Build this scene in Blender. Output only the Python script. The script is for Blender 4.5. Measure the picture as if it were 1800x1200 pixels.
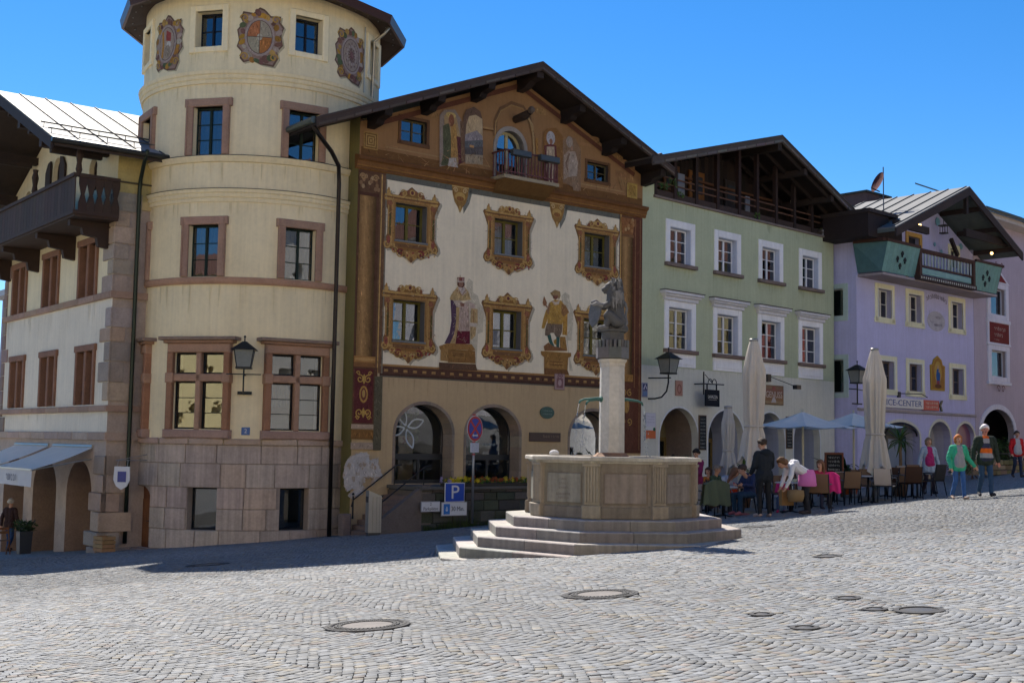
import bpy, bmesh, math, random
import numpy as np
from mathutils import Vector, Matrix
from mathutils.geometry import tessellate_polygon
random.seed(7); rng = np.random.default_rng(7)
sc = bpy.context.scene
for o in list(bpy.data.objects): bpy.data.objects.remove(o)
C = sc.collection
R = math.radians

# ------------------------------------------------------------------ camera
FPX = 2140.0                                   # focal length in pixels of the 1800 px wide photograph
PITCH, ROLL = math.atan(180 / FPX), math.atan(.0165)
EYE = Vector((0, 0, 1.65))
FW = Vector((0, math.cos(PITCH), math.sin(PITCH)))
_r, _u = Vector((1, 0, 0)), Vector((1, 0, 0)).cross(FW)
RT = _r * math.cos(ROLL) + _u * math.sin(ROLL)
UP = _u * math.cos(ROLL) - _r * math.sin(ROLL)
cam = bpy.data.cameras.new('camera'); co = bpy.data.objects.new('camera', cam); C.objects.link(co)
cam.sensor_width = 36; cam.lens = 36 * FPX / 1800; cam.clip_end = 2000; cam.clip_start = .1
co.matrix_world = Matrix(((RT.x, UP.x, -FW.x, EYE.x), (RT.y, UP.y, -FW.y, EYE.y), (RT.z, UP.z, -FW.z, EYE.z), (0, 0, 0, 1)))
sc.camera = co

# ------------------------------------------------------------------ sky, sun, exposure
SUN_EL, SUN_AZ = R(45.3), R(-21)                 # azimuth from +Y, clockwise
w = bpy.data.worlds.new('World'); sc.world = w; w.use_nodes = True
nt = w.node_tree; sky = nt.nodes.new('ShaderNodeTexSky'); sky.sky_type = 'NISHITA'; sky.sun_disc = False
sky.sun_elevation = SUN_EL; sky.sun_rotation = SUN_AZ; sky.altitude = 500; sky.air_density = 1.0; sky.dust_density = .05; sky.ozone_density = 6.5
hsv = nt.nodes.new('ShaderNodeHueSaturation'); hsv.inputs['Saturation'].default_value = 1.26; hsv.inputs['Hue'].default_value = .503; nt.links.new(sky.outputs[0], hsv.inputs['Color']); nt.links.new(hsv.outputs[0], nt.nodes['Background'].inputs[0]); nt.nodes['Background'].inputs[1].default_value = .068
sl = bpy.data.lights.new('sun', 'SUN'); sl.energy = 4.0; sl.angle = R(.5); sl.color = (1, .95, .87)
so = bpy.data.objects.new('sun', sl); C.objects.link(so)
to_sun = Vector((math.sin(SUN_AZ) * math.cos(SUN_EL), math.cos(SUN_AZ) * math.cos(SUN_EL), math.sin(SUN_EL)))
so.rotation_euler = to_sun.to_track_quat('Z', 'Y').to_euler(); so.location = (-30, 40, 50)
sc.view_settings.view_transform = 'Standard'; sc.view_settings.look = 'None'
sc.view_settings.exposure = 1.2; sc.view_settings.gamma = 1
sc.view_settings.use_white_balance = True; sc.view_settings.white_balance_temperature = 6700

# ------------------------------------------------------------------ ground height
def gz(x, y):
    t = max(0, min(1, (y - 2) / 16)); k = 4.0
    sp = k * math.log(1 + math.exp(min(60, (y - 16) / k)))
    ex = max(0, x - 9)
    return .07 + .0813 * x * (.35 + .65 * t) - .0378 * sp + .006 * ex * ex / (1 + .1 * ex)
def gzv(x, y):
    t = np.clip((y - 2) / 16, 0, 1); k = 4.0
    sp = k * np.log1p(np.exp(np.minimum(60, (y - 16) / k))); ex = np.maximum(0, x - 9)
    return .07 + .0813 * x * (.35 + .65 * t) - .0378 * sp + .006 * ex * ex / (1 + .1 * ex)

# ------------------------------------------------------------------ mesh helpers
ZB = {}
def lin(r, g, b): return tuple(((c / 255) / 12.92 if c / 255 < .04045 else ((c / 255 + .055) / 1.055) ** 2.4) for c in (r, g, b))
def mul(c, k): return tuple(min(1, v * k) for v in c)
def jit(c, a=.1):
    k = 1 + random.uniform(-a, a); return tuple(max(0, min(1, v * k * (1 + random.uniform(-a, a) * .35))) for v in c)
class MB:
    def __init__(s, col=(.5, .5, .5)): s.v = []; s.f = []; s.c = []; s.col = col
    def add(s, vs, fs, col=None):
        n = len(s.v); s.v += [tuple(p) for p in vs]; col = col or s.col
        for f in fs: s.f.append(tuple(i + n for i in f)); s.c.append(col)
        return s
    def box(s, x0, x1, y0, y1, z0, z1, col=None):
        return s.add([(x0, y0, z0), (x1, y0, z0), (x1, y1, z0), (x0, y1, z0), (x0, y0, z1), (x1, y0, z1), (x1, y1, z1), (x0, y1, z1)],
                     [(0, 3, 2, 1), (4, 5, 6, 7), (0, 1, 5, 4), (1, 2, 6, 5), (2, 3, 7, 6), (3, 0, 4, 7)], col)
    def bbox(s, x0, x1, y0, y1, z0, z1, b=.015, col=None):      # box with chamfered front edges (front = -y)
        return s.add([(x0, y1, z0), (x1, y1, z0), (x1, y1, z1), (x0, y1, z1), (x0, y0 + b, z0), (x1, y0 + b, z0), (x1, y0 + b, z1), (x0, y0 + b, z1),
                      (x0 + b, y0, z0 + b), (x1 - b, y0, z0 + b), (x1 - b, y0, z1 - b), (x0 + b, y0, z1 - b)],
                     [(0, 4, 7, 3), (1, 2, 6, 5), (0, 1, 5, 4), (3, 7, 6, 2), (4, 5, 9, 8), (5, 6, 10, 9), (6, 7, 11, 10), (7, 4, 8, 11), (8, 9, 10, 11)], col)
    def quad(s, a, b, c, d, col=None): return s.add([a, b, c, d], [(0, 1, 2, 3)], col)
    def beam(s, a, b, w, h, col=None, up=(0, 0, 1)):            # rectangular bar between two points
        a, b, up = Vector(a), Vector(b), Vector(up); d = (b - a).normalized()
        x = d.cross(up)
        if x.length < 1e-4: x = d.cross(Vector((1, 0, 0)))
        x.normalize(); y = x.cross(d); x *= w / 2; y *= h / 2
        vs = [p + i * x + j * y for p in (a, b) for i, j in ((-1, -1), (1, -1), (1, 1), (-1, 1))]
        return s.add(vs, [(0, 1, 2, 3), (7, 6, 5, 4), (0, 4, 5, 1), (1, 5, 6, 2), (2, 6, 7, 3), (3, 7, 4, 0)], col)
    def tube(s, pts, r, n=8, col=None, cap=True):
        pts = [Vector(p) for p in pts]; rs = r if isinstance(r, (list, tuple)) else [r] * len(pts); rings = []
        up = Vector((0, 0, 1)); x = None
        for i, p in enumerate(pts):
            d = (pts[min(i + 1, len(pts) - 1)] - pts[max(i - 1, 0)]).normalized()
            if x is None:
                x = d.cross(up)
                if x.length < .05: x = d.cross(Vector((1, 0, 0)))
            x = (x - d * x.dot(d)).normalized(); y = d.cross(x)
            rings.append([p + rs[i] * (math.cos(2 * math.pi * k / n) * x + math.sin(2 * math.pi * k / n) * y) for k in range(n)])
        fs = [(i * n + k, i * n + (k + 1) % n, (i + 1) * n + (k + 1) % n, (i + 1) * n + k) for i in range(len(pts) - 1) for k in range(n)]
        if cap: fs += [tuple(range(n))[::-1], tuple((len(pts) - 1) * n + k for k in range(n))]
        return s.add([v for g in rings for v in g], fs, col)
    def lathe(s, prof, n=16, col=None, c=(0, 0), fold=None, a0=0, a1=2 * math.pi):
        full = abs(a1 - a0 - 2 * math.pi) < 1e-6; m = n if full else n + 1; vs = []
        for i, (r, z) in enumerate(prof):
            for k in range(m):
                a = a0 + (a1 - a0) * k / n; rr = r * (fold(a, i) if fold else 1)
                vs.append((c[0] + rr * math.cos(a), c[1] + rr * math.sin(a), z))
        fs = [(i * m + k, i * m + (k + 1) % m, (i + 1) * m + (k + 1) % m, (i + 1) * m + k) for i in range(len(prof) - 1) for k in range(n if full else n)]
        return s.add(vs, fs, col)
    def prism(s, pts, y0, y1, col=None, sidecol=None):          # polygon in x,z extruded along y
        n = len(pts); tri = tessellate_polygon([[Vector((p[0], p[1], 0)) for p in pts]])
        vs = [(p[0], y0, p[1]) for p in pts] + [(p[0], y1, p[1]) for p in pts]
        s.add(vs, [tuple(t) for t in tri] + [tuple(i + n for i in t) for t in tri], col)
        return s.add(vs, [(i, (i + 1) % n, (i + 1) % n + n, i + n) for i in range(n)], sidecol or col)
    def ball(s, c, r, n=8, m=6, col=None):
        rx, ry, rz = r if isinstance(r, (tuple, list)) else (r, r, r)
        vs = [(c[0], c[1], c[2] - rz)]
        for i in range(1, m):
            t = math.pi * i / m
            vs += [(c[0] + rx * math.sin(t) * math.cos(2 * math.pi * k / n), c[1] + ry * math.sin(t) * math.sin(2 * math.pi * k / n), c[2] - rz * math.cos(t)) for k in range(n)]
        vs.append((c[0], c[1], c[2] + rz)); L = len(vs) - 1
        fs = [(0, 1 + (k + 1) % n, 1 + k) for k in range(n)] + [(1 + i * n + k, 1 + i * n + (k + 1) % n, 1 + (i + 1) * n + (k + 1) % n, 1 + (i + 1) * n + k) for i in range(m - 2) for k in range(n)]
        fs += [(L, 1 + (m - 2) * n + k, 1 + (m - 2) * n + (k + 1) % n) for k in range(n)]
        return s.add(vs, fs, col)
    def build(s, name, m, parent=None, smooth=False, loc=(0, 0, 0), rz=0, fix=True):
        me = bpy.data.meshes.new(name); me.from_pydata(s.v, [], s.f)
        a = me.attributes.new('Col', 'FLOAT_COLOR', 'FACE')
        if s.c: a.data.foreach_set('color', np.array([(*c[:3], 1) for c in s.c], dtype=np.float32).ravel())
        me.materials.append(M[m])
        if fix:
            bm = bmesh.new(); bm.from_mesh(me); bmesh.ops.recalc_face_normals(bm, faces=bm.faces); bm.to_mesh(me); bm.free()
        if smooth: me.shade_smooth()
        return link(name, me, parent, loc, rz)
def link(name, me, parent=None, loc=(0, 0, 0), rz=0):
    o = bpy.data.objects.new(name, me); C.objects.link(o)
    o.location = (loc[0], loc[1], loc[2] - ZB.get(parent, 0)); o.rotation_euler[2] = rz; o.parent = parent
    return o
def tag(o, label, cat, group=None):
    o['label'] = label; o['category'] = cat
    if group: o['group'] = group
    return o
def thing(name, label, cat, loc=(0, 0, 0), rz=0, group=None, zabs=False):   # zabs: parts are given with absolute heights
    o = bpy.data.objects.new(name, None); C.objects.link(o); o.location = loc; o.rotation_euler[2] = rz; o.empty_display_size = .3
    if zabs: ZB[o] = loc[2]
    return tag(o, label, cat, group)
def copy_tree(o, parent=None):
    c = o.copy(); C.objects.link(c); c.parent = parent
    for ch in list(o.children): copy_tree(ch, c)
    return c
def kindof(o, k): o['kind'] = k; return o

# ------------------------------------------------------------------ materials
M = {}
def mk(name, col=None, rough=.8, amp=.1, scale=3., fine=25., famp=.08, bump=.2, bdist=.01, metal=0., stretch=(1, 1, 1), spec=.4, streak=0., trans=0., coat=0.):
    m = bpy.data.materials.new(name); m.use_nodes = True; n = m.node_tree.nodes; l = m.node_tree.links; b = n['Principled BSDF']
    if col is None:
        at = n.new('ShaderNodeAttribute'); at.attribute_name = 'Col'; base = at.outputs['Color']
    else:
        rgb = n.new('ShaderNodeRGB'); rgb.outputs[0].default_value = (*col, 1); base = rgb.outputs[0]
    tc = n.new('ShaderNodeTexCoord'); mp = n.new('ShaderNodeMapping'); mp.inputs['Scale'].default_value = stretch; l.new(tc.outputs['Object'], mp.inputs[0])
    def noise(sc_, det, vec=None):
        t = n.new('ShaderNodeTexNoise'); t.inputs['Scale'].default_value = sc_; t.inputs['Detail'].default_value = det; t.inputs['Roughness'].default_value = .6
        l.new(vec or mp.outputs[0], t.inputs['Vector']); return t.outputs['Fac']
    n1, n2 = noise(scale, 5), noise(fine, 6)
    def madd(f, a, c):
        q = n.new('ShaderNodeMath'); q.operation = 'MULTIPLY_ADD'; l.new(f, q.inputs[0]); q.inputs[1].default_value = a
        if isinstance(c, float): q.inputs[2].default_value = c
        else: l.new(c, q.inputs[2])
        return q.outputs[0]
    v = madd(n2, famp * 4, madd(n1, amp * 4, 1 - 2 * amp - 2 * famp))
    if streak:
        m2 = n.new('ShaderNodeMapping'); m2.inputs['Scale'].default_value = (9, 9, .35); l.new(tc.outputs['Object'], m2.inputs[0])
        v = madd(noise(1., 4, m2.outputs[0]), streak * 4, madd(v, 1., -2 * streak))
    hs = n.new('ShaderNodeVectorMath'); hs.operation = 'SCALE'; l.new(base, hs.inputs[0]); l.new(v, hs.inputs['Scale'])
    l.new(hs.outputs[0], b.inputs['Base Color'])
    b.inputs['Roughness'].default_value = rough; b.inputs['Metallic'].default_value = metal; b.inputs['Specular IOR Level'].default_value = spec
    b.inputs['Coat Weight'].default_value = coat
    if bump:
        bp = n.new('ShaderNodeBump'); bp.inputs['Strength'].default_value = bump; bp.inputs['Distance'].default_value = bdist
        l.new(n2, bp.inputs['Height']); l.new(bp.outputs[0], b.inputs['Normal'])
    if trans:
        tr = n.new('ShaderNodeBsdfTranslucent'); mx = n.new('ShaderNodeMixShader'); mx.inputs[0].default_value = trans
        l.new(hs.outputs[0], tr.inputs[0]); l.new(b.outputs[0], mx.inputs[1]); l.new(tr.outputs[0], mx.inputs[2]); l.new(mx.outputs[0], n['Material Output'].inputs[0])
    M[name] = m; return m
mk('plaster', rough=.92, amp=.085, scale=.8, fine=9, famp=.05, bump=.16, bdist=.012, streak=.075, spec=.2)
mk('paint', rough=.9, amp=.16, scale=4, fine=22, famp=.16, bump=.05, spec=.2)
mk('stone', rough=.85, amp=.16, scale=2.2, fine=16, famp=.13, bump=.45, bdist=.02, spec=.3)
mk('wetstone', rough=.8, amp=.17, scale=2.2, fine=14, famp=.12, bump=.4, bdist=.015, spec=.3, streak=.24)
mk('cobble', rough=.78, amp=.10, scale=.5, fine=45, famp=.09, bump=.2, bdist=.005, spec=.3)
mk('soil', (.075, .071, .063), rough=.95, amp=.2, scale=4, fine=60, famp=.15, bump=.6)
mk('wood', rough=.75, amp=.14, scale=4, fine=30, famp=.14, bump=.25, stretch=(1, 1, 1), spec=.3)
mk('metal', rough=.42, amp=.05, scale=2, fine=30, famp=.04, bump=.03, metal=.75, spec=.5)
mk('sheet', rough=.7, amp=.10, scale=1.5, fine=20, famp=.06, bump=.05, metal=.0, spec=.25)
mk('iron', rough=.5, amp=.1, scale=6, fine=40, famp=.08, bump=.1, metal=.3)
mk('enamel', rough=.35, amp=.03, scale=3, fine=30, famp=.02, bump=.0, spec=.5)
mk('cloth', rough=.95, amp=.06, scale=4, fine=60, famp=.06, bump=.25, bdist=.006, spec=.15)
mk('canvas', rough=.9, amp=.05, scale=3, fine=50, famp=.04, bump=.15, spec=.15, trans=.25)
mk('body', rough=.8, amp=.04, scale=6, fine=60, famp=.06, bump=.15, bdist=.005, spec=.25)
mk('leaf', rough=.5, amp=.15, scale=6, fine=20, famp=.1, bump=0, trans=.3, spec=.4)
mk('bronze', rough=.75, amp=.2, scale=7, fine=25, famp=.15, bump=.5, bdist=.012, spec=.3)
def glassy(name, tint, refl, rough=.015):
    m = bpy.data.materials.new(name); m.use_nodes = True; n = m.node_tree.nodes; l = m.node_tree.links; n.remove(n['Principled BSDF'])
    t = n.new('ShaderNodeBsdfTransparent'); t.inputs[0].default_value = (*tint, 1); g = n.new('ShaderNodeBsdfGlossy'); g.inputs['Roughness'].default_value = rough; g.inputs[0].default_value = (.95, .97, 1, 1)
    f = n.new('ShaderNodeFresnel'); f.inputs[0].default_value = 1.5; a = n.new('ShaderNodeMath'); a.operation = 'ADD'; a.use_clamp = True; a.inputs[1].default_value = refl
    l.new(f.outputs[0], a.inputs[0]); x = n.new('ShaderNodeMixShader'); l.new(a.outputs[0], x.inputs[0]); l.new(t.outputs[0], x.inputs[1]); l.new(g.outputs[0], x.inputs[2])
    # slight waviness of old panes
    tx = n.new('ShaderNodeTexNoise'); tx.inputs['Scale'].default_value = 2.2; bp = n.new('ShaderNodeBump'); bp.inputs['Strength'].default_value = .06; bp.inputs['Distance'].default_value = .03
    tc = n.new('ShaderNodeTexCoord'); l.new(tc.outputs['Object'], tx.inputs['Vector']); l.new(tx.outputs['Fac'], bp.inputs['Height']); l.new(bp.outputs[0], g.inputs['Normal'])
    l.new(x.outputs[0], n['Material Output'].inputs[0]); M[name] = m
glassy('glass', (.5, .53, .55), .09)
glassy('shopglass', (.7, .72, .74), .0)
glassy('water', (.5, .55, .55), .02)
glassy('jet', (.9, .93, .95), .12, .05)
def emis(name, col, s):
    m = bpy.data.materials.new(name); m.use_nodes = True; b = m.node_tree.nodes['Principled BSDF']; b.inputs['Emission Color'].default_value = (*col, 1); b.inputs['Emission Strength'].default_value = s; b.inputs['Base Color'].default_value = (*col, 1); M[name] = m
emis('bulb', (1, .6, .2), 3.0)

# ------------------------------------------------------------------ facade helpers
class Fac:                                     # a vertical facade: local x along it, y into the building, z up
    def __init__(s, ox, oy, rz):
        s.o = Vector((ox, oy, 0)); s.rz = rz; s.d = Vector((math.cos(rz), math.sin(rz), 0)); s.n = Vector((-math.sin(rz), math.cos(rz), 0))
    def uz(s, x, y, off=0):                    # where the sight line of a photograph pixel meets the facade: used to survey sizes
        d = FW * FPX + RT * (x - 900) - UP * (y - 600); t = ((s.o - EYE).dot(s.n) + off) / d.dot(s.n); p = EYE + d * t
        return (p - s.o).dot(s.d), p.z
    def P(s, u, off=0, z=0): q = s.o + s.d * u + s.n * off; return (q.x, q.y, z)
flat = lambda u, z, y: (u, y, z)
def arc(u0, u1, zs, rise, n=14):
    c, r = (u0 + u1) / 2, (u1 - u0) / 2
    return [(c - r * math.cos(math.pi * i / n), zs + rise * math.sin(math.pi * i / n)) for i in range(n + 1)]
def clip(poly, f):                             # keep the part where f(u,z)>=0
    out = []
    for i, p in enumerate(poly):
        q = poly[(i + 1) % len(poly)]; a, b = f(p), f(q)
        if a >= 0: out.append(p)
        if a * b < 0: t = a / (a - b); out.append((p[0] + (q[0] - p[0]) * t, p[1] + (q[1] - p[1]) * t))
    return out
def wall(mb, u0, u1, z0, z1, holes=(), zones=None, mp=flat, du=99, top=None, y=0., rev=.22, revcol=None):
    """holes: (u0,u1,z0,z1[,rise]); zones: [(zmax,col)...]; top: (ridge_u, ridge_z, slopeL, slopeR)"""
    zones = zones or [(99, mb.col)]
    us, zs = {u0, u1}, {z0, z1}
    for h in holes: us |= {h[0], h[1]}; zs |= {h[2], h[3] + (h[4] if len(h) > 4 else 0)}
    zs |= {z for z, _ in zones if z0 < z < z1}
    if top: us.add(top[0])
    us = sorted(u for u in us if u0 - 1e-6 <= u <= u1 + 1e-6); zs = sorted(z for z in zs if z0 - 1e-6 <= z <= z1 + 1e-6)
    fine = []
    for a, b in zip(us, us[1:]):
        k = max(1, math.ceil((b - a) / du)); fine += [a + (b - a) * i / k for i in range(k)]
    us = fine + [us[-1]]
    colz = lambda z: next(c for t, c in zones if z <= t)
    tf = (lambda p: top[1] - (top[2] * (top[0] - p[0]) if p[0] < top[0] else top[3] * (p[0] - top[0])) - p[1]) if top else None
    for a, b in zip(us, us[1:]):
        for c, d in zip(zs, zs[1:]):
            cu, cz = (a + b) / 2, (c + d) / 2
            if any(h[0] < cu < h[1] and h[2] < cz < h[3] + (h[4] if len(h) > 4 else 0) for h in holes): continue
            poly = [(a, c), (b, c), (b, d), (a, d)]
            if tf: poly = clip(poly, tf)
            if len(poly) > 2: mb.add([mp(p[0], p[1], y) for p in poly], [tuple(range(len(poly)))], colz(cz))
    for h in holes:
        a, b, c, d = h[:4]; rise = h[4] if len(h) > 4 else 0; rc = revcol or colz((c + d) / 2)
        ring = [(a, c), (a, d)] + (arc(a, b, d, rise)[1:-1] if rise else []) + [(b, d), (b, c)]
        if rise:
            ap = arc(a, b, d, rise)
            for p, q in zip(ap, ap[1:]):
                mb.add([mp(p[0], p[1], y), mp(q[0], q[1], y), mp(q[0], d + rise, y), mp(p[0], d + rise, y)], [(0, 1, 2, 3)], colz(d + rise * .9))
        for p, q in zip(ring, ring[1:] + ring[:1]):
            mb.add([mp(p[0], p[1], y), mp(q[0], q[1], y), mp(q[0], q[1], y + rev), mp(p[0], p[1], y + rev)], [(0, 1, 2, 3)], rc)
def window(parent, u, z, w, h, cols=2, rows=3, fw=.055, bar=.028, mull=.07, col=(.7, .7, .68), rev=.16, curtain=None, loc=None, rz=0, glass='glass', label=None, rise=0, mat='wood'):
    """frame (part) with separate panes (sub-parts); origin at the bottom middle of the opening on the facade plane"""
    mb = MB(col); y0, y1 = rev, rev + .06; x0, x1 = -w / 2, w / 2
    mb.box(x0, x0 + fw, y0, y1, 0, h); mb.box(x1 - fw, x1, y0, y1, 0, h); mb.box(x0 + fw, x1 - fw, y0, y1, 0, fw)
    if not rise: mb.box(x0 + fw, x1 - fw, y0, y1, h - fw, h)
    else:
        ap = arc(x0, x1, h, rise); ai = arc(x0 + fw, x1 - fw, h, rise - fw)
        for i in range(len(ap) - 1): mb.prism([ap[i], ap[i + 1], ai[i + 1], ai[i]], y0, y1)
    cw = (w - 2 * fw - (cols - 1) * mull) / cols; ch = (h - 2 * fw - (rows - 1) * bar) / rows
    for i in range(1, cols): xx = x0 + fw + i * cw + (i - 1) * mull; mb.box(xx, xx + mull, y0 - .01, y1 - .005, fw, h - (0 if rise else fw) + (rise - fw if rise and cols == 2 else 0))
    for j in range(1, rows):
        zz = fw + j * ch + (j - 1) * bar
        for i in range(cols): xx = x0 + fw + i * (cw + mull); mb.box(xx, xx + cw, y0 + .01, y1 - .01, zz, zz + bar)
    o = mb.build('window', mat, parent, loc=loc or (u, 0, z), rz=rz)
    if label: o['label'] = label
    pm = MB(); pm.box(-cw / 2, cw / 2, 0, .006, -ch / 2, ch / 2)
    key = ('pane', round(cw, 4), round(ch, 4), glass)
    if key not in CACHE:
        q = pm.build('pane', glass, o); CACHE[key] = q.data; bpy.data.objects.remove(q)
    for i in range(cols):
        for j in range(rows):
            p = link('pane', CACHE[key], o, (x0 + fw + cw / 2 + i * (cw + mull), y0 + .03, fw + ch / 2 + j * (ch + bar)))
            p.rotation_euler = (random.uniform(-.006, .006), 0, random.uniform(-.008, .008))
    if rise:
        g = MB(); g.prism([(x0 + fw, h - .001)] + arc(x0 + fw, x1 - fw, h, rise - fw) + [(x1 - fw, h - .001)], y0 + .03, y0 + .036); g.build('pane', glass, o)
    if curtain:
        cm = MB(curtain[0]); n = 24
        for k in range(n):
            a, b = x0 + fw + (w - 2 * fw) * k / n, x0 + fw + (w - 2 * fw) * (k + 1) / n
            if curtain[1] == 'sides' and .3 < (k + .5) / n < .7: continue
            zb = h * curtain[2] if len(curtain) > 2 else fw
            ya, yb = y1 + .1 + .02 * math.sin(k * 1.9), y1 + .1 + .02 * math.sin((k + 1) * 1.9)
            cm.quad((a, ya, zb), (b, yb, zb), (b, yb, h - .02), (a, ya, h - .02))
        cm.build('curtain', 'canvas', o)
    return o
CACHE = {}
class Paint:                                   # flat painting on a wall: coloured polygons, each a hair above the last
    def __init__(s, mp=flat, y=-.004, step=.0004): s.mp = mp; s.y = y; s.st = step; s.mb = MB(); s.k = 0; s.sub = 0; s.tex = 0; s.rd = random.Random(77)
    def poly(s, pts, col, holes=()):
        loops = [[Vector((p[0], p[1], 0)) for p in l] for l in (pts, *holes)]; flatp = [p for l in loops for p in l]
        tri = tessellate_polygon(loops); s.k += 1; y = s.y - s.st * s.k
        if s.sub:
            bm = bmesh.new(); vs = [bm.verts.new(p) for p in flatp]
            for t in tri:
                try: bm.faces.new([vs[i] for i in t])
                except ValueError: pass
            for _ in range(5):
                e = [e for e in bm.edges if e.calc_length() > s.sub]
                if not e: break
                bmesh.ops.subdivide_edges(bm, edges=e, cuts=1); bmesh.ops.triangulate(bm, faces=bm.faces[:])
            bm.verts.ensure_lookup_table(); bm.verts.index_update()
            s.mb.add([s.mp(v.co.x, v.co.y, y) for v in bm.verts], [tuple(v.index for v in f.verts) for f in bm.faces], col); bm.free()
        else: s.mb.add([s.mp(p.x, p.y, y) for p in flatp], [tuple(t) for t in tri], col)
        if s.tex:                              # brush strokes inside the shape, lighter and darker than its colour
            us, zs = [p[0] for p in pts], [p[1] for p in pts]; a, b, c, d = min(us), max(us), min(zs), max(zs); n = min(90, int((b - a) * (d - c) * s.tex)); s.k += 1
            def ins(u, z):
                r = False
                for l in (pts, *holes):
                    for (x0, z0), (x1, z1) in zip(l, list(l[1:]) + [l[0]]):
                        if (z0 > z) != (z1 > z) and u < (x1 - x0) * (z - z0) / (z1 - z0) + x0: r = not r
                return r
            for _ in range(n):
                u, z = s.rd.uniform(a, b), s.rd.uniform(c, d); t = s.rd.gauss(1.57, .5); L = s.rd.uniform(.03, .12); du, dz = math.cos(t) * L, math.sin(t) * L; w_ = s.rd.uniform(.008, .02)
                if ins(u - du, z - dz) and ins(u + du, z + dz) and ins(u, z): yy = s.y - s.st * (s.k - .9 * s.rd.random()); f = s.rd.choice((.55, .7, .8, 1.2, 1.35, 1.5)); s.mb.add([s.mp(u - du, z - dz, yy), s.mp(u - w_, z, yy), s.mp(u + du, z + dz, yy), s.mp(u + w_, z, yy)], [(0, 1, 2, 3)], jit(mul(col, f), .1))
        return s
    def rect(s, a, b, c, d, col): return s.poly([(a, c), (b, c), (b, d), (a, d)], col)
    def ell(s, u, z, ru, rz, col, n=14, rot=0): return s.poly([(u + ru * math.cos(t) * math.cos(rot) - rz * math.sin(t) * math.sin(rot), z + ru * math.cos(t) * math.sin(rot) + rz * math.sin(t) * math.cos(rot)) for t in (2 * math.pi * i / n for i in range(n))], col)
    def line(s, pts, wd, col):
        L, Rr = [], []
        for i, p in enumerate(pts):
            a, b = pts[max(0, i - 1)], pts[min(len(pts) - 1, i + 1)]; dx, dz = b[0] - a[0], b[1] - a[1]; n = math.hypot(dx, dz) or 1
            wv = wd[i] if isinstance(wd, (list, tuple)) else wd
            L.append((p[0] - dz / n * wv / 2, p[1] + dx / n * wv / 2)); Rr.append((p[0] + dz / n * wv / 2, p[1] - dx / n * wv / 2))
        return s.poly(L + Rr[::-1], col)
    def scroll(s, u, z, r, col, wd, turns=1.5, a0=0, flip=1):
        return s.line([(u + flip * r * (1 - t * .8) * math.cos(a0 + t * turns * 6.28), z + r * (1 - t * .8) * math.sin(a0 + t * turns * 6.28)) for t in (i / 16 for i in range(17))], wd, col)
    def done(s, name, parent, label=None, mat='paint'):
        o = s.mb.build(name, mat, parent, fix=False)
        if label: o['label'] = label
        return o
def lettering(text, size, parent, loc, col, mat='enamel', name='lettering', width=None, extrude=.002, rx=math.pi / 2, rz=0, shear=0, spacing=1.0, align='CENTER'):
    cu = bpy.data.curves.new('t', 'FONT'); cu.body = text; cu.size = size; cu.align_x = align; cu.align_y = 'CENTER'; cu.extrude = extrude; cu.shear = shear; cu.space_character = spacing; cu.resolution_u = 3
    t = bpy.data.objects.new('t', cu); C.objects.link(t); dg = bpy.context.evaluated_depsgraph_get(); me = bpy.data.meshes.new_from_object(t.evaluated_get(dg))
    bpy.data.objects.remove(t); bpy.data.curves.remove(cu)
    a = me.attributes.new('Col', 'FLOAT_COLOR', 'FACE'); a.data.foreach_set('color', np.tile(np.array((*col, 1), dtype=np.float32), len(me.polygons)))
    me.materials.clear(); me.materials.append(M[mat]); me.name = name
    o = link(name, me, parent, loc); o.rotation_euler = (rx, 0, rz)
    if width:
        xs = [v.co.x for v in me.vertices]; k = width / (max(xs) - min(xs)); o.scale = (k, 1, 1)
    return o
def stains(parent, col, spots, mp=flat, sub_=0, seed=0):   # rain streaks below sills and ledges: (u0, u1, z, how many, how long)
    p = Paint(mp, y=-.003, step=.00015); p.sub = sub_; rd = random.Random(seed)
    for u0, u1, z, n, L in spots:
        for _ in range(n):
            u, l_, w_ = rd.uniform(u0, u1), L * rd.uniform(.25, 1), rd.uniform(.012, .05); k = rd.uniform(.80, .95); d = rd.uniform(-.02, .02)
            p.poly([(u - w_ / 2, z), (u + w_ / 2, z), (u + w_ * .35 + d * .5, z - l_ * .6), (u + d, z - l_), (u - w_ * .3 + d * .5, z - l_ * .55)], tuple(c * (k if i < 2 else k * .95) for i, c in enumerate(col)))
    return kindof(p.done('rain_streaks', parent, mat='plaster'), 'stuff')
def scrawl(u, z, w_, h, n, col, y=-.006, sd=1):  # worn handwriting that the photograph does not let one read
    p = Paint(y=y); rd = random.Random(sd + int(u * 100)); cw = w_ / n
    for k in range(n):
        x = u + k * cw; t = h * .16
        if rd.random() < .5: p.line([(x + cw * .15, z - h * .4), (x + cw * .2, z + h * rd.choice((.25, .5)))], t, col)
        p.line([(x + cw * .15, z + h * .1), (x + cw * .45, z + h * .3), (x + cw * .7, z + h * .05), (x + cw * .6, z - h * .35)], t * .8, col)
        if rd.random() < .5: p.line([(x + cw * .3, z - h * .38), (x + cw * .85, z - h * .33)], t * .7, col)
    return p
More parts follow.
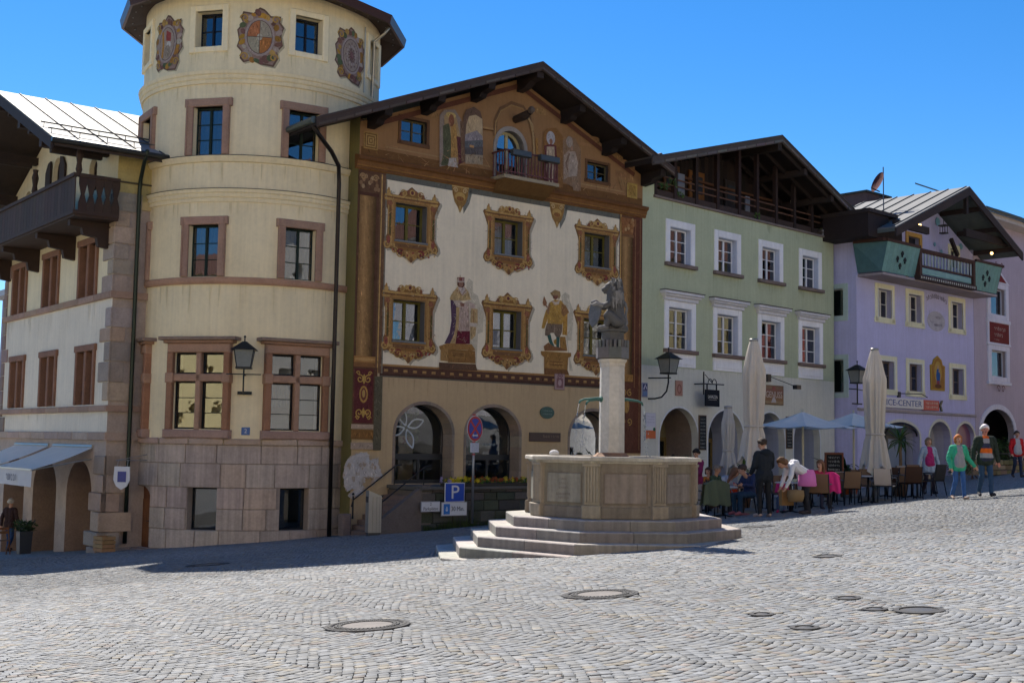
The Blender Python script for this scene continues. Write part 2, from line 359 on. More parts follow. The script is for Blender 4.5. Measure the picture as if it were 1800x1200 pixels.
# ================================================================== GROUND
def build_ground():
    xs = np.unique(np.concatenate([np.linspace(-400, -30, 12), np.arange(-30, 40.1, 1.0), np.linspace(40, 400, 12)]))
    ys = np.unique(np.concatenate([np.linspace(-300, -20, 10), np.arange(-20, 66.1, 1.0), np.linspace(66, 600, 12)]))
    X, Y = np.meshgrid(xs, ys); Xc, Yc = np.clip(X, -26, 34), np.clip(Y, -20, 64)
    Z = gzv(Xc, Yc) - np.where(Yc < 34, .034, np.where(Yc < 36, .034 * (36 - Yc) / 2, 0)) - .004
    nx, ny = len(xs), len(ys); v = np.stack([X.ravel(), Y.ravel(), Z.ravel()], 1)
    idx = np.arange(nx * ny).reshape(ny, nx); f = np.stack([idx[:-1, :-1], idx[:-1, 1:], idx[1:, 1:], idx[1:, :-1]], -1).reshape(-1, 4)
    me = bpy.data.meshes.new('ground'); me.from_pydata(v.tolist(), [], f.tolist()); me.shade_smooth()
    o = link('ground', me); kindof(o, 'structure')
    # far paving: stones too small to tell apart, near: sand and grit in the joints
    m = bpy.data.materials.new('paving_far'); m.use_nodes = True; n = m.node_tree.nodes; l = m.node_tree.links; b = n['Principled BSDF']; b.inputs['Roughness'].default_value = .85
    tc = n.new('ShaderNodeTexCoord'); vo = n.new('ShaderNodeTexVoronoi'); vo.inputs['Scale'].default_value = 8; l.new(tc.outputs['Object'], vo.inputs['Vector'])
    ve = n.new('ShaderNodeTexVoronoi'); ve.feature = 'DISTANCE_TO_EDGE'; ve.inputs['Scale'].default_value = 8; l.new(tc.outputs['Object'], ve.inputs['Vector'])
    r1 = n.new('ShaderNodeValToRGB'); r1.color_ramp.elements[0].color = (.15, .15, .15, 1); r1.color_ramp.elements[1].color = (.27, .265, .25, 1); l.new(vo.outputs['Color'], r1.inputs[0])
    r2 = n.new('ShaderNodeValToRGB'); r2.color_ramp.elements[0].color = (.22, .21, .2, 1); r2.color_ramp.elements[1].position = .12; l.new(ve.outputs['Distance'], r2.inputs[0])
    mx = n.new('ShaderNodeMixRGB'); mx.blend_type = 'MULTIPLY'; mx.inputs[0].default_value = 1; l.new(r1.outputs[0], mx.inputs[1]); l.new(r2.outputs[0], mx.inputs[2]); l.new(mx.outputs[0], b.inputs['Base Color'])
    me.materials.append(M['soil']); me.materials.append(m)
    me.polygons.foreach_set('material_index', [1 if v[a][1] >= 33.9 or v[a][1] < 1 or abs(v[a][0]) > 20 else 0 for a in f[:, 0]])
    return o
GROUND = build_ground()
FC = Vector((1.74, 21.0))                        # fountain centre
HOLES = [(-1.3, 11.48, .37), (.98, 13.12, .38), (4.75, 23.5, .30), (2.28, 11.08, .08), (3.64, 10.93, .19), (3.3, 11.1, .085), (2.46, 10.23, .09), (4.12, 15.9, .15), (3.27, 11.89, .10), (-5.55, 22.75, .37)]
def build_cobbles():
    W, s, ph = 1.08, .091, R(33); Rr = W / 2 / math.sin(R(33)); n = 13; c, sn = math.cos(ph), math.sin(ph)
    th = []                                      # (theta0, theta1, parity)
    A, B, CC, D = [], [], [], []
    cols = range(-34, 35)
    for par in (0, 1):
        e = [-33 + 66 * (i + .5 * par) / n for i in range(-1 if par else 0, n + 1)]
        e = [max(-33, min(33, q)) for q in e]
        th.append([(R(a), R(b)) for a, b in zip(e, e[1:]) if b - a > 1.5])
    P = []
    for ci in cols:
        xc = ci * W; rj = (ci * .37) % 1 * s
        for par in (0, 1):
            t = np.array(th[par]); v = np.arange(-260 + par, 420, 2) * s + rj
            T0, V = np.meshgrid(t[:, 0], v); T1, _ = np.meshgrid(t[:, 1], v); T0, T1, V = T0.ravel(), T1.ravel(), V.ravel()
            q = []
            Tm, hl = (T0 + T1) / 2, Rr * (T1 - T0) / 2; cx, cy = xc + Rr * np.sin(Tm), V - Rr * np.cos(Tm); hw = s * np.cos(Tm) / 2
            for a_, b_ in ((-1, -1), (1, -1), (1, 1), (-1, 1)): q.append(np.stack([cx + a_ * hl * np.cos(Tm) - b_ * hw * np.sin(Tm), cy + a_ * hl * np.sin(Tm) + b_ * hw * np.cos(Tm)], 1))
            P.append(np.stack(q, 1))
    P = np.concatenate(P)                          # N,4,2 in pattern frame
    P = np.stack([P[..., 0] * c - P[..., 1] * sn, P[..., 0] * sn + P[..., 1] * c], -1)
    # gentle waviness so that the arcs do not run like a ruler
    P[..., 0] += .05 * np.sin(P[..., 1] * .9 + P[..., 0] * .31) + .03 * np.sin(P[..., 1] * 2.3); P[..., 1] += .05 * np.sin(P[..., 0] * 1.1 + 1) + .03 * np.sin(P[..., 0] * 2.7 + P[..., 1])
    ctr = P.mean(1); x, y = ctr[:, 0], ctr[:, 1]
    keep = (y > 5.5) & (y < 34.2) & (np.abs(x) < .44 * y + 2.2) & (np.hypot(x - FC.x, y - FC.y) > 2.2)
    for hx, hy, hr in HOLES: keep &= np.hypot(x - hx, y - hy) > hr + .035
    keep &= np.hypot(x + 8.15, y - 38.5) > 3.6
    P, ctr = P[keep], ctr[keep]; N = len(P); y = ctr[:, 1]
    P = ctr[:, None] + (P - ctr[:, None]) * rng.uniform(.89, .945, (N, 1, 1)) + rng.normal(0, .0040, (N, 4, 2))
    zt = gzv(ctr[:, 0], y)[:, None] + rng.normal(0, .0016, (N, 1)) + rng.normal(0, .0008, (N, 4))
    slope = gzv(P[..., 0], P[..., 1]) - gzv(ctr[:, 0], y)[:, None]; zt = zt + slope
    tone = np.clip(rng.normal(.188, .028, N), .10, .29); hue = rng.random(N)
    col = np.stack([tone, tone, tone], 1) * np.where(hue[:, None] < .07, (1.12, 1.02, .84), np.where(hue[:, None] < .13, (1.08, .95, .87), np.where(hue[:, None] < .6, (.93, .985, 1.05), (.98, 1.0, 1.0))))
    big = .90 + .16 * np.sin(ctr[:, 0] * .45 + 1.7) * np.sin(ctr[:, 1] * .38) ; col = col * big[:, None]
    def mesh(sel, bevel, name):
        p, z, k = P[sel], zt[sel], len(sel); top = np.concatenate([p, z[..., None]], -1)
        lo = top.copy(); lo[..., 2] -= .035
        if bevel:
            mid = top.copy(); mid[..., 2] -= .0028; cen = top.mean(1, keepdims=True); t2 = cen + (top - cen) * .92; t2[..., 2] = top[..., 2]
            V = np.concatenate([lo, mid, t2], 1).reshape(-1, 3); m = 12
            F = [[8, 9, 10, 11]] + [[a, (a + 1) % 4, 4 + (a + 1) % 4, 4 + a] for a in range(4)] + [[4 + a, 4 + (a + 1) % 4, 8 + (a + 1) % 4, 8 + a] for a in range(4)]
        else:
            V = np.concatenate([lo, top], 1).reshape(-1, 3); m = 8; F = [[4, 5, 6, 7]] + [[a, (a + 1) % 4, 4 + (a + 1) % 4, 4 + a] for a in range(4)]
        F = np.array(F); nf = len(F); faces = (F[None] + (np.arange(k) * m)[:, None, None]).reshape(-1, 4)
        me = bpy.data.meshes.new(name); me.vertices.add(len(V)); me.vertices.foreach_set('co', V.astype(np.float32).ravel())
        me.loops.add(faces.size); me.loops.foreach_set('vertex_index', faces.ravel().astype(np.int32)); me.polygons.add(len(faces)); me.polygons.foreach_set('loop_start', (np.arange(len(faces)) * 4).astype(np.int32))
        me.update(calc_edges=True)
        a = me.attributes.new('Col', 'FLOAT_COLOR', 'FACE'); cc = np.repeat(np.concatenate([col[sel], np.ones((k, 1))], 1), nf, 0); a.data.foreach_set('color', cc.astype(np.float32).ravel())
        me.materials.append(M['cobble']); return me
    # those that show largest in the picture are single stones
    px = [(i, (Vector((ctr[i, 0], y[i], zt[i, 0])) - EYE)) for i in np.argsort(y)[:2500]]
    vis = []
    for i, d in px:
        k = FPX / d.dot(FW); X, Y = 900 + d.dot(RT) * k, 600 - d.dot(UP) * k
        if -10 < X < 1810 and Y < 1212: vis.append((d.dot(FW), i))
    single = [i for _, i in sorted(vis)[:300]]; sset = np.zeros(N, bool); sset[single] = True
    for i in single: link('cobblestone', mesh(np.array([i]), True, 'cobblestone'), GROUND)
    near = np.where(~sset & (y < 19))[0]; far = np.where(~sset & (y >= 19))[0]
    for sel, bv in ((near, True), (far, False)): kindof(link('cobblestones', mesh(sel, bv, 'cobblestones'), GROUND), 'stuff')
build_cobbles()

# ================================================================== ROUND TOWER
TX, TY, TR = -8.15, 38.5, 3.7
CREAM, PINK, REDST = (.82, .685, .43), (.45, .36, .29), (.40, .235, .15)
def cylmap(s_, z, y): a = s_ / TR; r = TR - y; return (r * math.sin(a), -r * math.cos(a), z)
def TS(deg): return R(deg) * TR
def ring(mb, prof, col, a0=-180, a1=180, n=144):             # prof: (r, z) pairs swept round the tower
    vs, m = [], len(prof)
    for k in range(n + 1):
        a = R(a0 + (a1 - a0) * k / n); vs += [(r * math.sin(a), -r * math.cos(a), z) for r, z in prof]
    mb.add(vs, [(k * m + i, (k + 1) * m + i, (k + 1) * m + i + 1, k * m + i + 1) for k in range(n) for i in range(m - 1)], col)
def build_tower():
    t = thing('round_tower', 'cream round tower with painted coats of arms and a pink stone base', 'tower', (TX, TY, -1.6), zabs=True)
    A2, A1, A3 = [-13.0, 31.0, -56.5, 75], [-13.0, 31.5, -56.5], [-14.2, 32.0, -61, 78]
    holes = [(TS(a) - .47, TS(a) + .47, 6.32, 7.83) for a in A2] + [(TS(a) - .47, TS(a) + .47, 9.88, 11.32) for a in A2] + [(TS(a) - .43, TS(a) + .43, 13.12, 14.2) for a in A3] + [(TS(a) - .79, TS(a) + .79, 1.93, 4.12) for a in A1]
    mb = MB(CREAM); wall(mb, -math.pi * TR, math.pi * TR, 1.5, 14.9, holes, mp=cylmap, du=.12, rev=.34)
    mb.build('wall', 'plaster', t)
    base = MB(mul(PINK, .7)); cw = [(-9.3, .44), (32, .44)]
    bh = [(TS(a) - h, TS(a) + h, -.93, .27) for a, h in cw] + [(TS(-45.5) - .5, TS(-45.5) + .5, -1.55, -.15, .42)]
    wall(base, -math.pi * TR, math.pi * TR, -2.6, 1.5, bh, mp=cylmap, du=.15, rev=.36, y=.02); base.build('base_wall', 'stone', t)
    # ashlar blocks
    zc = [1.5, .95, .27, -.33, -.93, -1.5, -2.1]; random.seed(3)
    for j, (z1, z0) in enumerate(zip(zc, zc[1:])):
        a = -84 + random.uniform(0, 8); stops = []
        ops = [(math.degrees((h[0]) / TR), math.degrees(h[1] / TR)) for h in bh if h[2] < (z0 + z1) / 2 < h[3] + (h[4] if len(h) > 4 else 0)]
        while a < 66:
            b = a + random.uniform(10, 20)
            for o0, o1 in ops:
                if a < o1 - .01 and b > o0:
                    if a < o0 - 3: b = o0
                    elif a < o1: a = o1; b = a + random.uniform(9, 14)
            if b - a > 3:
                m = MB(jit(random.choice([PINK, PINK, PINK, mul(PINK, .9), (.48, .36, .27)]), .07)); g = .13; pr = random.uniform(.0, .014); zz0, zz1 = z0 + .007, z1 - .007; k = 4
                s0, s1 = TS(a + g), TS(b - g); bv = .014
                for q in range(k):
                    u, v = s0 + (s1 - s0) * q / k, s0 + (s1 - s0) * (q + 1) / k; ui, vi = (u + bv if q == 0 else u), (v - bv if q == k - 1 else v)
                    P = lambda s_, z, d: cylmap(s_, z, d)
                    f, bk = -pr - .012, .03
                    m.quad(P(ui, zz0 + bv, f), P(vi, zz0 + bv, f), P(vi, zz1 - bv, f), P(ui, zz1 - bv, f))
                    m.quad(P(u, zz0, f + bv), P(v, zz0, f + bv), P(vi, zz0 + bv, f), P(ui, zz0 + bv, f)); m.quad(P(ui, zz1 - bv, f), P(vi, zz1 - bv, f), P(v, zz1, f + bv), P(u, zz1, f + bv))
                    m.quad(P(u, zz0, bk), P(v, zz0, bk), P(v, zz0, f + bv), P(u, zz0, f + bv)); m.quad(P(u, zz1, f + bv), P(v, zz1, f + bv), P(v, zz1, bk), P(u, zz1, bk))
                for s_, si in ((s0, s0 + bv), (s1, s1 - bv)): m.quad(P(s_, zz0, bk), P(s_, zz0, f + bv), P(s_, zz1, f + bv), P(s_, zz1, bk)); m.quad(P(s_, zz0, f + bv), P(si, zz0 + bv, f), P(si, zz1 - bv, f), P(s_, zz1, f + bv))
                m.build('stone_block', 'wetstone', t)
            a = b
    def rg(name, prof, col, mat='plaster', lab=None):
        m = MB(col); ring(m, prof, col); o = m.build(name, mat, t, smooth=False); return o
    r = TR
    rg('cornice', [(r, 12.0), (r + .05, 12.0), (r + .07, 12.08), (r + .05, 12.11), (r + .09, 12.14), (r + .11, 12.21), (r + .09, 12.24), (r + .13, 12.27), (r + .15, 12.36), (r, 12.40)], mul(CREAM, 1.0))
    rg('cornice', [(r, 9.66), (r + .06, 9.68), (r + .13, 9.82), (r + .13, 9.84)], CREAM); rg('lead_flashing', [(r + .14, 9.84), (r + .14, 9.86), (r - .01, 9.87)], (.06, .055, .05), 'metal')
    rg('cornice', [(r, 8.5), (r + .04, 8.5), (r + .06, 8.58), (r + .04, 8.61), (r + .08, 8.64), (r + .1, 8.71), (r + .08, 8.74), (r + .12, 8.77), (r + .14, 8.86)], CREAM); rg('lead_flashing', [(r + .15, 8.86), (r + .15, 8.88), (r - .01, 8.9)], (.06, .055, .05), 'metal')
    rg('sill_course', [(r, 6.1), (r + .07, 6.1), (r + .1, 6.16), (r + .1, 6.27), (r + .07, 6.3), (r - .01, 6.3)], (.42, .24, .15), 'stone')
    for k in range(-5, 4):                                     # pale band in long stones
        m = MB(jit((.47, .33, .25), .1)); ring(m, [(r, 1.5), (r + .08, 1.5), (r + .09, 1.53), (r + .09, 1.64), (r + .06, 1.67), (r, 1.67)], None, k * 16 + .25 + random.uniform(-1, 1) * 0, k * 16 + 15.75, 8); m.build('band_stone', 'stone', t)
    dark = (.012, .025, .018)
    for z, h in ((6.32, 1.51), (9.88, 1.44)):
        for a in A2:
            f = MB(REDST); w_, fw = .47, .21                     # eared stone frame
            f.bbox(-w_ - fw, -w_, -.05, .2, 0, h + .02, .02); f.bbox(w_, w_ + fw, -.05, .2, 0, h + .02, .02); f.bbox(-w_ - fw - .06, w_ + fw + .06, -.055, .2, h, h + .24, .02)
            f.box(-w_ - fw, -w_ - fw + .05, -.07, -.05, 0, h + .2); f.box(w_ + fw - .05, w_ + fw, -.07, -.05, 0, h + .2)
            ang = R(a); pos = (TR * math.sin(ang), -TR * math.cos(ang), z)
            f.c = [jit((.37, .225, .155), .06) if i // 9 < 3 else (.34, .205, .14) for i in range(len(f.f))]
            f.build('window_frame', 'stone', t, loc=pos, rz=ang)
            window(t, 0, 0, .94, h, 2, 3, .05, .025, .07, dark, rev=.2, loc=pos, rz=ang, curtain=((.55, .52, .48), 'full', .0) if random.random() < .75 else None)
    for a in A3:
        ang = R(a); pos = (TR * math.sin(ang), -TR * math.cos(ang), 13.12); f = MB(mul(CREAM, 1.12))
        for b in ((-.62, -.43, -.17, 1.25), (.43, .62, -.17, 1.25), (-.43, .43, 1.08, 1.25), (-.43, .43, -.17, 0)): f.bbox(b[0], b[1], -.035, .1, b[2], b[3], .02)
        f.build('window_surround', 'plaster', t, loc=pos, rz=ang)
        window(t, 0, 0, .86, 1.08, 2, 2, .055, .03, .06, (.01, .012, .02), rev=.28, loc=pos, rz=ang)
    for a in A1:
        ang = R(a); pos = (TR * math.sin(ang), -TR * math.cos(ang), 1.67); f = MB(REDST)
        for x0, x1 in ((-.98, -.79), (.79, .98)): f.bbox(x0, x1, -.07, .25, .24, 2.45, .025, jit((.31, .155, .085), .08)); f.bbox(x0 - .03, x1 + .03, -.09, .2, 1.58, 1.86, .02)
        f.bbox(-.98, .98, -.07, .25, 2.45, 2.72, .03); f.bbox(-1.08, 1.08, -.14, .25, 2.72, 2.80, .02, (.33, .19, .12)); f.bbox(-1.2, 1.2, -.22, .25, 2.80, 2.9, .02, (.26, .18, .13)); f.bbox(-1.03, 1.03, -.1, .25, .0, .24, .03, (.38, .24, .18))
        f.bbox(-.08, .08, -.03, .22, .24, 2.45, .025); f.bbox(-.79, .79, -.03, .2, 1.62, 1.84, .025)
        f.build('window_frame', 'stone', t, loc=pos, rz=ang)
        for sx in (-1, 1):
            for z0, h, rows in ((1.67 + .26, 1.36, 3), (1.67 + 1.84, .6, 1)):
                p2 = (pos[0] + sx * .435 * math.cos(ang), pos[1] + sx * .435 * math.sin(ang), z0)
                window(t, 0, 0, .71, h, 1, rows, .045, .022, .05, (.012, .012, .012), rev=.14, loc=p2, rz=ang, curtain=((.55, .5, .45), 'full', .5) if sx < 0 and rows > 1 and a > 0 else None)
    for a, h in cw:
        ang = R(a); pos = (TR * math.sin(ang), -TR * math.cos(ang), -.93)
        window(t, 0, 0, .88, 1.2, 1, 1, .05, .03, .05, (.015, .015, .017), rev=.3, loc=pos, rz=ang)
    ang = R(-45.5); pos = (TR * math.sin(ang), -TR * math.cos(ang), 0)
    d = MB((.16, .06, .025)); d.prism([(-.48, -1.55)] + arc(-.48, .48, -.15, .40) + [(.48, -1.55)], .17, .23); d = d.build('door', 'wood', t, loc=pos, rz=ang)
    for k in range(5): MB((.19, .075, .03)).box(-.46 + k * .185, -.46 + k * .185 + .17, .155, .18, -1.5, -.12).build('plank', 'wood', d)
    MB((.03, .03, .03)).tube([(.3, .15, -.75), (.3, .1, -.75), (.2, .1, -.75)], .012, 6).build('handle', 'iron', d)
    st = MB((.3, .22, .17)); st.bbox(-.62, .62, -.35, .3, -1.75, -1.52, .03); st.build('doorstep', 'stone', t, loc=pos, rz=ang)
    # painted coats of arms
    for i, a in enumerate((-38.8, 9.4, 56.0)):
        p = Paint(cylmap); p.sub = .13; p.tex = 220; c = TS(a); z = 13.4; rd = random.Random(i + 11)
        B = lambda k: [(c + x * k + dx, z + y * k) for x, y, dx in ((-.45, -.78, 0), (-.2, -.70, 0), (.05, -.82, 0), (.42, -.86, 0), (.56, -.6, 0), (.52, -.4, 0), (.68, -.2, 0), (.62, .1, 0), (.70, .35, 0), (.58, .5, 0), (.6, .68, 0), (.3, .66, 0), (.12, .85, 0), (-.02, .9, 0), (-.2, .72, 0), (-.5, .76, 0), (-.56, .55, 0), (-.5, .42, 0), (-.66, .2, 0), (-.6, -.1, 0), (-.66, -.3, 0), (-.52, -.45, 0), (-.56, -.65, 0))]
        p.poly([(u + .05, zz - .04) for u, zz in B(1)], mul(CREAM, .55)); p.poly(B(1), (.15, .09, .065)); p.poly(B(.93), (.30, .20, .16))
        for k in range(26):
            t_ = k / 26 * 6.283; rr = rd.uniform(.82, .98); u, zz = c + .58 * rr * math.cos(t_), z + .76 * rr * math.sin(t_)
            p.ell(u, zz, rd.uniform(.05, .11), rd.uniform(.06, .13), jit(rd.choice([(.40, .21, .04), (.33, .16, .04), (.10, .12, .06), (.38, .30, .24), (.18, .09, .07), (.44, .27, .08)]), .15), 9, rd.uniform(0, 3))
        for k in (-1, 1): p.scroll(c + k * .45, z + .55, .13, (.45, .27, .07), .04, 1.2, 0, k); p.scroll(c + k * .42, z - .6, .13, (.45, .27, .07), .04, 1.2, 0, k)
        p.ell(c, z, .43, .58, (.36, .28, .24), 22); p.ell(c, z, .37, .51, (.16, .10, .08), 22); p.ell(c, z, .345, .485, (.33, .25, .19), 22)
        if i == 1:
            for q, cc in ((0, (.33, .28, .2)), (1, (.42, .16, .07)), (2, (.33, .29, .2)), (3, (.40, .16, .05))):
                p.poly([(c, z)] + [(c + .345 * math.cos(q * 1.5708 + b * .1571), z + .485 * math.sin(q * 1.5708 + b * .1571)) for b in range(11)], cc)
            p.ell(c, z, .08, .1, (.45, .4, .3)); p.line([(c, z - .48), (c, z + .48)], .018, (.12, .07, .05)); p.line([(c - .34, z), (c + .34, z)], .018, (.12, .07, .05))
        elif i == 0:
            p.poly([(c - .02, z + .42), (c + .2, z + .3), (c + .2, z + .05), (c - .02, z + .1)], (.30, .06, .05)); p.ell(c + .1, z - .05, .1, .12, (.5, .45, .38)); p.line([(c - .2, z - .4), (c - .15, z), (c - .2, z + .4)], .09, (.42, .2, .04)); p.ell(c + .05, z - .25, .16, .2, (.28, .22, .16))
        else:
            for k in range(12):
                t_ = k * .5236; p.line([(c + .06 * math.cos(t_), z + .08 * math.sin(t_)), (c + .28 * math.cos(t_), z + .4 * math.sin(t_))], .03, (.17, .09, .08)); p.ell(c + .2 * math.cos(t_), z + .28 * math.sin(t_), .035, .05, (.42, .32, .27), 8)
            p.ell(c, z, .08, .11, (.2, .1, .09))
        p.done('painted_coat_of_arms', t, ['painted arms with red quarter', 'painted arms with quartered oval shield', 'painted arms with radiating spokes'][i])
    stains(t, CREAM, [(TS(a) - .6, TS(a) + .6, 13.0, 9, .5) for a in A3] + [(TS(q), TS(q + 9), z, 2, L_) for q in range(-70, 60, 9) for z, L_ in ((9.64, .7), (8.48, .5), (6.08, .9), (11.98, .5))] + [(TS(a) - 1.2, TS(a) + 1.2, 1.9, 0, .1) for a in A1], cylmap, .13, 3)
    # eaves and roof: a polygon wider than the drum
    e = MB((.05, .03, .022)); n = 12; a0 = R(9)
    def pg(rr, z): return [(rr * math.sin(a0 + 2 * math.pi * k / n), -rr * math.cos(a0 + 2 * math.pi * k / n), z) for k in range(n)]
    def loft(mb, rings, col=None):
        for A_, B_ in zip(rings, rings[1:]):
            for k in range(n): mb.quad(A_[k], A_[(k + 1) % n], B_[(k + 1) % n], B_[k], col)
    loft(e, [pg(3.6, 14.86), pg(4.42, 14.62)]); e.build('eaves_soffit', 'wood', t)
    g = MB((.07, .028, .02)); loft(g, [pg(4.42, 14.60), pg(4.5, 14.60), pg(4.56, 14.86), pg(4.40, 14.92)]); g.build('gutter', 'metal', t)
    rf = MB((.09, .05, .04)); loft(rf, [pg(4.45, 14.9), pg(3.4, 15.35), pg(2.0, 16.0), pg(.05, 16.9)]); rf = rf.build('roof', 'stone', t)
    for k in range(26):                                         # small snow hooks and lamps under the eaves
        a = R(-100 + 200 * k / 25); MB((.2, .2, .19)).box(-.018, .018, -.018, .018, 0, .04).build('eaves_hook', 'metal', t, loc=(4.12 * math.sin(a), -4.12 * math.cos(a), 14.66))
    dp = MB((.42, .38, .3)); ang = R(74); P = lambda r_, z: (r_ * math.sin(ang), -r_ * math.cos(ang), z)
    dp.tube([P(4.3, 14.62), P(4.1, 14.4), P(3.8, 14.2), P(3.78, 12.0), P(3.78, 11.0)], .05, 8); dp.build('downpipe', 'metal', t, smooth=True)
    ang = R(66); dp = MB((.55, .5, .4)).tube([P(3.75, 14.5), P(3.75, 11.9)], .02, 6); dp.build('cable_pipe', 'metal', t)
build_tower()

# ================================================================== LEFT CORNER HOUSE
LE = Fac(-11.706, 35.4, math.atan2(-.79, .613))
def build_left():
    t = thing('corner_house', 'cream corner house with brown balcony, arcade and pale metal roof at left edge', 'house', (-11.706, 35.4, -1.7), LE.rz, zabs=True)
    cr, st = (.80, .68, .44), (.42, .325, .255); U0 = -11.1
    wins = [(u, 5.92, 1.62) for u in (-2.2, -5.8, -9.3)] + [(u, 2.62, 1.62) for u in (-2.05, -5.65, -9.1)]
    holes = [(u - .72, u + .72, z, z + h) for u, z, h in wins]
    up = [(-5.75, .45, 9.2, 10.5, .4), (-2.2, .36, 9.2, 9.95, .3), (-8.9, .36, 9.2, 9.95, .3)]; holes += [(u - h, u + h, a, b, r_) for u, h, a, b, r_ in up]
    mb = MB(cr); wall(mb, U0, 0, 1.72, 12.5, holes, zones=[(5.72, (.76, .67, .52)), (99, cr)], top=(-5.55, 12.45, .436, .436), rev=.25); mb.build('wall', 'plaster', t)
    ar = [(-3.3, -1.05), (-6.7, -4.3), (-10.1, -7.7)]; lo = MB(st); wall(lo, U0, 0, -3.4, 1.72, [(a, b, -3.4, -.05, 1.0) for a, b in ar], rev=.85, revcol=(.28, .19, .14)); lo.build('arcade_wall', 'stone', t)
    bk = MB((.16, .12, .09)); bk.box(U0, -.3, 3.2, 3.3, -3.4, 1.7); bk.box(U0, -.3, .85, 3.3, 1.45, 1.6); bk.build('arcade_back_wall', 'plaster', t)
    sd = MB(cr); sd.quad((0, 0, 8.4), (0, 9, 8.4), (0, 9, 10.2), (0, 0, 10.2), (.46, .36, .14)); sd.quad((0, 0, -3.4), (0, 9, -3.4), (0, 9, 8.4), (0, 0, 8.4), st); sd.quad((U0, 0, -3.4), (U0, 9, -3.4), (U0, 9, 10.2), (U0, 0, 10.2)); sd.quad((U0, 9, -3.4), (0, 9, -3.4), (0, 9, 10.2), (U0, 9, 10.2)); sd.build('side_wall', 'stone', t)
    sb = MB((.55, .42, .2)); sb.box(.0, .05, -.02, 9, 8.4, 8.65); sb.box(0, .04, -.01, 9, 9.15, 9.2, (.1, .08, .05)); sb.build('side_band', 'plaster', t)
    for z, c, th in ((5.72, (.36, .23, .16), .2), (2.4, (.36, .23, .16), .18), (1.56, (.40, .29, .22), .24)):
        for k in range(8):
            m = MB(jit(c, .1)); m.bbox(U0 + k * 1.3875 + .006, U0 + (k + 1) * 1.3875 - .006, -.09, .02, z, z + th, .02); m.build('band_stone', 'stone', t)
        m = MB(c); m.box(.004, .09, -.085, 9, z, z + th); m.build('band_stone', 'stone', t)
    # quoins: long and short, turned round the corner
    z, k = -3.0, 0
    while z < 8.3:
        h = random.uniform(.42, .62)
        if not any(abs(z + h / 2 - q) < .3 for q in (5.8, 2.5, 1.68)):
            a, b = ((.85, .4) if k % 2 else (.42, .75)); c = jit(random.choice([(.36, .27, .2), (.31, .24, .19), (.4, .29, .21), (.34, .28, .23)]), .15); bt = .05 + (max(0, .6 - z) * .10)
            m = MB(c); m.bbox(-a, .0 + bt, -bt, .02, z + .01, z + h - .01, .025); m.add([(bt, -bt + .02, z + .01), (bt, b, z + .01), (bt, b, z + h - .01), (bt, -bt + .02, z + h - .01)], [(0, 1, 2, 3)]); m.build('quoin', 'stone', t)
            k += 1
        z += h
    z = 1.8
    while z < 8.2:
        h = random.uniform(.45, .6); m = MB(jit((.27, .19, .15), .15)); m.bbox(U0 - .02, U0 + random.choice((.35, .7)), -.04, .02, z, z + h - .02, .02); m.build('quoin', 'stone', t); z += h
    for u, zz, h in wins:                                        # paired openings in red stone
        f = MB((.25, .125, .075))
        f.bbox(u - .86, u - .7, -.07, .24, zz - .0, zz + h + .02, .02); f.bbox(u + .7, u + .86, -.07, .24, zz, zz + h + .02, .02); f.bbox(u - .92, u + .92, -.09, .24, zz + h, zz + h + .2, .02); f.bbox(u - .1, u + .1, -.05, .22, zz, zz + h, .02)
        f.build('window_frame', 'stone', t)
        for s_ in (-1, 1): window(t, u + s_ * .4, zz, .6, h, 1, 3, .05, .025, .05, (.03, .02, .015), rev=.18)
    for u, h, a, b, r_ in up: window(t, u, a, 2 * h, b - a, 2, 2, .05, .03, .05, (.06, .04, .03), rev=.15, rise=r_)
    for s_ in (-1, 1):                                           # shutters of the attic window
        m = MB((.05, .035, .03)); m.prism([(-5.75 + s_ * .5, 9.2), (-5.75 + s_ * 1.0, 9.2), (-5.75 + s_ * 1.0, 10.5), (-5.75 + s_ * .75, 10.8), (-5.75 + s_ * .5, 10.85)], -.09, -.03); m.build('shutter', 'wood', t)
    stains(t, (.76, .67, .52), [(-11, -.9, 5.7, 30, .8), (-11, -.9, 2.38, 20, .4)], seed=4); stains(t, cr, [(-11, -.9, 7.9, 24, .6)], seed=5)
    # balcony: boards, rail, carved end
    br = (.055, .032, .022); n = 40
    for k in range(n):
        u = -12.0 + k * 12.2 / n; m = MB(jit(br, .25)); m.box(u + .006, u + 12.2 / n - .006, -1.3, -1.265, 8.12, 9.1); m.build('balcony_board', 'wood', t)
    m = MB(br); m.box(-12, .25, -1.36, -1.22, 9.1, 9.2); m.box(-12, .24, -1.34, -1.2, 8.02, 8.13); m.box(.12, .26, -1.2, 0, 9.1, 9.2); m.box(.12, .24, -1.2, 0, 8.02, 8.13); m.build('balcony_rail', 'wood', t)
    for k in range(5):
        y = -1.19 + k * .24; m = MB(jit(br, .2)); pts = [(y, 8.13), (y + .235, 8.13), (y + .235, 8.35), (y + .17, 8.6), (y + .235, 8.9), (y + .235, 9.1), (y, 9.1), (y, 8.9), (y + .065, 8.6), (y, 8.35)]
        m.v += [(.2, p[0], p[1]) for p in pts] + [(.225, p[0], p[1]) for p in pts]; tr = tessellate_polygon([[Vector((p[0], p[1], 0)) for p in pts]])
        m.f += [tuple(q) for q in tr] + [tuple(i + 10 for i in q) for q in tr] + [(i, (i + 1) % 10, (i + 1) % 10 + 10, i + 10) for i in range(10)]; m.c += [m.col] * (len(m.f)); m.build('carved_board', 'wood', t)
    m = MB(br); m.box(-12, .2, -1.28, 0, 7.96, 8.03); m.build('balcony_floor', 'wood', t)
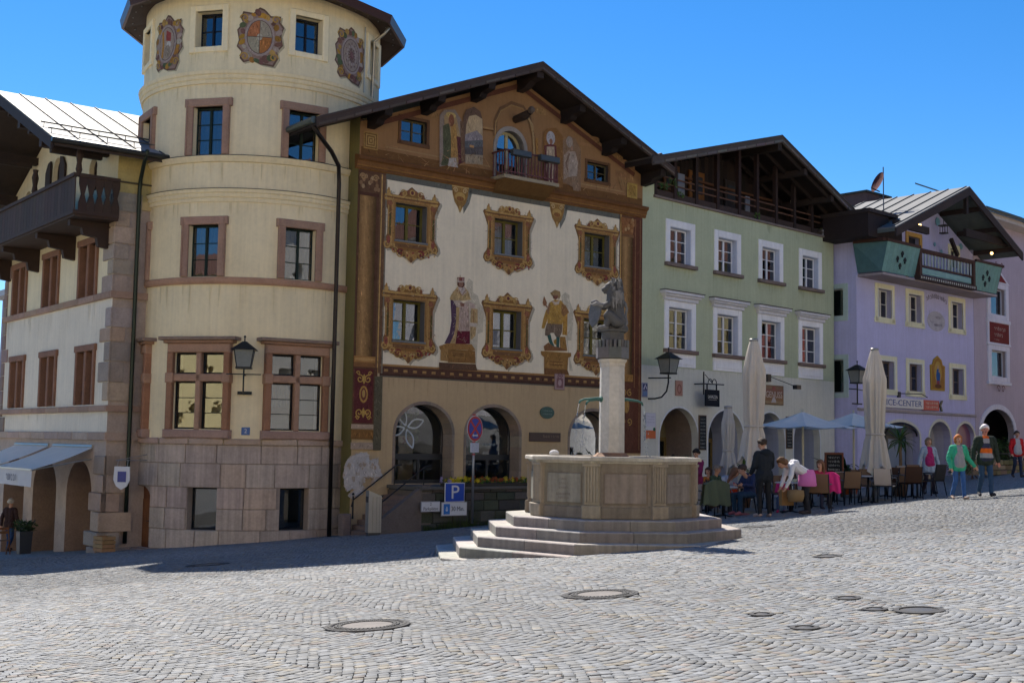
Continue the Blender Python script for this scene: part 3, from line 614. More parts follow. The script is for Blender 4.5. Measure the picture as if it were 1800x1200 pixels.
    for u in (-.5, -3.6, -7.3, -10.6):
        m = MB(mul(br, .8)); m.prism([(-1.2, 7.95), (0, 7.95), (0, 7.2), (-.35, 7.25), (-.4, 7.5), (-.8, 7.55), (-.85, 7.75), (-1.2, 7.78)], u - .1, u + .1)
        m.v = [(p[1], p[0], p[2]) for p in m.v]; m.build('balcony_bracket', 'wood', t)
    for u in (.18, -4.0): m = MB(br); m.lathe([(.06, 9.2), (.1, 9.3), (.07, 9.5), (.11, 9.75), (.07, 9.9), (.09, 10.0)], 8, None, (u, -1.2)); m.build('balcony_post', 'wood', t)
    # roof: sheet metal in standing-seam panels
    sl = .436; rz_, ru = 12.75, -5.55; zt = lambda u: rz_ - sl * abs(u - ru)
    ev = .75
    for s_ in (1, -1):
        e = ru + s_ * (5.55 + ev); sh = MB((.05, .035, .028)); P0, P1 = (ru, rz_ - .04), (e, zt(e) - .04)
        for y0, y1 in ((-2.1, 10),): sh.prism([(P0[0], P0[1]), (P1[0], P1[1]), (P1[0], P1[1] - .2), (P0[0], P0[1] - .2)], y0, y1)
        sh.build('roof_deck', 'wood', t)
        vb = MB((.035, .024, .02)); vb.prism([(ru, rz_ - .02), (e, zt(e) - .02), (e, zt(e) - .34), (ru, rz_ - .34)], -2.2, -2.12); vb.build('verge_board', 'wood', t)
        for k in range(15):
            y0 = -2.2 + k * .82
            for u0, u1 in ((0, .6), (.6, .86), (.86, 1.0)):
                a, b = ru + (e - ru) * u0, ru + (e - ru) * u1; m = MB(jit((.245, .245, .24), .12)); m.add([(a, y0 + .012, zt(a)), (b, y0 + .012, zt(b)), (b, y0 + .80, zt(b)), (a, y0 + .80, zt(a)), (a, y0 + .012, zt(a) - .02), (b, y0 + .012, zt(b) - .02), (b, y0 + .80, zt(b) - .02), (a, y0 + .80, zt(a) - .02)], [(0, 1, 2, 3), (0, 4, 5, 1), (1, 5, 6, 2), (2, 6, 7, 3), (3, 7, 4, 0)]); m.build('roof_panel', 'sheet', t)
            m = MB((.07, .07, .068)); m.beam((ru, y0, rz_ + .01), (e, y0, zt(e) + .01), .028, .05); m.build('roof_seam', 'sheet', t)
        if s_ > 0:
            m = MB((.06, .06, .055)); m.tube([(e + .08, -2.2, zt(e) - .08), (e + .08, 10, zt(e) - .08)], .08, 8); m.build('gutter', 'metal', t)
            for f_ in (.78, .9): m = MB((.12, .12, .11)); a = ru + (e - ru) * f_; m.tube([(a, -2.1, zt(a) + .12), (a, 10, zt(a) + .12)], .022, 6); [m.beam((a, y, zt(a)), (a, y, zt(a) + .14), .02, .02) for y in np.arange(-2, 10, .8)]; m.build('snow_guard', 'metal', t)
    for u in (-.9, -3.2, -5.55, -8, -10.3): m = MB((.04, .026, .02)); z = zt(u) - .42; m.box(u - .12, u + .12, -2.0, 0, z - .25, z); m.prism([(u - .12, z - .25), (u + .12, z - .25), (u + .08, z - .38), (u - .08, z - .38)], -1.7, -.2); m.build('roof_beam', 'wood', t)
    m = MB((.03, .04, .03)); m.tube([(.95, .5, 10.0), (.6, .55, 9.7), (.2, .62, 9.3), (.14, .62, 9.0), (.14, .62, .9), (.14, .62, -1.4)], .06, 8); m.build('downpipe', 'metal', t, smooth=True)
build_left()
# ================================================================== PAINTED HOUSE
PA = Fac(-4.679, 36.0, math.atan2(.6115, .791))
def tr(f, x0, y0, k):                             # photograph detail (zoomed k times from x0,y0) -> facade metres
    return lambda *pts: [f.uz(x0 + p[0] / k, y0 + p[1] / k) for p in pts]
GOLD, OCH, BRN, MAR, DK = (.50, .30, .10), (.38, .205, .07), (.20, .10, .045), (.16, .05, .045), (.08, .042, .028)
WHITEW = (.80, .685, .49)
def ornate(p, uc, z0, w, h, kind, rd):
    hw = w / 2
    half = [(0, -.68), (.1, -.56), (.2, -.5), (.28, -.53), (.4, -.47), (.55, -.42), (.68, -.32), (.78, -.3), (.93, -.34), (1.03, -.2), (1.0, -.05), (.9, .08), (.86, .2), (.86, .95), (.92, 1.1), (1.0, 1.3), (1.06, 1.42), (1.02, 1.5), (.92, 1.52), (.9, 1.64), (.82, 1.68), (.78, 1.52), (.5, 1.5)]
    half += [[(.42, 1.58), (.3, 1.68), (.16, 1.70), (.06, 1.8)], [(.35, 1.56), (.28, 1.66), (.2, 1.60), (.1, 1.7)]][kind] + [(0, 1.74 if kind else 1.84)]
    H = h / 1.25; pts = [(uc + x, z0 + z * H) for x, z in half] + [(uc - x, z0 + z * H) for x, z in half[-2:0:-1]]
    op = [(uc - hw, z0), (uc - hw, z0 + h), (uc + hw, z0 + h), (uc + hw, z0)]
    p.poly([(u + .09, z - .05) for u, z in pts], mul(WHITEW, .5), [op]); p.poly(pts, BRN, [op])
    ci = lambda k: [(uc + (u - uc) * k, z0 + .55 + (z - z0 - .55) * k) for u, z in pts]
    p.poly(ci(.955), (.27, .135, .045), [op])
    for a, b, col in ((.21, .02, OCH), (.19, .12, GOLD), (.05, .0, mul(OCH, .7))):    # moulded frame
        o_ = [(uc - hw - a, z0 - a), (uc + hw + a, z0 - a), (uc + hw + a, z0 + h + a), (uc - hw - a, z0 + h + a)]
        i_ = [(uc - hw - b, z0 - b), (uc - hw - b, z0 + h + b), (uc + hw + b, z0 + h + b), (uc + hw + b, z0 - b)]; p.poly(o_, col, [i_])
    for s in (-1, 1):                               # side pilasters, urns, consoles
        x = uc + s * .79; p.rect(x - .075, x + .075, z0 + .1, z0 + 1.3 * H, (.22, .10, .04)); p.rect(x - .06, x - .02, z0 + .15, z0 + 1.2 * H, GOLD if s < 0 else OCH); p.rect(x - .0, x + .05, z0 + .15, z0 + .85 * H, (.10, .09, .03))
        p.ell(x + s * .06, z0 + 1.34 * H, .13, .05, GOLD); p.ell(x, z0 + 1.2 * H, .1, .08, (.30, .12, .06)); p.ell(x + s * .05, z0 + 1.55 * H, .07, .1, GOLD); p.ell(x + s * .05, z0 + 1.66 * H, .035, .06, OCH)
        p.scroll(x + s * .08, z0 - .15, .15, GOLD, .05, 1.4, 1.5, s); p.ell(x + s * .02, z0 - .02, .07, .12, (.30, .09, .06)); p.scroll(x - s * .2, z0 - .32, .12, GOLD, .04, 1.3, 0, -s); p.ell(x - s * .42, z0 - .33, .13, .09, (.22, .05, .04)); p.scroll(x - s * .42, z0 - .38, .14, (.42, .24, .07), .035, 1.0, 3.4, -s)
    p.rect(uc - .98, uc + .98, z0 + 1.43 * H, z0 + 1.49 * H, GOLD); p.rect(uc - .9, uc + .9, z0 + 1.37 * H, z0 + 1.42 * H, BRN); p.rect(uc - hw, uc + hw, z0 - .21, z0 - .09, BRN)
    for k in range(7):                              # crest
        x = uc + (k - 3) * .13; p.ell(x, z0 + (1.56 + .10 * math.cos((k - 3) * .55)) * H, .07, .075, rd.choice([GOLD, OCH, (.25, .10, .05)]), 9)
    p.ell(uc, z0 + 1.64 * H, .1, .1, GOLD); p.ell(uc, z0 + 1.64 * H, .055, .06, MAR)
    for s in (-1, 1): p.scroll(uc + s * .3, z0 + 1.58 * H, .12, (.48, .30, .1), .035, 1.2, .5, s)
    p.poly([(uc - .3, z0 - .3), (uc + .3, z0 - .3), (uc + .2, z0 - .5), (uc, z0 - .66), (uc - .2, z0 - .5)], OCH); p.ell(uc, z0 - .42, .17, .12, (.40, .2, .07)); p.scroll(uc - .12, z0 - .47, .09, GOLD, .035, 1.3); p.scroll(uc + .12, z0 - .47, .09, GOLD, .035, 1.3, 0, -1); p.ell(uc, z0 - .56, .06, .09, BRN)
    ring_ = [GOLD, BRN, DK, (.52, .38, .2), (.30, .10, .07), (.14, .12, .07)]; av = (uc - hw, uc + hw, z0, z0 + h)
    for a, b, c, d in ((uc - .95, uc - .66, z0 - .2, z0 + 1.4 * H), (uc + .66, uc + .95, z0 - .2, z0 + 1.4 * H), (uc - .8, uc + .8, z0 + 1.3 * H, z0 + 1.6 * H), (uc - .75, uc + .75, z0 - .42, z0 - .08)): brush(p, a, b, c, d, 34, ring_, rd, av, .14)
    for k in range(16):
        t = rd.uniform(-.85, .85); p.ell(uc + t, z0 - .3 - .12 * (1 - t * t) + rd.uniform(-.06, .06), .035, .03, rd.choice([(.55, .36, .14), DK, (.3, .06, .05)]), 7)
def brush(p, u0, u1, z0, z1, n, cols, rd, avoid=None, L=.10):      # loose strokes of an old fresco
    for _ in range(n):
        u, z = rd.uniform(u0, u1), rd.uniform(z0, z1)
        if avoid and avoid[0] - .02 < u < avoid[1] + .02 and avoid[2] - .02 < z < avoid[3] + .02: continue
        a, l_ = rd.uniform(0, 3.14), rd.uniform(.3, 1) * L; w_ = rd.uniform(.01, .022); c, s = math.cos(a), math.sin(a)
        if avoid and any(avoid[0] - .01 < u + q * c * l_ < avoid[1] + .01 and avoid[2] - .01 < z + q * s * l_ < avoid[3] + .01 for q in (-.5, .5)): continue
        p.poly([(u - c * l_ / 2 - s * w_ / 2, z - s * l_ / 2 + c * w_ / 2), (u + c * l_ / 2, z + s * l_ / 2), (u - c * l_ / 2 + s * w_ / 2, z - s * l_ / 2 - c * w_ / 2)], jit(rd.choice(cols), .25))
def column(p, u0, u1, zt, zb):                    # painted fluted column between zt and zb
    n = 13; w = u1 - u0
    for k in range(n):
        x = k / (n - 1); lightness = max(.25, 1.05 - abs(x - .33) * 1.25); c = (.50 * lightness, .28 * lightness, .11 * lightness)
        a, b = u0 + w * k / n, u0 + w * (k + 1) / n; p.rect(a, b, zb, zt, mul(c, .55)); p.rect(a + (b - a) * .18, b - (b - a) * .3, zb, zt - .05, c)
def build_painted():
    t = thing('painted_house', 'gabled house with painted fluted columns, ornate window frames and figures', 'house', (-4.679, 36.0, -1.0), PA.rz, zabs=True)
    LOW, GAB = (.50, .36, .20), (.30, .16, .07)
    U = (1.9, 5.7, 9.58); wins = [(u, 7.8, 1.15, 1.16) for u in U] + [(u, 4.72, 1.15, 1.26) for u in U]
    holes = [(u - w / 2, u + w / 2, z, z + h) for u, z, w, h in wins] + [(1.45, 2.4, 10.92, 11.62), (9.08, 10.05, 10.84, 11.44), (5.13, 6.27, 10.28, 11.36, .57)]
    AR = [(1.42, 3.7), (4.05, 6.38), (8.35, 10.65)]; holes += [(a, b, .40, 1.92, 1.0) for a, b in AR]
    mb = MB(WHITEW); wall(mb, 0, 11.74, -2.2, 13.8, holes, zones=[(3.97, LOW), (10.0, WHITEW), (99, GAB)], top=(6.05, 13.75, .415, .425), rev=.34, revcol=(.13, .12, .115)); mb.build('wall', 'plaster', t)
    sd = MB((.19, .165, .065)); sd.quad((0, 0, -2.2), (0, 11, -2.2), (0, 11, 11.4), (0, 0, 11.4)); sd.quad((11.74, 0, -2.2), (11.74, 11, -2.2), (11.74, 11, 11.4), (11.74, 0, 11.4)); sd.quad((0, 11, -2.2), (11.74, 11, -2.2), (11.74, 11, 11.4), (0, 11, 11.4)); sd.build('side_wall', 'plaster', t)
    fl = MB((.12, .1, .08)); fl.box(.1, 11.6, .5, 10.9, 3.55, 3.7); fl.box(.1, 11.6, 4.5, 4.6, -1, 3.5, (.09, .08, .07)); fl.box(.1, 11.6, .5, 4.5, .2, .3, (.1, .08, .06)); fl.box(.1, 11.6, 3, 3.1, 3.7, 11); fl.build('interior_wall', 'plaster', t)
    # cornice below the gable: real moulding
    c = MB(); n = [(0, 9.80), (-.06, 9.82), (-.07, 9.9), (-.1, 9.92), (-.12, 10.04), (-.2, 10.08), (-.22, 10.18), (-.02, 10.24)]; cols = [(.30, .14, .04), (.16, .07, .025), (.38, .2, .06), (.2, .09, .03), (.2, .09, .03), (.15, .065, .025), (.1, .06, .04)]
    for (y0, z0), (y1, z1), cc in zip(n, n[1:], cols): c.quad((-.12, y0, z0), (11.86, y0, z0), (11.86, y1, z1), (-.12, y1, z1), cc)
    for e in (-.12, 11.86): c.add([(e, y, z) for y, z in n] + [(e, .05, 10.24), (e, .05, 9.8)], [tuple(range(10))], (.16, .07, .025))
    c.build('cornice', 'paint', t)
    p = Paint(); p.tex = 260; rd = random.Random(5)
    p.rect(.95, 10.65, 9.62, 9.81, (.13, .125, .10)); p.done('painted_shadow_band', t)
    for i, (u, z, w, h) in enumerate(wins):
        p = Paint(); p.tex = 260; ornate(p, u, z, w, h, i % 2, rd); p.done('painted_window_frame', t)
        cur = None if i == 0 else (((.58, .58, .62), 'full') if i in (1, 2) else ((.7, .68, .66), 'sides'))
        if i == 0: cur = ((.14, .02, .05), 'full', .35)
        window(t, u, z, w, h, 2, 2, .07, .03, .09, (.135, .11, .022), rev=.26, curtain=cur)
        s = MB((.2, .2, .19)); s.bbox(u - w / 2 - .03, u + w / 2 + .03, -.07, .3, z - .05, z + .012, .015); s.build('window_sill', 'stone', t)
    for u, z, w, h in ((1.925, 10.92, .95, .7), (9.565, 10.84, .97, .6)):
        window(t, u, z, w, h, 2, 2, .05, .025, .05, (.10, .075, .03), rev=.12); f = MB((.13, .06, .025)); [f.bbox(a, b, -.03, .1, c_, d, .01) for a, b, c_, d in ((u - w / 2 - .1, u - w / 2, z - .1, z + h + .1), (u + w / 2, u + w / 2 + .1, z - .1, z + h + .1), (u - w / 2, u + w / 2, z + h, z + h + .1), (u - w / 2 - .12, u + w / 2 + .12, z - .12, z))]; f.build('window_surround', 'wood', t)
    # balcony door and balcony
    window(t, 5.7, 10.28, 1.14, 1.08, 2, 1, .09, .03, .1, (.45, .38, .2), rev=.2, rise=.57)
    f = MB((.30, .26, .22)); o_, i_ = arc(5.0, 6.4, 11.36, .72), arc(5.13, 6.27, 11.36, .57)
    for k in range(14): f.prism([o_[k], o_[k + 1], i_[k + 1], i_[k]], -.05, .05)
    f.bbox(5.0, 5.13, -.05, .05, 10.25, 11.36); f.bbox(6.27, 6.4, -.05, .05, 10.25, 11.36); f.build('door_surround', 'stone', t)
    b = MB((.34, .27, .17)); b.box(4.92, 7.2, -.75, 0, 10.16, 10.27); b.build('balcony_slab', 'stone', t)
    b = MB((.16, .085, .03)); b.prism([(-.7, 10.16), (0, 10.16), (0, 9.78), (-.25, 9.85)], 5.0, 7.12); b.v = [(q[1], q[0], q[2]) for q in b.v]; b.build('balcony_underside', 'paint', t)
    rl = (.13, .04, .035); b = MB(rl); b.box(4.95, 7.18, -.73, -.68, 11.05, 11.10); b.box(4.95, 7.18, -.73, -.68, 10.36, 10.40); b.box(4.95, 5.0, -.7, 0, 11.05, 11.1); b.box(7.13, 7.18, -.7, 0, 11.05, 11.1); b.build('balcony_rail', 'iron', t)
    for k in range(17): m = MB(rl); u = 4.97 + k * 2.18 / 16; m.lathe([(.018, 10.27), (.025, 10.5), (.03, 10.62), (.02, 10.8), (.018, 11.06)], 6, None, (u, -.705)); m.build('baluster', 'iron', t)
    for k in range(4):
        for u in (4.975, 7.155): m = MB(rl); m.tube([(u, -.55 + k * .16, 10.27), (u, -.55 + k * .16, 11.06)], .018, 6); m.build('baluster', 'iron', t)
    for a, b_ in ((5.15, 5.9), (6.3, 7.1)): m = MB((.05, .06, .06)); m.bbox(a, b_, -.92, -.74, 10.9, 11.1, .02); m.build('flower_trough', 'enamel', t)
    # painted columns
    p = Paint(); p.tex = 260; p.rect(-.02, .98, 3.7, 9.8, (.115, .055, .03)); p.rect(.74, .95, 3.7, 9.75, (.16, .085, .045)); p.rect(.80, .84, 3.7, 9.75, GOLD); p.rect(.95, 1.0, 3.7, 9.6, (.2, .17, .12)); column(p, .06, .62, 9.1, 4.15)
    p.rect(.0, .70, 9.02, 9.12, (.09, .04, .025)); p.poly([(.05, 9.12), (.63, 9.12), (.74, 9.7), (-.02, 9.7)], (.13, .065, .035))
    for k in range(14): p.ell(.36 + rd.uniform(-.33, .33), 9.42 + rd.uniform(-.24, .26), .06, .07, rd.choice([(.28, .16, .08), (.2, .1, .05), (.38, .25, .13)]), 9)
    for s in (-1, 1): p.scroll(.35 + s * .22, 9.58, .11, (.36, .22, .1), .04, 1.4, 0, s)
    p.rect(-.02, .72, 4.0, 4.18, (.38, .19, .06)); p.ell(.35, 4.09, .37, .05, (.5, .28, .1)); p.rect(-.02, .72, 3.86, 4.0, (.24, .11, .04))
    p.rect(-.04, .80, 2.15, 3.86, (.12, .055, .03)); p.rect(.02, .66, 2.2, 3.8, (.12, .03, .028)); p.ell(.34, 3.05, .15, .26, (.40, .22, .06)); p.ell(.34, 3.05, .10, .19, (.16, .05, .035)); p.ell(.34, 3.07, .055, .12, (.42, .25, .08))
    for zz in (3.5, 2.5):
        for s in (-1, 1): p.scroll(.34 + s * .14, zz, .13, (.47, .28, .07), .035, 1.3, 1.2 if zz > 3 else 4.5, s); p.scroll(.34 + s * .2, zz + (.17 if zz > 3 else -.15), .07, (.47, .28, .07), .028, 1.2, 0, s)
        p.poly([(.34, zz + .16), (.42, zz), (.34, zz - .16), (.26, zz)], (.45, .27, .07))
    p.rect(-.06, .80, 2.02, 2.16, (.42, .30, .2)); p.rect(-.06, .80, 1.72, 2.0, (.24, .115, .035)); p.rect(-.06, .80, 1.42, 1.62, (.38, .28, .2)); p.rect(.7, .98, 1.4, 3.6, (.12, .10, .06))
    ZZ = tr(PA, 580, 760, 6); line_ = [(215, 250), (290, 215), (380, 220), (410, 290), (495, 268), (505, 380), (545, 480), (480, 520), (430, 570), (400, 545), (440, 480), (350, 470), (330, 540), (350, 590), (300, 670), (210, 680), (180, 660), (260, 600), (160, 600), (135, 480), (150, 330)]
    def ragged(pts, n, a, grow=0):
        out = []
        for (x0, y0), (x1, y1) in zip(pts, pts[1:] + pts[:1]): out += [(x0 + (x1 - x0) * k / n + rd.gauss(0, a) - grow * (1 if x0 < 300 else -1), y0 + (y1 - y0) * k / n + rd.gauss(0, a)) for k in range(n)]
        return out
    p.poly(ZZ(*ragged(line_, 6, 6, 6)), (.42, .33, .25)); p.poly(ZZ(*ragged(line_, 8, 10)), (.47, .43, .39))
    for k in range(60): x, y = rd.uniform(170, 480), rd.uniform(250, 620); q = rd.uniform(5, 26); p.poly(ZZ(*[(x + q * rd.uniform(.4, 1.2) * math.cos(a), y + q * rd.uniform(.5, 1.9) * math.sin(a)) for a in (2 * math.pi * k2 / 11 for k2 in range(11))]), jit(rd.choice([(.42, .36, .29), (.52, .50, .48), (.45, .40, .35), (.40, .32, .24)]), .06)) if (x - 320) ** 2 / 150 ** 2 + (y - 400) ** 2 / 130 ** 2 < 1 else None
    p.done('painted_column', t, 'painted fluted column with crumbling white patch below')
    p = Paint(); p.tex = 260; p.rect(10.62, 11.72, 3.7, 9.8, (.13, .06, .03)); p.rect(10.66, 10.72, 3.7, 9.8, GOLD); column(p, 10.76, 11.24, 9.1, 4.15); p.rect(11.28, 11.72, 1.4, 9.8, (.125, .045, .025)); p.rect(11.36, 11.4, 3.7, 9.7, (.25, .12, .05)); p.rect(11.6, 11.64, 1.5, 9.7, (.22, .11, .05))
    p.rect(10.70, 11.30, 9.02, 9.12, BRN); p.poly([(10.75, 9.12), (11.25, 9.12), (11.36, 9.7), (10.66, 9.7)], (.26, .11, .04))
    for k in range(12): p.ell(11.0 + rd.uniform(-.28, .28), 9.42 + rd.uniform(-.24, .26), .06, .07, rd.choice([(.36, .18, .07), (.28, .12, .05), (.42, .25, .11)]), 9)
    p.rect(10.7, 11.3, 3.9, 4.15, (.34, .17, .05)); p.rect(10.66, 11.34, 1.4, 3.86, (.13, .05, .03)); p.ell(11, 3.05, .14, .26, (.36, .2, .06))
    for zz in (3.5, 2.5):
        for s in (-1, 1): p.scroll(11 + s * .14, zz, .13, (.42, .25, .07), .035, 1.3, 1.2 if zz > 3 else 4.5, s)
    p.done('painted_column', t)
    # belt with gold dentils
    p = Paint(); p.tex = 260; p.rect(.9, 10.66, 3.62, 3.97, (.105, .05, .032)); p.rect(.9, 10.66, 3.93, 3.99, OCH); p.rect(.9, 10.66, 3.60, 3.64, (.12, .11, .08)); p.rect(.9, 10.66, 3.66, 3.69, (.05, .028, .02))
    for k in range(28): u = 1.05 + k * .345; p.rect(u, u + .15, 3.76, 3.84, (.33, .18, .07)); p.rect(u + .02, u + .13, 3.81, 3.835, (.46, .28, .1))
    p.done('painted_belt', t)
    # the two large figures on pedestals, traced from the wall
    Z = tr(PA, 770, 470, 6); p = Paint(); p.tex = 260; sh = mul(WHITEW, .7)
    p.poly(Z((300, 160), (325, 115), (365, 150), (365, 260), (420, 300), (440, 380), (485, 440), (470, 680), (420, 700), (400, 1085), (440, 1085), (330, 1000), (300, 600)), sh)
    p.poly(Z((130, 340), (190, 350), (240, 500), (200, 700), (150, 810), (65, 800), (120, 690), (140, 560)), (.10, .055, .085)); p.poly(Z((190, 420), (225, 420), (225, 600), (200, 720), (180, 805), (125, 800), (170, 700), (190, 560)), (.44, .29, .13))
    p.poly(Z((205, 660), (335, 660), (335, 805), (180, 810)), (.13, .02, .03)); p.poly(Z((225, 400), (320, 350), (335, 670), (215, 670)), (.52, .38, .3))
    for k in range(6): p.line(Z((235 + k * 17, 420), (228 + k * 18, 660)), .02, (.36, .25, .19))
    p.poly(Z((120, 335), (135, 290), (200, 205), (270, 195), (320, 260), (345, 340), (260, 350), (180, 360)), (.46, .31, .14)); p.poly(Z((205, 210), (270, 200), (300, 260), (255, 300)), (.55, .44, .36)); p.line(Z((195, 235), (250, 295), (290, 240)), .025, (.25, .1, .05))
    p.poly(Z((155, 345), (235, 350), (275, 390), (260, 420), (190, 415)), (.50, .38, .29)); p.poly(Z((230, 370), (275, 380), (270, 415), (235, 410)), (.24, .11, .07)); p.poly(Z((320, 355), (385, 390), (390, 430), (340, 435)), (.5, .37, .3))
    p.poly(Z((345, 430), (415, 440), (415, 600), (400, 630), (390, 720), (340, 770), (335, 620)), (.45, .3, .14)); p.poly(Z((330, 580), (415, 590), (400, 630), (335, 620)), (.55, .45, .35)); p.line(Z((375, 450), (372, 580)), .03, (.3, .15, .06))
    p.poly(Z((200, 150), (275, 150), (278, 190), (255, 215), (215, 205), (200, 190)), (.13, .05, .03)); p.poly(Z((215, 155), (262, 155), (260, 195), (240, 208), (218, 195)), (.30, .155, .10)); p.poly(Z((198, 105), (275, 105), (272, 152), (205, 150)), (.25, .08, .06)); p.line(Z((198, 150), (275, 152)), .045, (.47, .38, .3)); p.line(Z((228, 80), (230, 108)), .02, (.3, .15, .05)); p.line(Z((212, 110), (212, 148)), .03, (.5, .42, .34)); p.line(Z((258, 110), (258, 148)), .03, (.5, .42, .34))
    p.poly(Z((5, 830), (90, 800), (350, 810), (390, 870), (330, 880), (300, 870), (100, 862), (20, 870)), (.33, .17, .055)); p.poly(Z((25, 865), (100, 855), (100, 990), (20, 980)), (.36, .2, .07)); p.poly(Z((100, 860), (385, 880), (390, 1010), (100, 1000)), (.25, .125, .04)); p.poly(Z((130, 885), (280, 893), (280, 965), (130, 955)), (.30, .155, .05))
    for k in (905, 925): p.line(Z((145, k), (265, k + 6)), .02, (.12, .05, .02))
    p.poly(Z((5, 1000), (390, 1020), (410, 1090), (5, 1075)), (.13, .07, .04)); brush(p, *[f for f in (PA.uz(795, 540)[0], PA.uz(828, 540)[0])], PA.uz(810, 600)[1], PA.uz(810, 510)[1], 70, [(.55, .42, .28), (.3, .18, .1), (.5, .4, .33), (.2, .1, .1)], rd, None, .16); p.done('painted_figure', t, 'painted crowned figure in ochre mantle on a pedestal')
    p = Paint(); p.tex = 260; p.poly(Z((1300, 300), (1340, 262), (1385, 290), (1385, 350), (1425, 450), (1425, 560), (1405, 770), (1365, 770), (1385, 1090), (1420, 1090), (1380, 900), (1340, 700)), sh)
    p.poly(Z((1140, 440), (1170, 470), (1150, 560), (1120, 645), (1090, 640), (1110, 540)), (.44, .24, .055)); p.poly(Z((1320, 480), (1365, 480), (1360, 715), (1310, 710)), (.44, .23, .05))
    p.poly(Z((1175, 370), (1230, 340), (1300, 350), (1345, 420), (1380, 480), (1330, 510), (1310, 600), (1150, 600), (1160, 480)), (.46, .26, .06)); p.poly(Z((1300, 380), (1345, 400), (1380, 470), (1320, 520), (1300, 480)), (.30, .15, .06)); p.poly(Z((1170, 370), (1185, 400), (1165, 500), (1140, 470)), (.30, .16, .07)); p.poly(Z((1195, 345), (1240, 365), (1285, 345), (1270, 390), (1220, 395)), (.52, .42, .32))
    p.poly(Z((1145, 590), (1310, 600), (1305, 680), (1280, 740), (1240, 730), (1220, 690), (1185, 690), (1170, 725), (1125, 715), (1130, 650)), (.19, .13, .085)); p.line(Z((1225, 610), (1228, 690)), .03, (.3, .22, .15))
    p.poly(Z((1150, 720), (1185, 705), (1200, 770), (1225, 830), (1200, 830), (1170, 790)), (.05, .11, .085)); p.poly(Z((1245, 730), (1280, 735), (1275, 810), (1275, 870), (1245, 870), (1245, 800)), (.05, .11, .085)); p.poly(Z((1215, 770), (1245, 750), (1245, 820), (1220, 800)), (.40, .22, .05)); p.poly(Z((1282, 730), (1340, 730), (1360, 880), (1285, 860)), (.32, .17, .05))
    p.poly(Z((1205, 270), (1270, 270), (1265, 320), (1235, 342), (1212, 320)), (.28, .14, .09)); p.poly(Z((1180, 270), (1230, 235), (1285, 255), (1290, 300), (1270, 345), (1262, 290), (1200, 300)), (.34, .22, .10)); p.poly(Z((1205, 300), (1260, 300), (1250, 335), (1215, 330)), (.2, .08, .05)); p.poly(Z((1115, 300), (1145, 370), (1140, 405), (1110, 405), (1100, 370)), (.29, .14, .07)); p.line(Z((1135, 400), (1150, 420)), .05, (.3, .16, .1))
    p.poly(Z((1110, 830), (1160, 790), (1210, 830), (1290, 845), (1360, 880), (1120, 880)), (.24, .11, .045)); p.poly(Z((1080, 880), (1400, 900), (1400, 940), (1370, 950), (1360, 1120), (1115, 1110), (1115, 945), (1085, 920)), (.30, .155, .045)); p.poly(Z((1145, 970), (1330, 985), (1330, 1070), (1145, 1055)), (.34, .18, .055)); p.poly(Z((1115, 1060), (1360, 1080), (1380, 1135), (1115, 1130)), (.19, .09, .035))
    for k in (990, 1022): p.line(Z((1170, k), (1310, k + 10)), .03, (.16, .07, .025))
    brush(p, PA.uz(964, 560)[0], PA.uz(988, 560)[0], PA.uz(975, 570)[1], PA.uz(975, 532)[1], 50, [(.5, .32, .1), (.3, .16, .06), (.55, .38, .16)], rd, None, .16); p.done('painted_figure', t, 'painted man in golden doublet and hat on a pedestal')
    # corbel brackets
    for u in (3.73, 7.75):
        p = Paint(); p.tex = 260; z = 9.38; p.poly([(u - .02, z + .4), (u + .5, z + .4), (u + .36, z - .1), (u + .14, z - .45), (u + .1, z)], (.2, .19, .15)); p.poly([(u - .33, z + .42), (u + .33, z + .42), (u + .3, z + .15), (u + .22, z - .1), (u + .1, z - .25), (u, z - .45), (u - .1, z - .25), (u - .22, z - .1), (u - .3, z + .15)], (.30, .16, .05))
        p.ell(u, z + .08, .2, .15, (.47, .29, .09)); p.ell(u, z + .02, .15, .08, (.28, .12, .04)); [p.scroll(u + s * .18, z + .28, .09, (.52, .36, .17), .035, 1.3, 0, s) for s in (-1, 1)]; p.rect(u - .33, u + .33, z + .38, z + .42, (.5, .33, .14)); p.ell(u, z - .3, .06, .1, (.42, .25, .08)); p.done('painted_bracket', t)
    # gable paintings
    Z = tr(PA, 760, 170, 6); p = Paint(); p.tex = 260; T0 = mul(GAB, .7)
    p.rect(.05, 11.7, 10.24, 10.5, (.17, .08, .028)); p.line([(.9, 10.62), (4.9, 10.62)], .04, (.36, .22, .10)); p.line([(7.3, 10.62), (10.8, 10.62)], .04, (.36, .22, .10))
    for k in range(60):
        u = rd.uniform(.5, 11.2); z = rd.uniform(10.6, 11.0 + 2.2 * (1 - abs(u - 6) / 6)); w2, h2 = rd.uniform(.3, .9), rd.uniform(.1, .3)
        if any(u < b and u + w2 > a and z < d and z + h2 > c for a, b, c, d in ((1.2, 2.65, 10.6, 11.8), (8.85, 10.3, 10.6, 11.6), (4.7, 6.7, 10.2, 12.3))): continue
        p.rect(u, u + w2, z, z + h2, jit(GAB, .12))
    p.rect(.12, .62, 10.45, 10.98, (.36, .21, .07)); [p.poly([(.16 + a, 10.49 + a), (.58 - a, 10.49 + a), (.58 - a, 10.94 - a), (.16 + a, 10.94 - a)], (.17, .085, .03) if i % 2 == 0 else (.40, .25, .09)) for i, a in enumerate((0, .035, .075, .11, .15, .18))]
    p.rect(10.95, 11.45, 10.45, 10.98, (.40, .26, .07)); p.rect(11.02, 11.38, 10.52, 10.9, (.3, .18, .05))
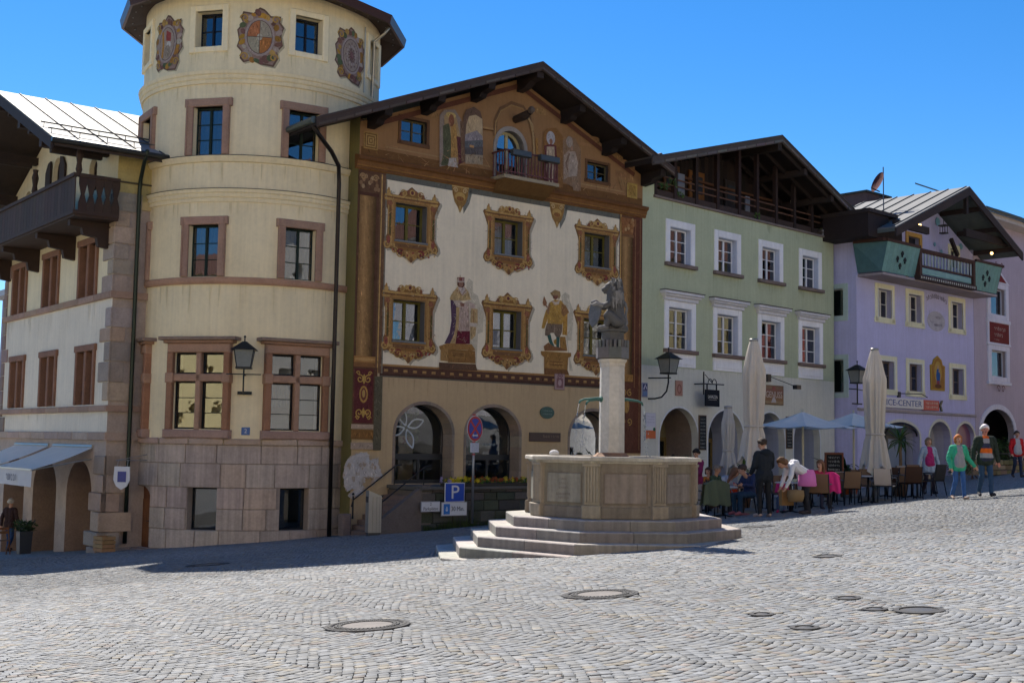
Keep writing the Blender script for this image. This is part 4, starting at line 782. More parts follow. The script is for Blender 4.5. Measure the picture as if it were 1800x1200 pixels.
    for (y0, y1) in ((10.62, 11.3),): p.line([(6.05 - 5.3, 11.35), (6.05, 13.52)], .16, (.13, .05, .03)); p.line([(6.05, 13.52), (11.3, 11.3)], .16, (.13, .05, .03))
    brush(p, .8, 11.0, 10.3, 11.0, 160, [mul(GAB, .6), mul(GAB, 1.5), mul(GAB, .8)], rd, (1.2, 2.7, 10.7, 11.8), .5)
    p.done('painted_gable', t)
    p = Paint(y=-.03); p.tex = 320                                     # saint with green cloak and landscape arch
    p.poly(Z((70, 200), (120, 140), (235, 140), (300, 250), (320, 700), (70, 740)), (.26, .2, .16)); p.poly(Z((120, 200), (190, 170), (250, 230), (290, 440), (280, 700), (120, 700)), (.36, .24, .12)); p.poly(Z((105, 310), (170, 280), (190, 420), (190, 640), (150, 730), (85, 725), (110, 600)), (.095, .095, .05)); p.poly(Z((190, 310), (240, 290), (255, 400), (270, 640), (190, 640)), (.40, .22, .07)); p.poly(Z((250, 420), (330, 440), (330, 690), (270, 720)), (.12, .04, .04)); p.poly(Z((170, 650), (240, 650), (265, 750), (160, 735)), (.42, .36, .31)); p.ell(*Z((195, 255))[0], .11, .2, (.20, .085, .045)); p.ell(*Z((178, 272))[0], .06, .09, (.33, .17, .10)); p.ell(*Z((190, 200))[0], .2, .1, (.46, .33, .13), 12); p.ell(*Z((195, 240))[0], .1, .16, (.22, .09, .05))
    p.poly(Z((285, 260), (330, 270), (335, 690), (300, 690)), (.17, .10, .06)); p.poly(Z((320, 220), (350, 140), (430, 110), (500, 160), (525, 260), (525, 720), (335, 700)), (.14, .085, .06)); p.poly(Z((350, 300), (380, 210), (450, 195), (520, 240), (525, 470), (340, 450)), (.46, .33, .19)); p.poly(Z((340, 400), (400, 380), (460, 360), (520, 420), (525, 520), (335, 500)), (.27, .23, .23)); p.poly(Z((335, 470), (525, 460), (525, 540), (335, 540)), (.12, .12, .12)); p.poly(Z((335, 540), (525, 530), (525, 640), (335, 620)), (.10, .085, .08)); p.poly(Z((340, 610), (525, 620), (525, 720), (340, 710)), (.34, .26, .17)); p.rect(*[Z((385, 520))[0][0], Z((430, 520))[0][0], Z((385, 535))[0][1], Z((385, 510))[0][1]], (.45, .24, .10)); p.done('painted_figure', t, 'faded painted saint in green cloak beside a painted landscape')
    p = Paint(y=-.03); p.tex = 320; p.poly(Z((1165, 380), (1200, 340), (1300, 330), (1370, 420), (1370, 960), (1165, 960)), (.24, .115, .04)); p.ell(*Z((1243, 440))[0], .19, .24, (.40, .37, .37), 16); p.poly(Z((1170, 520), (1240, 500), (1300, 520), (1320, 900), (1290, 960), (1180, 950), (1190, 700)), (.14, .045, .04)); p.poly(Z((1200, 530), (1280, 530), (1290, 760), (1280, 950), (1215, 945), (1195, 760)), (.44, .33, .22)); p.line(Z((1215, 560), (1240, 940)), .03, (.30, .2, .13)); p.line(Z((1265, 560), (1250, 930)), .03, (.28, .19, .13)); p.ell(*Z((1245, 475))[0], .07, .1, (.28, .13, .08)); p.done('painted_figure', t, 'faded painted saint with grey halo right of the balcony')
    p = Paint(y=-.03); p.tex = 320; p.poly(Z((1370, 460), (1430, 420), (1500, 440), (1560, 560), (1560, 1000), (1370, 900)), (.25, .15, .085)); p.poly(Z((1380, 620), (1440, 560), (1440, 840), (1380, 880)), (.34, .24, .17)); p.poly(Z((1440, 580), (1500, 580), (1530, 700), (1520, 840), (1430, 850)), (.38, .29, .22)); p.poly(Z((1460, 840), (1530, 840), (1540, 1000), (1480, 990)), (.28, .18, .11)); p.ell(*Z((1465, 530))[0], .1, .14, (.24, .16, .11)); p.ell(*Z((1440, 480))[0], .15, .2, (.32, .25, .2)); p.ell(*Z((1465, 545))[0], .06, .08, (.34, .2, .13)); p.line(Z((1440, 600), (1405, 700), (1420, 780)), .06, (.2, .12, .08)); p.done('painted_figure', t, 'faded painted soldier beside the right attic window')
    p = Paint(y=-.03); p.tex = 320; Lw = Z((655, 420), (665, 250), (720, 130), (830, 70), (950, 110), (1020, 220), (1060, 420)); p.line(Lw, .13, (.17, .09, .045)); p.line([(u, z - .07) for u, z in Lw], .05, (.34, .2, .08)); p.line(Z((525, 325), (640, 345)), .06, (.36, .21, .09)); p.line(Z((525, 345), (640, 365)), .03, (.12, .05, .02)); p.line(Z((985, 200), (1050, 300), (1070, 620)), .08, (.38, .24, .11)); p.line(Z((1095, 440), (1100, 650)), .1, (.34, .17, .05)); p.done('painted_arch', t)
    # beam with a carved head above the door
    b = MB((.045, .028, .02)); b.tube([(5.9, .1, 12.35), (5.9, -.5, 12.38), (5.9, -.75, 12.45)], [.13, .15, .1], 8); b.ball((5.9, -.85, 12.5), (.11, .14, .13), 8, 6, (.12, .085, .06)); b.build('carved_beam_end', 'wood', t)
    stains(t, LOW, [(1.0, 10.6, 3.58, 30, .6)], seed=9)
    # arched shop windows: stone surround, frame, glass
    for i, (a, b_) in enumerate(AR):
        o_, i_ = arc(a, b_, 1.92, 1.0, 16), arc(a + .1, b_ - .1, 1.92, .9, 16)
        for k in range(16): m = MB(jit((.26, .20, .15), .12)); m.prism([o_[k], o_[k + 1], i_[k + 1], i_[k]], -.012, .5); m.build('arch_stone', 'stone', t)
        for k in range(4):
            for x0, x1 in ((a, a + .1), (b_ - .1, b_)): m = MB(jit((.26, .20, .15), .12)); m.bbox(x0, x1, -.012, .5, .4 + k * .38, .4 + (k + 1) * .38 - .006, .008); m.build('jamb_stone', 'stone', t)
        fr = MB((.018, .02, .024)); y0, y1 = .5, .58
        fr.box(a, a + .14, y0, y1, .4, 1.92); fr.box(b_ - .14, b_, y0, y1, .4, 1.92); fr.box(a, b_, y0, y1, 1.12, 1.3); fr.box(a, b_, y0, y1, .4, .5); fr.box((a + b_) / 2 + .1, (a + b_) / 2 + .18, y0, y1, .5, 1.12)
        oo, ii = arc(a, b_, 1.92, 1.0, 16), arc(a + .14, b_ - .14, 1.92, .86, 16); [fr.prism([oo[k], oo[k + 1], ii[k + 1], ii[k]], y0, y1) for k in range(16)]
        fr = fr.build('shop_window', 'enamel', t)
        g = MB(); g.prism([(a + .14, 1.3)] + ii + [(b_ - .14, 1.3)], .535, .541); g.build('pane', 'shopglass', fr); g = MB(); g.box(a + .14, b_ - .14, .535, .541, .5, 1.12); g.build('pane', 'shopglass', fr)
        if i == 0:
            for k, (cu, cz, rot) in enumerate(((2.05, 2.2, .3), (1.65, 2.55, 1.75), (1.65, 1.98, 3.5), (2.12, 1.7, 5.0))):
                q = Paint(y=.53); c0 = PA.uz(714, 751, .53); ang = (.35, 1.95, 3.45, 5.1)[k]
                A_ = [(c0[0] + math.cos(ang) * r_ + -math.sin(ang) * w_, c0[1] + math.sin(ang) * r_ + math.cos(ang) * w_) for r_, w_ in [(.06 + .62 * q_ / 8, .13 * math.sin(math.pi * q_ / 8)) for q_ in range(9)]]
                B_ = [(c0[0] + math.cos(ang) * r_ + -math.sin(ang) * w_, c0[1] + math.sin(ang) * r_ + math.cos(ang) * w_) for r_, w_ in [(.06 + .62 * q_ / 8, -.13 * math.sin(math.pi * q_ / 8)) for q_ in range(9)]]
                q.line([p_ for p_ in A_ if p_[0] > 1.6], .05, (.55, .6, .62)); q.line([p_ for p_ in B_ if p_[0] > 1.6], .05, (.55, .6, .62)); q.done('window_lettering', fr)
            bx = MB((.55, .38, .2)); bx.box(2.2, 2.75, .9, 1.3, .4, 1.85); bx = bx.build('display_crate', 'wood', t); q = Paint(y=.895); q.line([(2.36, 1.6), (2.56, 1.78)], .035, (.3, .02, .02)); q.line([(2.36, 1.78), (2.56, 1.6)], .035, (.3, .02, .02)); q.done('painted_cross', bx)
            pl = MB((.08, .12, .02)); [pl.ball((2.9 + rd.uniform(-.25, .25), 1.3 + rd.uniform(-.2, .2), 2.2 + rd.uniform(-.5, .5)), rd.uniform(.06, .14), 6, 4, jit((.12, .16, .03), .4)) for _ in range(40)]; pl.build('window_display', 'leaf', t)
        if i == 1:
            for z_ in (2.55, 2.28): m = MB((.6, .6, .58)); m.lathe([(.02, z_ + .12), (.05, z_ + .08), (.12, z_)], 10, None, (5.5, 1.5)); m.build('pendant_lamp', 'enamel', t)
            m = MB((.02, .2, .13)); m.ball((5.3, 1.2, 1.55), (.2, .12, .4), 8, 6); m.ball((5.3, 1.2, 2.02), (.09, .09, .11), 8, 6, (.3, .17, .1)); m.build('display_figure', 'cloth', t)
            scrawl(5.15, 1.62, .55, .09, 11, (.35, .4, .38), .53).done('window_lettering', fr)
    # roof
    ru, rz_ = 6.07, 14.08
    for s, e, sl in ((-1, -2.1, .404), (1, 12.15, .425)):
        zt = lambda u: rz_ - sl * abs(u - ru); dk = MB((.028, .019, .015)); dk.prism([(ru, rz_ - .06), (e, zt(e) - .06), (e, zt(e) - .24), (ru, rz_ - .24)], -1.15, 11.3); dk.build('roof_deck', 'wood', t)
        sh = MB((.07, .05, .042)); sh.prism([(ru, rz_ + .0), (e, zt(e) + .0), (e, zt(e) - .058), (ru, rz_ - .058)], -1.22, 11.3); sh = sh.build('roof_covering', 'stone', t)
        vb = MB((.065, .042, .032)); vb.prism([(ru, rz_ - .06), (e, zt(e) - .06), (e, zt(e) - .30), (ru, rz_ - .30)], -1.20, -1.155); vb.build('verge_board', 'wood', t)
        L = abs(e - ru); nb = int(L / .55)
        for k in range(nb):                             # short weather boards along the verge, a little uneven
            a, b_ = ru + s * k * L / nb, ru + s * (k + .93) * L / nb; m = MB(jit((.10, .075, .058), .3)); o_ = rd.uniform(-.012, .012); m.prism([(a, zt(a) - .20 + o_), (b_, zt(b_) - .20 + o_), (b_, zt(b_) - .27 + o_), (a, zt(a) - .27 + o_)], -1.235, -1.204); m.build('verge_shingle', 'wood', t)
        for k in range(3): u = ru + s * (1.9 + k * 1.9); z = zt(u) - .25; m = MB((.02, .013, .011)); m.prism([(-1.05, z), (.02, z), (.02, z - .45), (-.5, z - .4), (-.6, z - .28), (-1.0, z - .22)], u - .13, u + .13); m.v = [(q[1], q[0], q[2]) for q in m.v]; m.build('roof_beam', 'wood', t)
    m = MB((.035, .022, .018)); m.prism([(-1.1, 13.78), (.02, 13.78), (.02, 13.3), (-.4, 13.35), (-.7, 13.5), (-1.1, 13.55)], 5.93, 6.2); m.v = [(q[1], q[0], q[2]) for q in m.v]; m.build('roof_beam', 'wood', t)
    g = MB((.12, .15, .14)); g.tube([(-2.15, -1.1, 10.7), (-2.15, 1.8, 10.7)], .1, 8); g.build('gutter', 'metal', t)
    g = MB((.03, .024, .022)); g.tube([(-2.1, -.9, 10.62), (-1.75, -.75, 10.35), (-1.2, -.45, 10.05), (-.75, -.1, 9.75), (-.62, .08, 9.3), (-.62, .08, 4), (-.62, .08, -1.3)], .065, 8); g.build('downpipe', 'metal', t, smooth=True)
    # stair, terrace wall
build_painted()
# ================================================================== GREEN HOUSE
GX, GY = 4.601, 43.174
GR = Fac(GX, GY, math.atan2(.697, .717))
def build_green():
    t = thing('green_house', 'pale green house with white window surrounds and open timber loft', 'house', (GX, GY, -.6), GR.rz, zabs=True)
    GRN, GREY, WH = (.47, .50, .325), (.64, .62, .52), (.84, .82, .80); W = 12.9
    UC = [2.2, 5.15, 8.1, 11.03]
    holes = [(u - .62, u + .62, 8.38, 9.72) for u in UC] + [(u - .68, u + .68, 5.2, 6.75) for u in UC]
    AR = [(1.06, 3.34), (3.95, 6.26), (7.0, 9.1), (9.75, 11.75)]; holes += [(a, b, -1.2, 1.95, 1.12) for a, b in AR]
    mb = MB(GRN); wall(mb, 0, W, -1.2, 10.7, holes, zones=[(4.53, GREY), (99, GRN)], rev=.30, revcol=None); wall(mb, 0, .68, 10.7, 11.6); wall(mb, 12.45, W, 10.7, 11.4)
    mb.build('wall', 'plaster', t)
    sd = MB(GRN); [sd.quad((u, 0, -1.2), (u, 11, -1.2), (u, 11, 11.4), (u, 0, 11.4)) for u in (0.003, W)]; sd.quad((0, 11, -1.2), (W, 11, -1.2), (W, 11, 11.5), (0, 11, 11.5)); sd.build('side_wall', 'plaster', t)
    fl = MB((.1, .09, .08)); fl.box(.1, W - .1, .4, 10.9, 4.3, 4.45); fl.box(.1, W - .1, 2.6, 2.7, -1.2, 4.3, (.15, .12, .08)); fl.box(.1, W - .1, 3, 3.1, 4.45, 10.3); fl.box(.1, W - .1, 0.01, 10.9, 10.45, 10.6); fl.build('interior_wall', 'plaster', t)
    cop = MB((.22, .17, .14)); cop.bbox(.62, 12.5, -.09, .2, 10.66, 10.75, .02); cop.build('coping', 'stone', t)
    for i, u in enumerate(UC):                       # upper row: plain white surround
        s = MB(WH)
        for a, b, c, d in ((u - .87, u - .62, 8.38, 9.98), (u + .62, u + .87, 8.38, 9.98), (u - .62, u + .62, 9.72, 9.98)): s.bbox(a, b, -.045, .02, c, d, .012)
        for a, b, c, d in ((u - .62, u - .60, 8.38, 9.72), (u + .60, u + .62, 8.38, 9.72), (u - .60, u + .60, 9.70, 9.72)): s.box(a, b, -.02, .30, c, d, (.58, .62, .72))
        s.build('window_surround', 'plaster', t)
        m = MB((.20, .15, .125)); m.bbox(u - .92, u + .92, -.16, .24, 8.24, 8.38, .02); m.build('window_sill', 'stone', t)
        cur = [None, None, ((.45, .05, .05), 'full', .0), ((.5, .4, .25), 'sides')][i]
        o = window(t, u - .02, 8.39, 1.18, 1.3, 2, 3, .06, .03, .085, (.74, .74, .74), rev=.17, mat='enamel', curtain=((.6, .58, .54), 'sides') if i != 2 else None)
        if i == 2: m = MB((.45, .07, .07)); m.box(-.5, .5, .32, .34, .06, .42); m.build('red_box', 'cloth', o)
        s = MB(WH); s.bbox(u - .93, u + .93, -.05, .02, 4.58, 6.98, .012)   # lower row: hood, apron
        s = MB(WH)
        for a, b, c, d in ((u - .93, u - .68, 5.2, 6.98), (u + .68, u + .93, 5.2, 6.98), (u - .68, u + .68, 6.75, 6.98)): s.bbox(a, b, -.05, .02, c, d, .012)
        for a, b, c, d in ((u - .68, u - .66, 5.2, 6.75), (u + .66, u + .68, 5.2, 6.75), (u - .66, u + .66, 6.73, 6.75)): s.box(a, b, -.02, .30, c, d, (.58, .62, .72))
        s.bbox(u - .93, u + .93, -.045, .02, 4.56, 5.06, .012); s.bbox(u - .74, u + .74, -.06, -.03, 4.66, 4.97, .012); s.build('window_surround', 'plaster', t)
        m = MB((.66, .64, .64)); m.bbox(u - 1.0, u + 1.0, -.12, .02, 6.98, 7.12, .02); m.bbox(u - 1.08, u + 1.08, -.2, .02, 7.12, 7.2, .02); m.bbox(u - 1.16, u + 1.16, -.27, .02, 7.2, 7.31, .02); m.box(u - 1.18, u + 1.18, -.29, .02, 7.31, 7.34, (.1, .09, .085)); m.build('window_hood', 'plaster', t)
        m = MB((.20, .14, .11)); m.bbox(u - .97, u + .97, -.17, .24, 5.06, 5.2, .02); m.build('window_sill', 'stone', t)
        window(t, u - .02, 5.21, 1.3, 1.5, 2, 3, .06, .03, .085, (.72, .71, .68), rev=.17, mat='enamel')
    stains(t, GRN, [(u - .9, u + .9, 8.24, 16, .5) for u in UC] + [(.7, 12.4, 10.66, 36, .45)], seed=6); stains(t, GREY, [(u - .9, u + .9, 4.53, 10, .35) for u in UC] + [(3.4, 3.9, 2.4, 6, 1.2), (6.3, 6.9, 2.4, 6, 1.2)], seed=7)
    for i, (a, b) in enumerate(AR):                  # arcade mouths with thin white edge
        e = MB((.7, .7, .68)); o_, i_ = arc(a - .06, b + .06, 1.95, 1.18, 16), arc(a, b, 1.95, 1.12, 16); [e.prism([o_[k], o_[k + 1], i_[k + 1], i_[k]], -.012, .02) for k in range(16)]; e.box(a - .06, a, -.012, .02, -1.2, 1.95); e.box(b, b + .06, -.012, .02, -1.2, 1.95); e.build('arch_edge', 'plaster', t)
        v = MB((.27, .20, .15) if i == 0 else (.42, .44, .52)); ap = arc(a, b, 1.95, 1.12, 14); pts = [(a, -1.2)] + ap + [(b, -1.2)]
        for p_, q_ in zip(pts, pts[1:]): v.quad((p_[0], .3, p_[1]), (q_[0], .3, q_[1]), (q_[0], 1.5, q_[1]), (p_[0], 1.5, p_[1]))
        v.build('arch_vault', 'stone' if i == 0 else 'plaster', t)
        # shop front behind
        sf = MB((.20, .13, .04) if i < 2 else (.03, .03, .032)); y0, y1 = 1.5, 1.58
        sf.box(a, b, y0, y1, 1.85, 2.0); sf.box(a, a + .12, y0, y1, -1.2, 1.95); sf.box(b - .12, b, y0, y1, -1.2, 1.95); sf.box((a + b) / 2 - .06, (a + b) / 2 + .06, y0, y1, -1.2, 1.85); sf.box(a, b, y0, y1, -1.2, -.3, (.1, .07, .04)); sf.box(a, b, y0 + .02, y1 - .02, 2.0, 3.1, (.22, .17, .08) if i == 0 else (.05, .05, .05)); sf = sf.build('shop_front', 'wood', t)
        for s_ in (0, 1): g = MB(); x0 = a + .12 + s_ * ((b - a) / 2 - .06); g.box(x0, x0 + (b - a) / 2 - .18, y0 + .03, y0 + .036, -.3, 1.85); g.build('pane', 'glass', sf)
        if i == 1: m = MB((.5, .35, .05)); [m.box(*q) for q in ((4.2, 4.26, 1.42, 1.48, -.6, 1.9), (5.3, 5.36, 1.42, 1.48, -.6, 1.9), (4.26, 5.3, 1.42, 1.48, 1.82, 1.9))]; m.build('yellow_door_frame', 'enamel', t); m = MB((.6, .16, .03)); m.box(4.35, 5.2, 1.44, 1.47, .1, .6); m.build('orange_panel', 'enamel', t)
        if i == 0: m = MB((.55, .45, .18)); m.box(1.3, 2.6, 1.6, 1.65, 1.2, 1.75); m.box(1.3, 2.2, 1.7, 1.75, -.2, 1.2, (.4, .4, .38)); m.build('lit_counter', 'paint', t)
    # loft: recessed boarded wall, posts, rails
    BR = (.06, .032, .02)
    for k in range(46):
        u = .7 + k * .256; z1 = min(14.0 - .28 * abs(u - 7.13) if u < 7.13 else 14.0 - .394 * (u - 7.13), 13.9) - .3; m = MB(jit((.022, .013, .009), .3)); m.box(u, u + .25, 1.6, 1.64, 10.6, z1); m.build('loft_board', 'wood', t)
    fr = MB((.05, .03, .022)); fr.bbox(.68, 12.45, .02, .12, 10.75, 11.0, .01); fr.build('parapet_beam', 'wood', t)
    tpz = lambda u: (14.0 - .28 * (7.13 - u) if u < 7.13 else 14.0 - .394 * (u - 7.13)) - .28
    for u in (.75, 1.9, 3.2, 4.54, 5.96, 7.2, 8.54, 9.88, 11.22): m = MB(jit((.032, .017, .013), .15)); m.box(u - .08, u + .08, -.02, .14, 10.75, tpz(u)); m.build('loft_post', 'wood', t)
    for z in (11.25, 11.5): m = MB((.12, .055, .03)); m.box(.7, 11.9, .02, .06, z, z + .05); m.build('loft_rail', 'wood', t)
    for z, u0, u1 in ((12.15, 3.9, 10.9), (11.55, .8, 4.2)): m = MB((.13, .055, .025)); m.box(u0, u1, 1.4, 1.5, z, z + .09); m.build('loft_tie', 'wood', t)
    for u, c in ((5.2, (.22, .085, .02)), (7.6, (.04, .03, .025)), (3.6, (.12, .055, .025))): m = MB(c); m.bbox(u - .5, u + .5, 1.5, 1.58, 10.62, 12.6, .02); m.bbox(u - .35, u + .35, 1.48, 1.5, 11.7, 12.4, .01, (.03, .035, .04)); m.build('loft_door', 'wood', t)
    for q in ((2.45, 2.85, .3, .34, 10.9, 11.9), (6.8, 7.1, .3, .34, 10.9, 11.7)): m = MB((.2, .2, .21)); m.box(*q); m.build('loft_screen', 'enamel', t)
    m = MB((.5, .47, .3)); m.add([(9.95, .25, 12.0), (10.15, .25, 12.05), (10.0, .25, 11.55)], [(0, 1, 2)]); m.build('loft_cloth', 'cloth', t)
    for u, z, s_ in ((1.2, 11.1, .35), (1.7, 11.3, .35), (2.2, 10.95, .25), (7.15, 10.85, .28)):
        m = MB(); rd = random.Random(int(u * 10))
        for k in range(60):
            a, r_, h = rd.uniform(0, 6.28), rd.uniform(.3, 1) * s_, rd.uniform(-.3, .8) * s_; c0 = Vector((u, -.02, z)); e = c0 + Vector((math.cos(a) * r_, math.sin(a) * r_ * .4, h)); q = Vector((rd.uniform(-1, 1), 0, rd.uniform(-1, 1))).normalized() * .03; m.add([c0 + (e - c0) * .4, (c0 + e) / 2 + q + (e - c0) * .2, e, (c0 + e) / 2 - q + (e - c0) * .2], [(0, 1, 2, 3)], jit((.07, .13, .02), .35))
        m.build('balcony_plant', 'leaf', t, fix=False)
    m = MB((.35, .33, .33)); m.box(12.0, 12.42, -.05, .1, 10.72, 11.0); m.box(11.6, 12.4, -.07, .12, 10.86, 10.9, (.07, .05, .04)); m.build('stacked_boards', 'wood', t)
    # roof
    ru, rz_ = 7.13, 14.0
    for s, e, sl in ((-1, -.9, .285), (1, 13.3, .394)):
        zt = lambda u: rz_ - sl * abs(u - ru); dk = MB((.024, .016, .013)); dk.prism([(ru, rz_ - .06), (e, zt(e) - .06), (e, zt(e) - .24), (ru, rz_ - .24)], -1.15, 11.3); dk.build('roof_deck', 'wood', t)
        sh = MB((.075, .06, .05)); sh.prism([(ru, rz_), (e, zt(e)), (e, zt(e) - .058), (ru, rz_ - .058)], -1.22, 11.3); sh.build('roof_covering', 'stone', t)
        vb = MB((.08, .058, .045)); vb.prism([(ru, rz_ - .06), (e, zt(e) - .06), (e, zt(e) - .32), (ru, rz_ - .32)], -1.20, -1.155); vb.build('verge_board', 'wood', t)
        L = abs(e - ru); nb = int(L / .6)
        for k in range(nb): a, b_ = ru + s * k * L / nb, ru + s * (k + .93) * L / nb; m = MB(jit((.14, .115, .095), .3)); m.prism([(a, zt(a) - .20), (b_, zt(b_) - .20), (b_, zt(b_) - .28), (a, zt(a) - .28)], -1.235, -1.204); m.build('verge_shingle', 'wood', t)
    for k in range(4):                               # common rafters seen under the right slope
        y = -.9 + k * .75; m = MB((.028, .018, .014)); m.beam((7.2, y, 13.62), (13.1, y, 13.62 - 5.9 * .394), .1, .16); m.build('rafter', 'wood', t)
    for u in (9.0, 11.0, 12.7): z = 14 - .394 * (u - 7.13) - .3; m = MB((.04, .026, .02)); m.box(u - .11, u + .11, -1.1, 3, z - .25, z); m.build('roof_beam', 'wood', t)
    m = MB((.035, .024, .018)); m.box(7.0, 7.26, -1.1, 3, 13.4, 13.7); m.build('roof_beam', 'wood', t)
    m = MB((.1, .075, .06)); m.tube([(-.3, -1.1, 11.85), (-.3, 2, 11.85)], .1, 8); m.build('gutter', 'metal', t)
    c = MB((.025, .06, .045)); c.box(12.4, 13.5, 2.0, 3.2, 11.0, 13.6); c.build('chimney', 'metal', t)
build_green()

# ================================================================== LILAC HOUSE
LX, LY = 14.64, 51.5
LI = Fac(LX, LY, math.atan2(.673, .74))
def build_lilac():
    t = thing('lilac_house', 'lilac house with turquoise carved balcony and small cream framed windows', 'house', (LX, LY, -.1), LI.rz, zabs=True)
    LIL, CRM = (.52, .50, .72), (.78, .74, .50); W = 10.3; UC = [2.25, 4.8, 8.65]
    UL = [2.4, 4.77, 8.63]; holes = [(u - .55, u + .55, 7.42, 8.66) for u in UC] + [(u - .55, u + .55, 4.3, 5.52) for u in UL]
    AR = [(1.9, 5.1, .65), (5.98, 7.88, .75), (8.45, 10.2, .72)]; holes += [(a, b, -.6, 2.25, r_) for a, b, r_ in AR] + [(4.25, 5.25, 9.6, 11.3), (8.1, 8.8, 10.3, 11.2)]
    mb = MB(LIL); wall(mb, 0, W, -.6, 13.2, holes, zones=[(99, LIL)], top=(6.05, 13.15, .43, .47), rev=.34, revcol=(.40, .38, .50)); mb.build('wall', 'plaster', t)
    fk = MB(LIL); wall(fk, 0, 8, -.6, 11.0, [(.62, 1.5, 7.35, 8.55), (.62, 1.5, 4.05, 5.5)], mp=lambda u, z, y: (y, u, z), rev=.2, revcol=(.4, .38, .5)); fk.quad((W, 0, -.6), (W, 8, -.6), (W, 8, 11), (W, 0, 11)); fk.quad((0, 8, -.6), (W, 8, -.6), (W, 8, 11), (0, 8, 11)); fk.build('side_wall', 'plaster', t)
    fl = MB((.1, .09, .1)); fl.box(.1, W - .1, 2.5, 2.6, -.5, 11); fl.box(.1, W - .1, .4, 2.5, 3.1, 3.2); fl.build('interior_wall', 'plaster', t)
    for z0, h in ((7.35, 1.2), (4.05, 1.45)):          # windows of the blue shaded flank
        s = MB((.45, .55, .5)); [s.box(-.05, .02, a, b, c, d) for a, b, c, d in ((.40, .62, z0 - .2, z0 + h + .2), (1.5, 1.72, z0 - .2, z0 + h + .2), (.62, 1.5, z0 + h, z0 + h + .2), (.62, 1.5, z0 - .2, z0))]; s.build('window_surround', 'plaster', t)
        o = window(t, 0, 0, .88, h, 1, 1, .05, .03, .05, (.4, .42, .4), rev=.1, loc=(0, 1.06, z0), rz=-math.pi / 2)
    for z, us in ((7.42, UC), (4.3, UL)):
        for i, u in enumerate(us):
            h = 1.24 if z > 6 else 1.22; s = MB(CRM)
            for a, b, c, d in ((u - .8, u - .55, z - .2, z + h + .24), (u + .55, u + .8, z - .2, z + h + .24), (u - .55, u + .55, z + h, z + h + .24), (u - .85, u + .85, z - .24, z)): s.bbox(a, b, -.035, .02, c, d, .01)
            for a, b, c, d in ((u - .62, u - .55, z - .05, z + h + .06), (u + .55, u + .62, z - .05, z + h + .06), (u - .55, u + .55, z + h, z + h + .06)): s.bbox(a, b, -.05, .02, c, d, .01, (.72, .70, .62))
            s.build('window_surround', 'plaster', t)
            window(t, u, z, 1.1, h, 2, 2, .06, .03, .09, (.66, .62, .52) if z > 6 else (.16, .12, .10), rev=.22, mat='enamel', curtain=((.62, .6, .58), 'sides'))
    stains(t, LIL, [(u - .8, u + .8, 7.18, 9, .45) for u in UC] + [(u - .8, u + .8, 4.06, 8, .4) for u in UL] + [(.1, 10.2, 3.28, 22, .5)], seed=8)
    for i, (a, b, r_) in enumerate(AR):
        e = MB((.66, .63, .5)); o_, i_ = arc(a - .12, b + .12, 2.25, r_ + .12, 16), arc(a, b, 2.25, r_, 16); [e.prism([o_[k], o_[k + 1], i_[k + 1], i_[k]], -.02, .02) for k in range(16)]
        if i < 2: e.box(a - .12, a, -.02, .02, -.6, 2.25); e.box(b, b + .12, -.02, .02, -.6, 2.25)
        e.build('arch_edge', 'plaster', t)
        bk = MB([(.10, .10, .11), (.45, .42, .40), (.24, .10, .16)][i]); ap = arc(a, b, 2.25, r_, 14); y = [.9, .8, .2][i]; bk.prism([(a, -.6)] + ap + [(b, -.6)], y, y + .05); bk = bk.build('arch_infill', 'enamel' if i == 2 else 'plaster', t)
        pts = [(a, -.6)] + ap + [(b, -.6)]; v = MB((.46, .44, .50)); [v.quad((p_[0], .34, p_[1]), (q_[0], .34, q_[1]), (q_[0], y, q_[1]), (p_[0], y, p_[1])) for p_, q_ in zip(pts, pts[1:])]
        if y > .34: v.build('arch_vault', 'plaster', t)
        if i == 2: scrawl(8.9, 1.6, 1.1, .5, 4, (.55, .45, .5), .19).done('window_lettering', bk)
        if i == 0:
            m = MB((.03, .035, .04)); m.bbox(3.2, 4.9, .55, .7, .75, 2.3, .03); m.bbox(3.35, 4.75, .53, .55, .9, 2.15, .01, (.2, .26, .33)); m.build('display_case', 'enamel', t); m = MB((.025, .025, .03)); n_ = arc(2.4, 5.05, 2.3, .45, 12); [m.beam((p_[0], .1, p_[1]), (q_[0], .1, q_[1]), .06, .06) for p_, q_ in zip(n_, n_[1:])]; m.build('awning_bar', 'iron', t)
    m = MB((.36, .31, .30)); m.bbox(0, W, -.09, .02, 3.30, 3.42, .02); m.build('ledge', 'stone', t)
    # door and small window on the balcony, hanging ornaments
    s = MB((.55, .30, .05)); [s.bbox(a, b, -.06, .02, c, d, .01) for a, b, c, d in ((4.05, 4.25, 9.4, 11.5), (5.25, 5.45, 9.4, 11.5), (4.25, 5.25, 11.3, 11.5))]; s.build('door_surround', 'enamel', t)
    d = MB((.015, .015, .02)); d.box(4.25, 5.25, .2, .26, 9.4, 11.3); d.build('door', 'wood', t); s = MB(CRM); [s.bbox(a, b, -.04, .02, c, d_, .01) for a, b, c, d_ in ((7.9, 8.1, 10.1, 11.4), (8.8, 9.0, 10.1, 11.4), (8.1, 8.8, 11.2, 11.4))]; s.build('window_surround', 'plaster', t); window(t, 8.45, 10.3, .7, .9, 2, 2, .05, .03, .05, (.6, .58, .4), rev=.15)
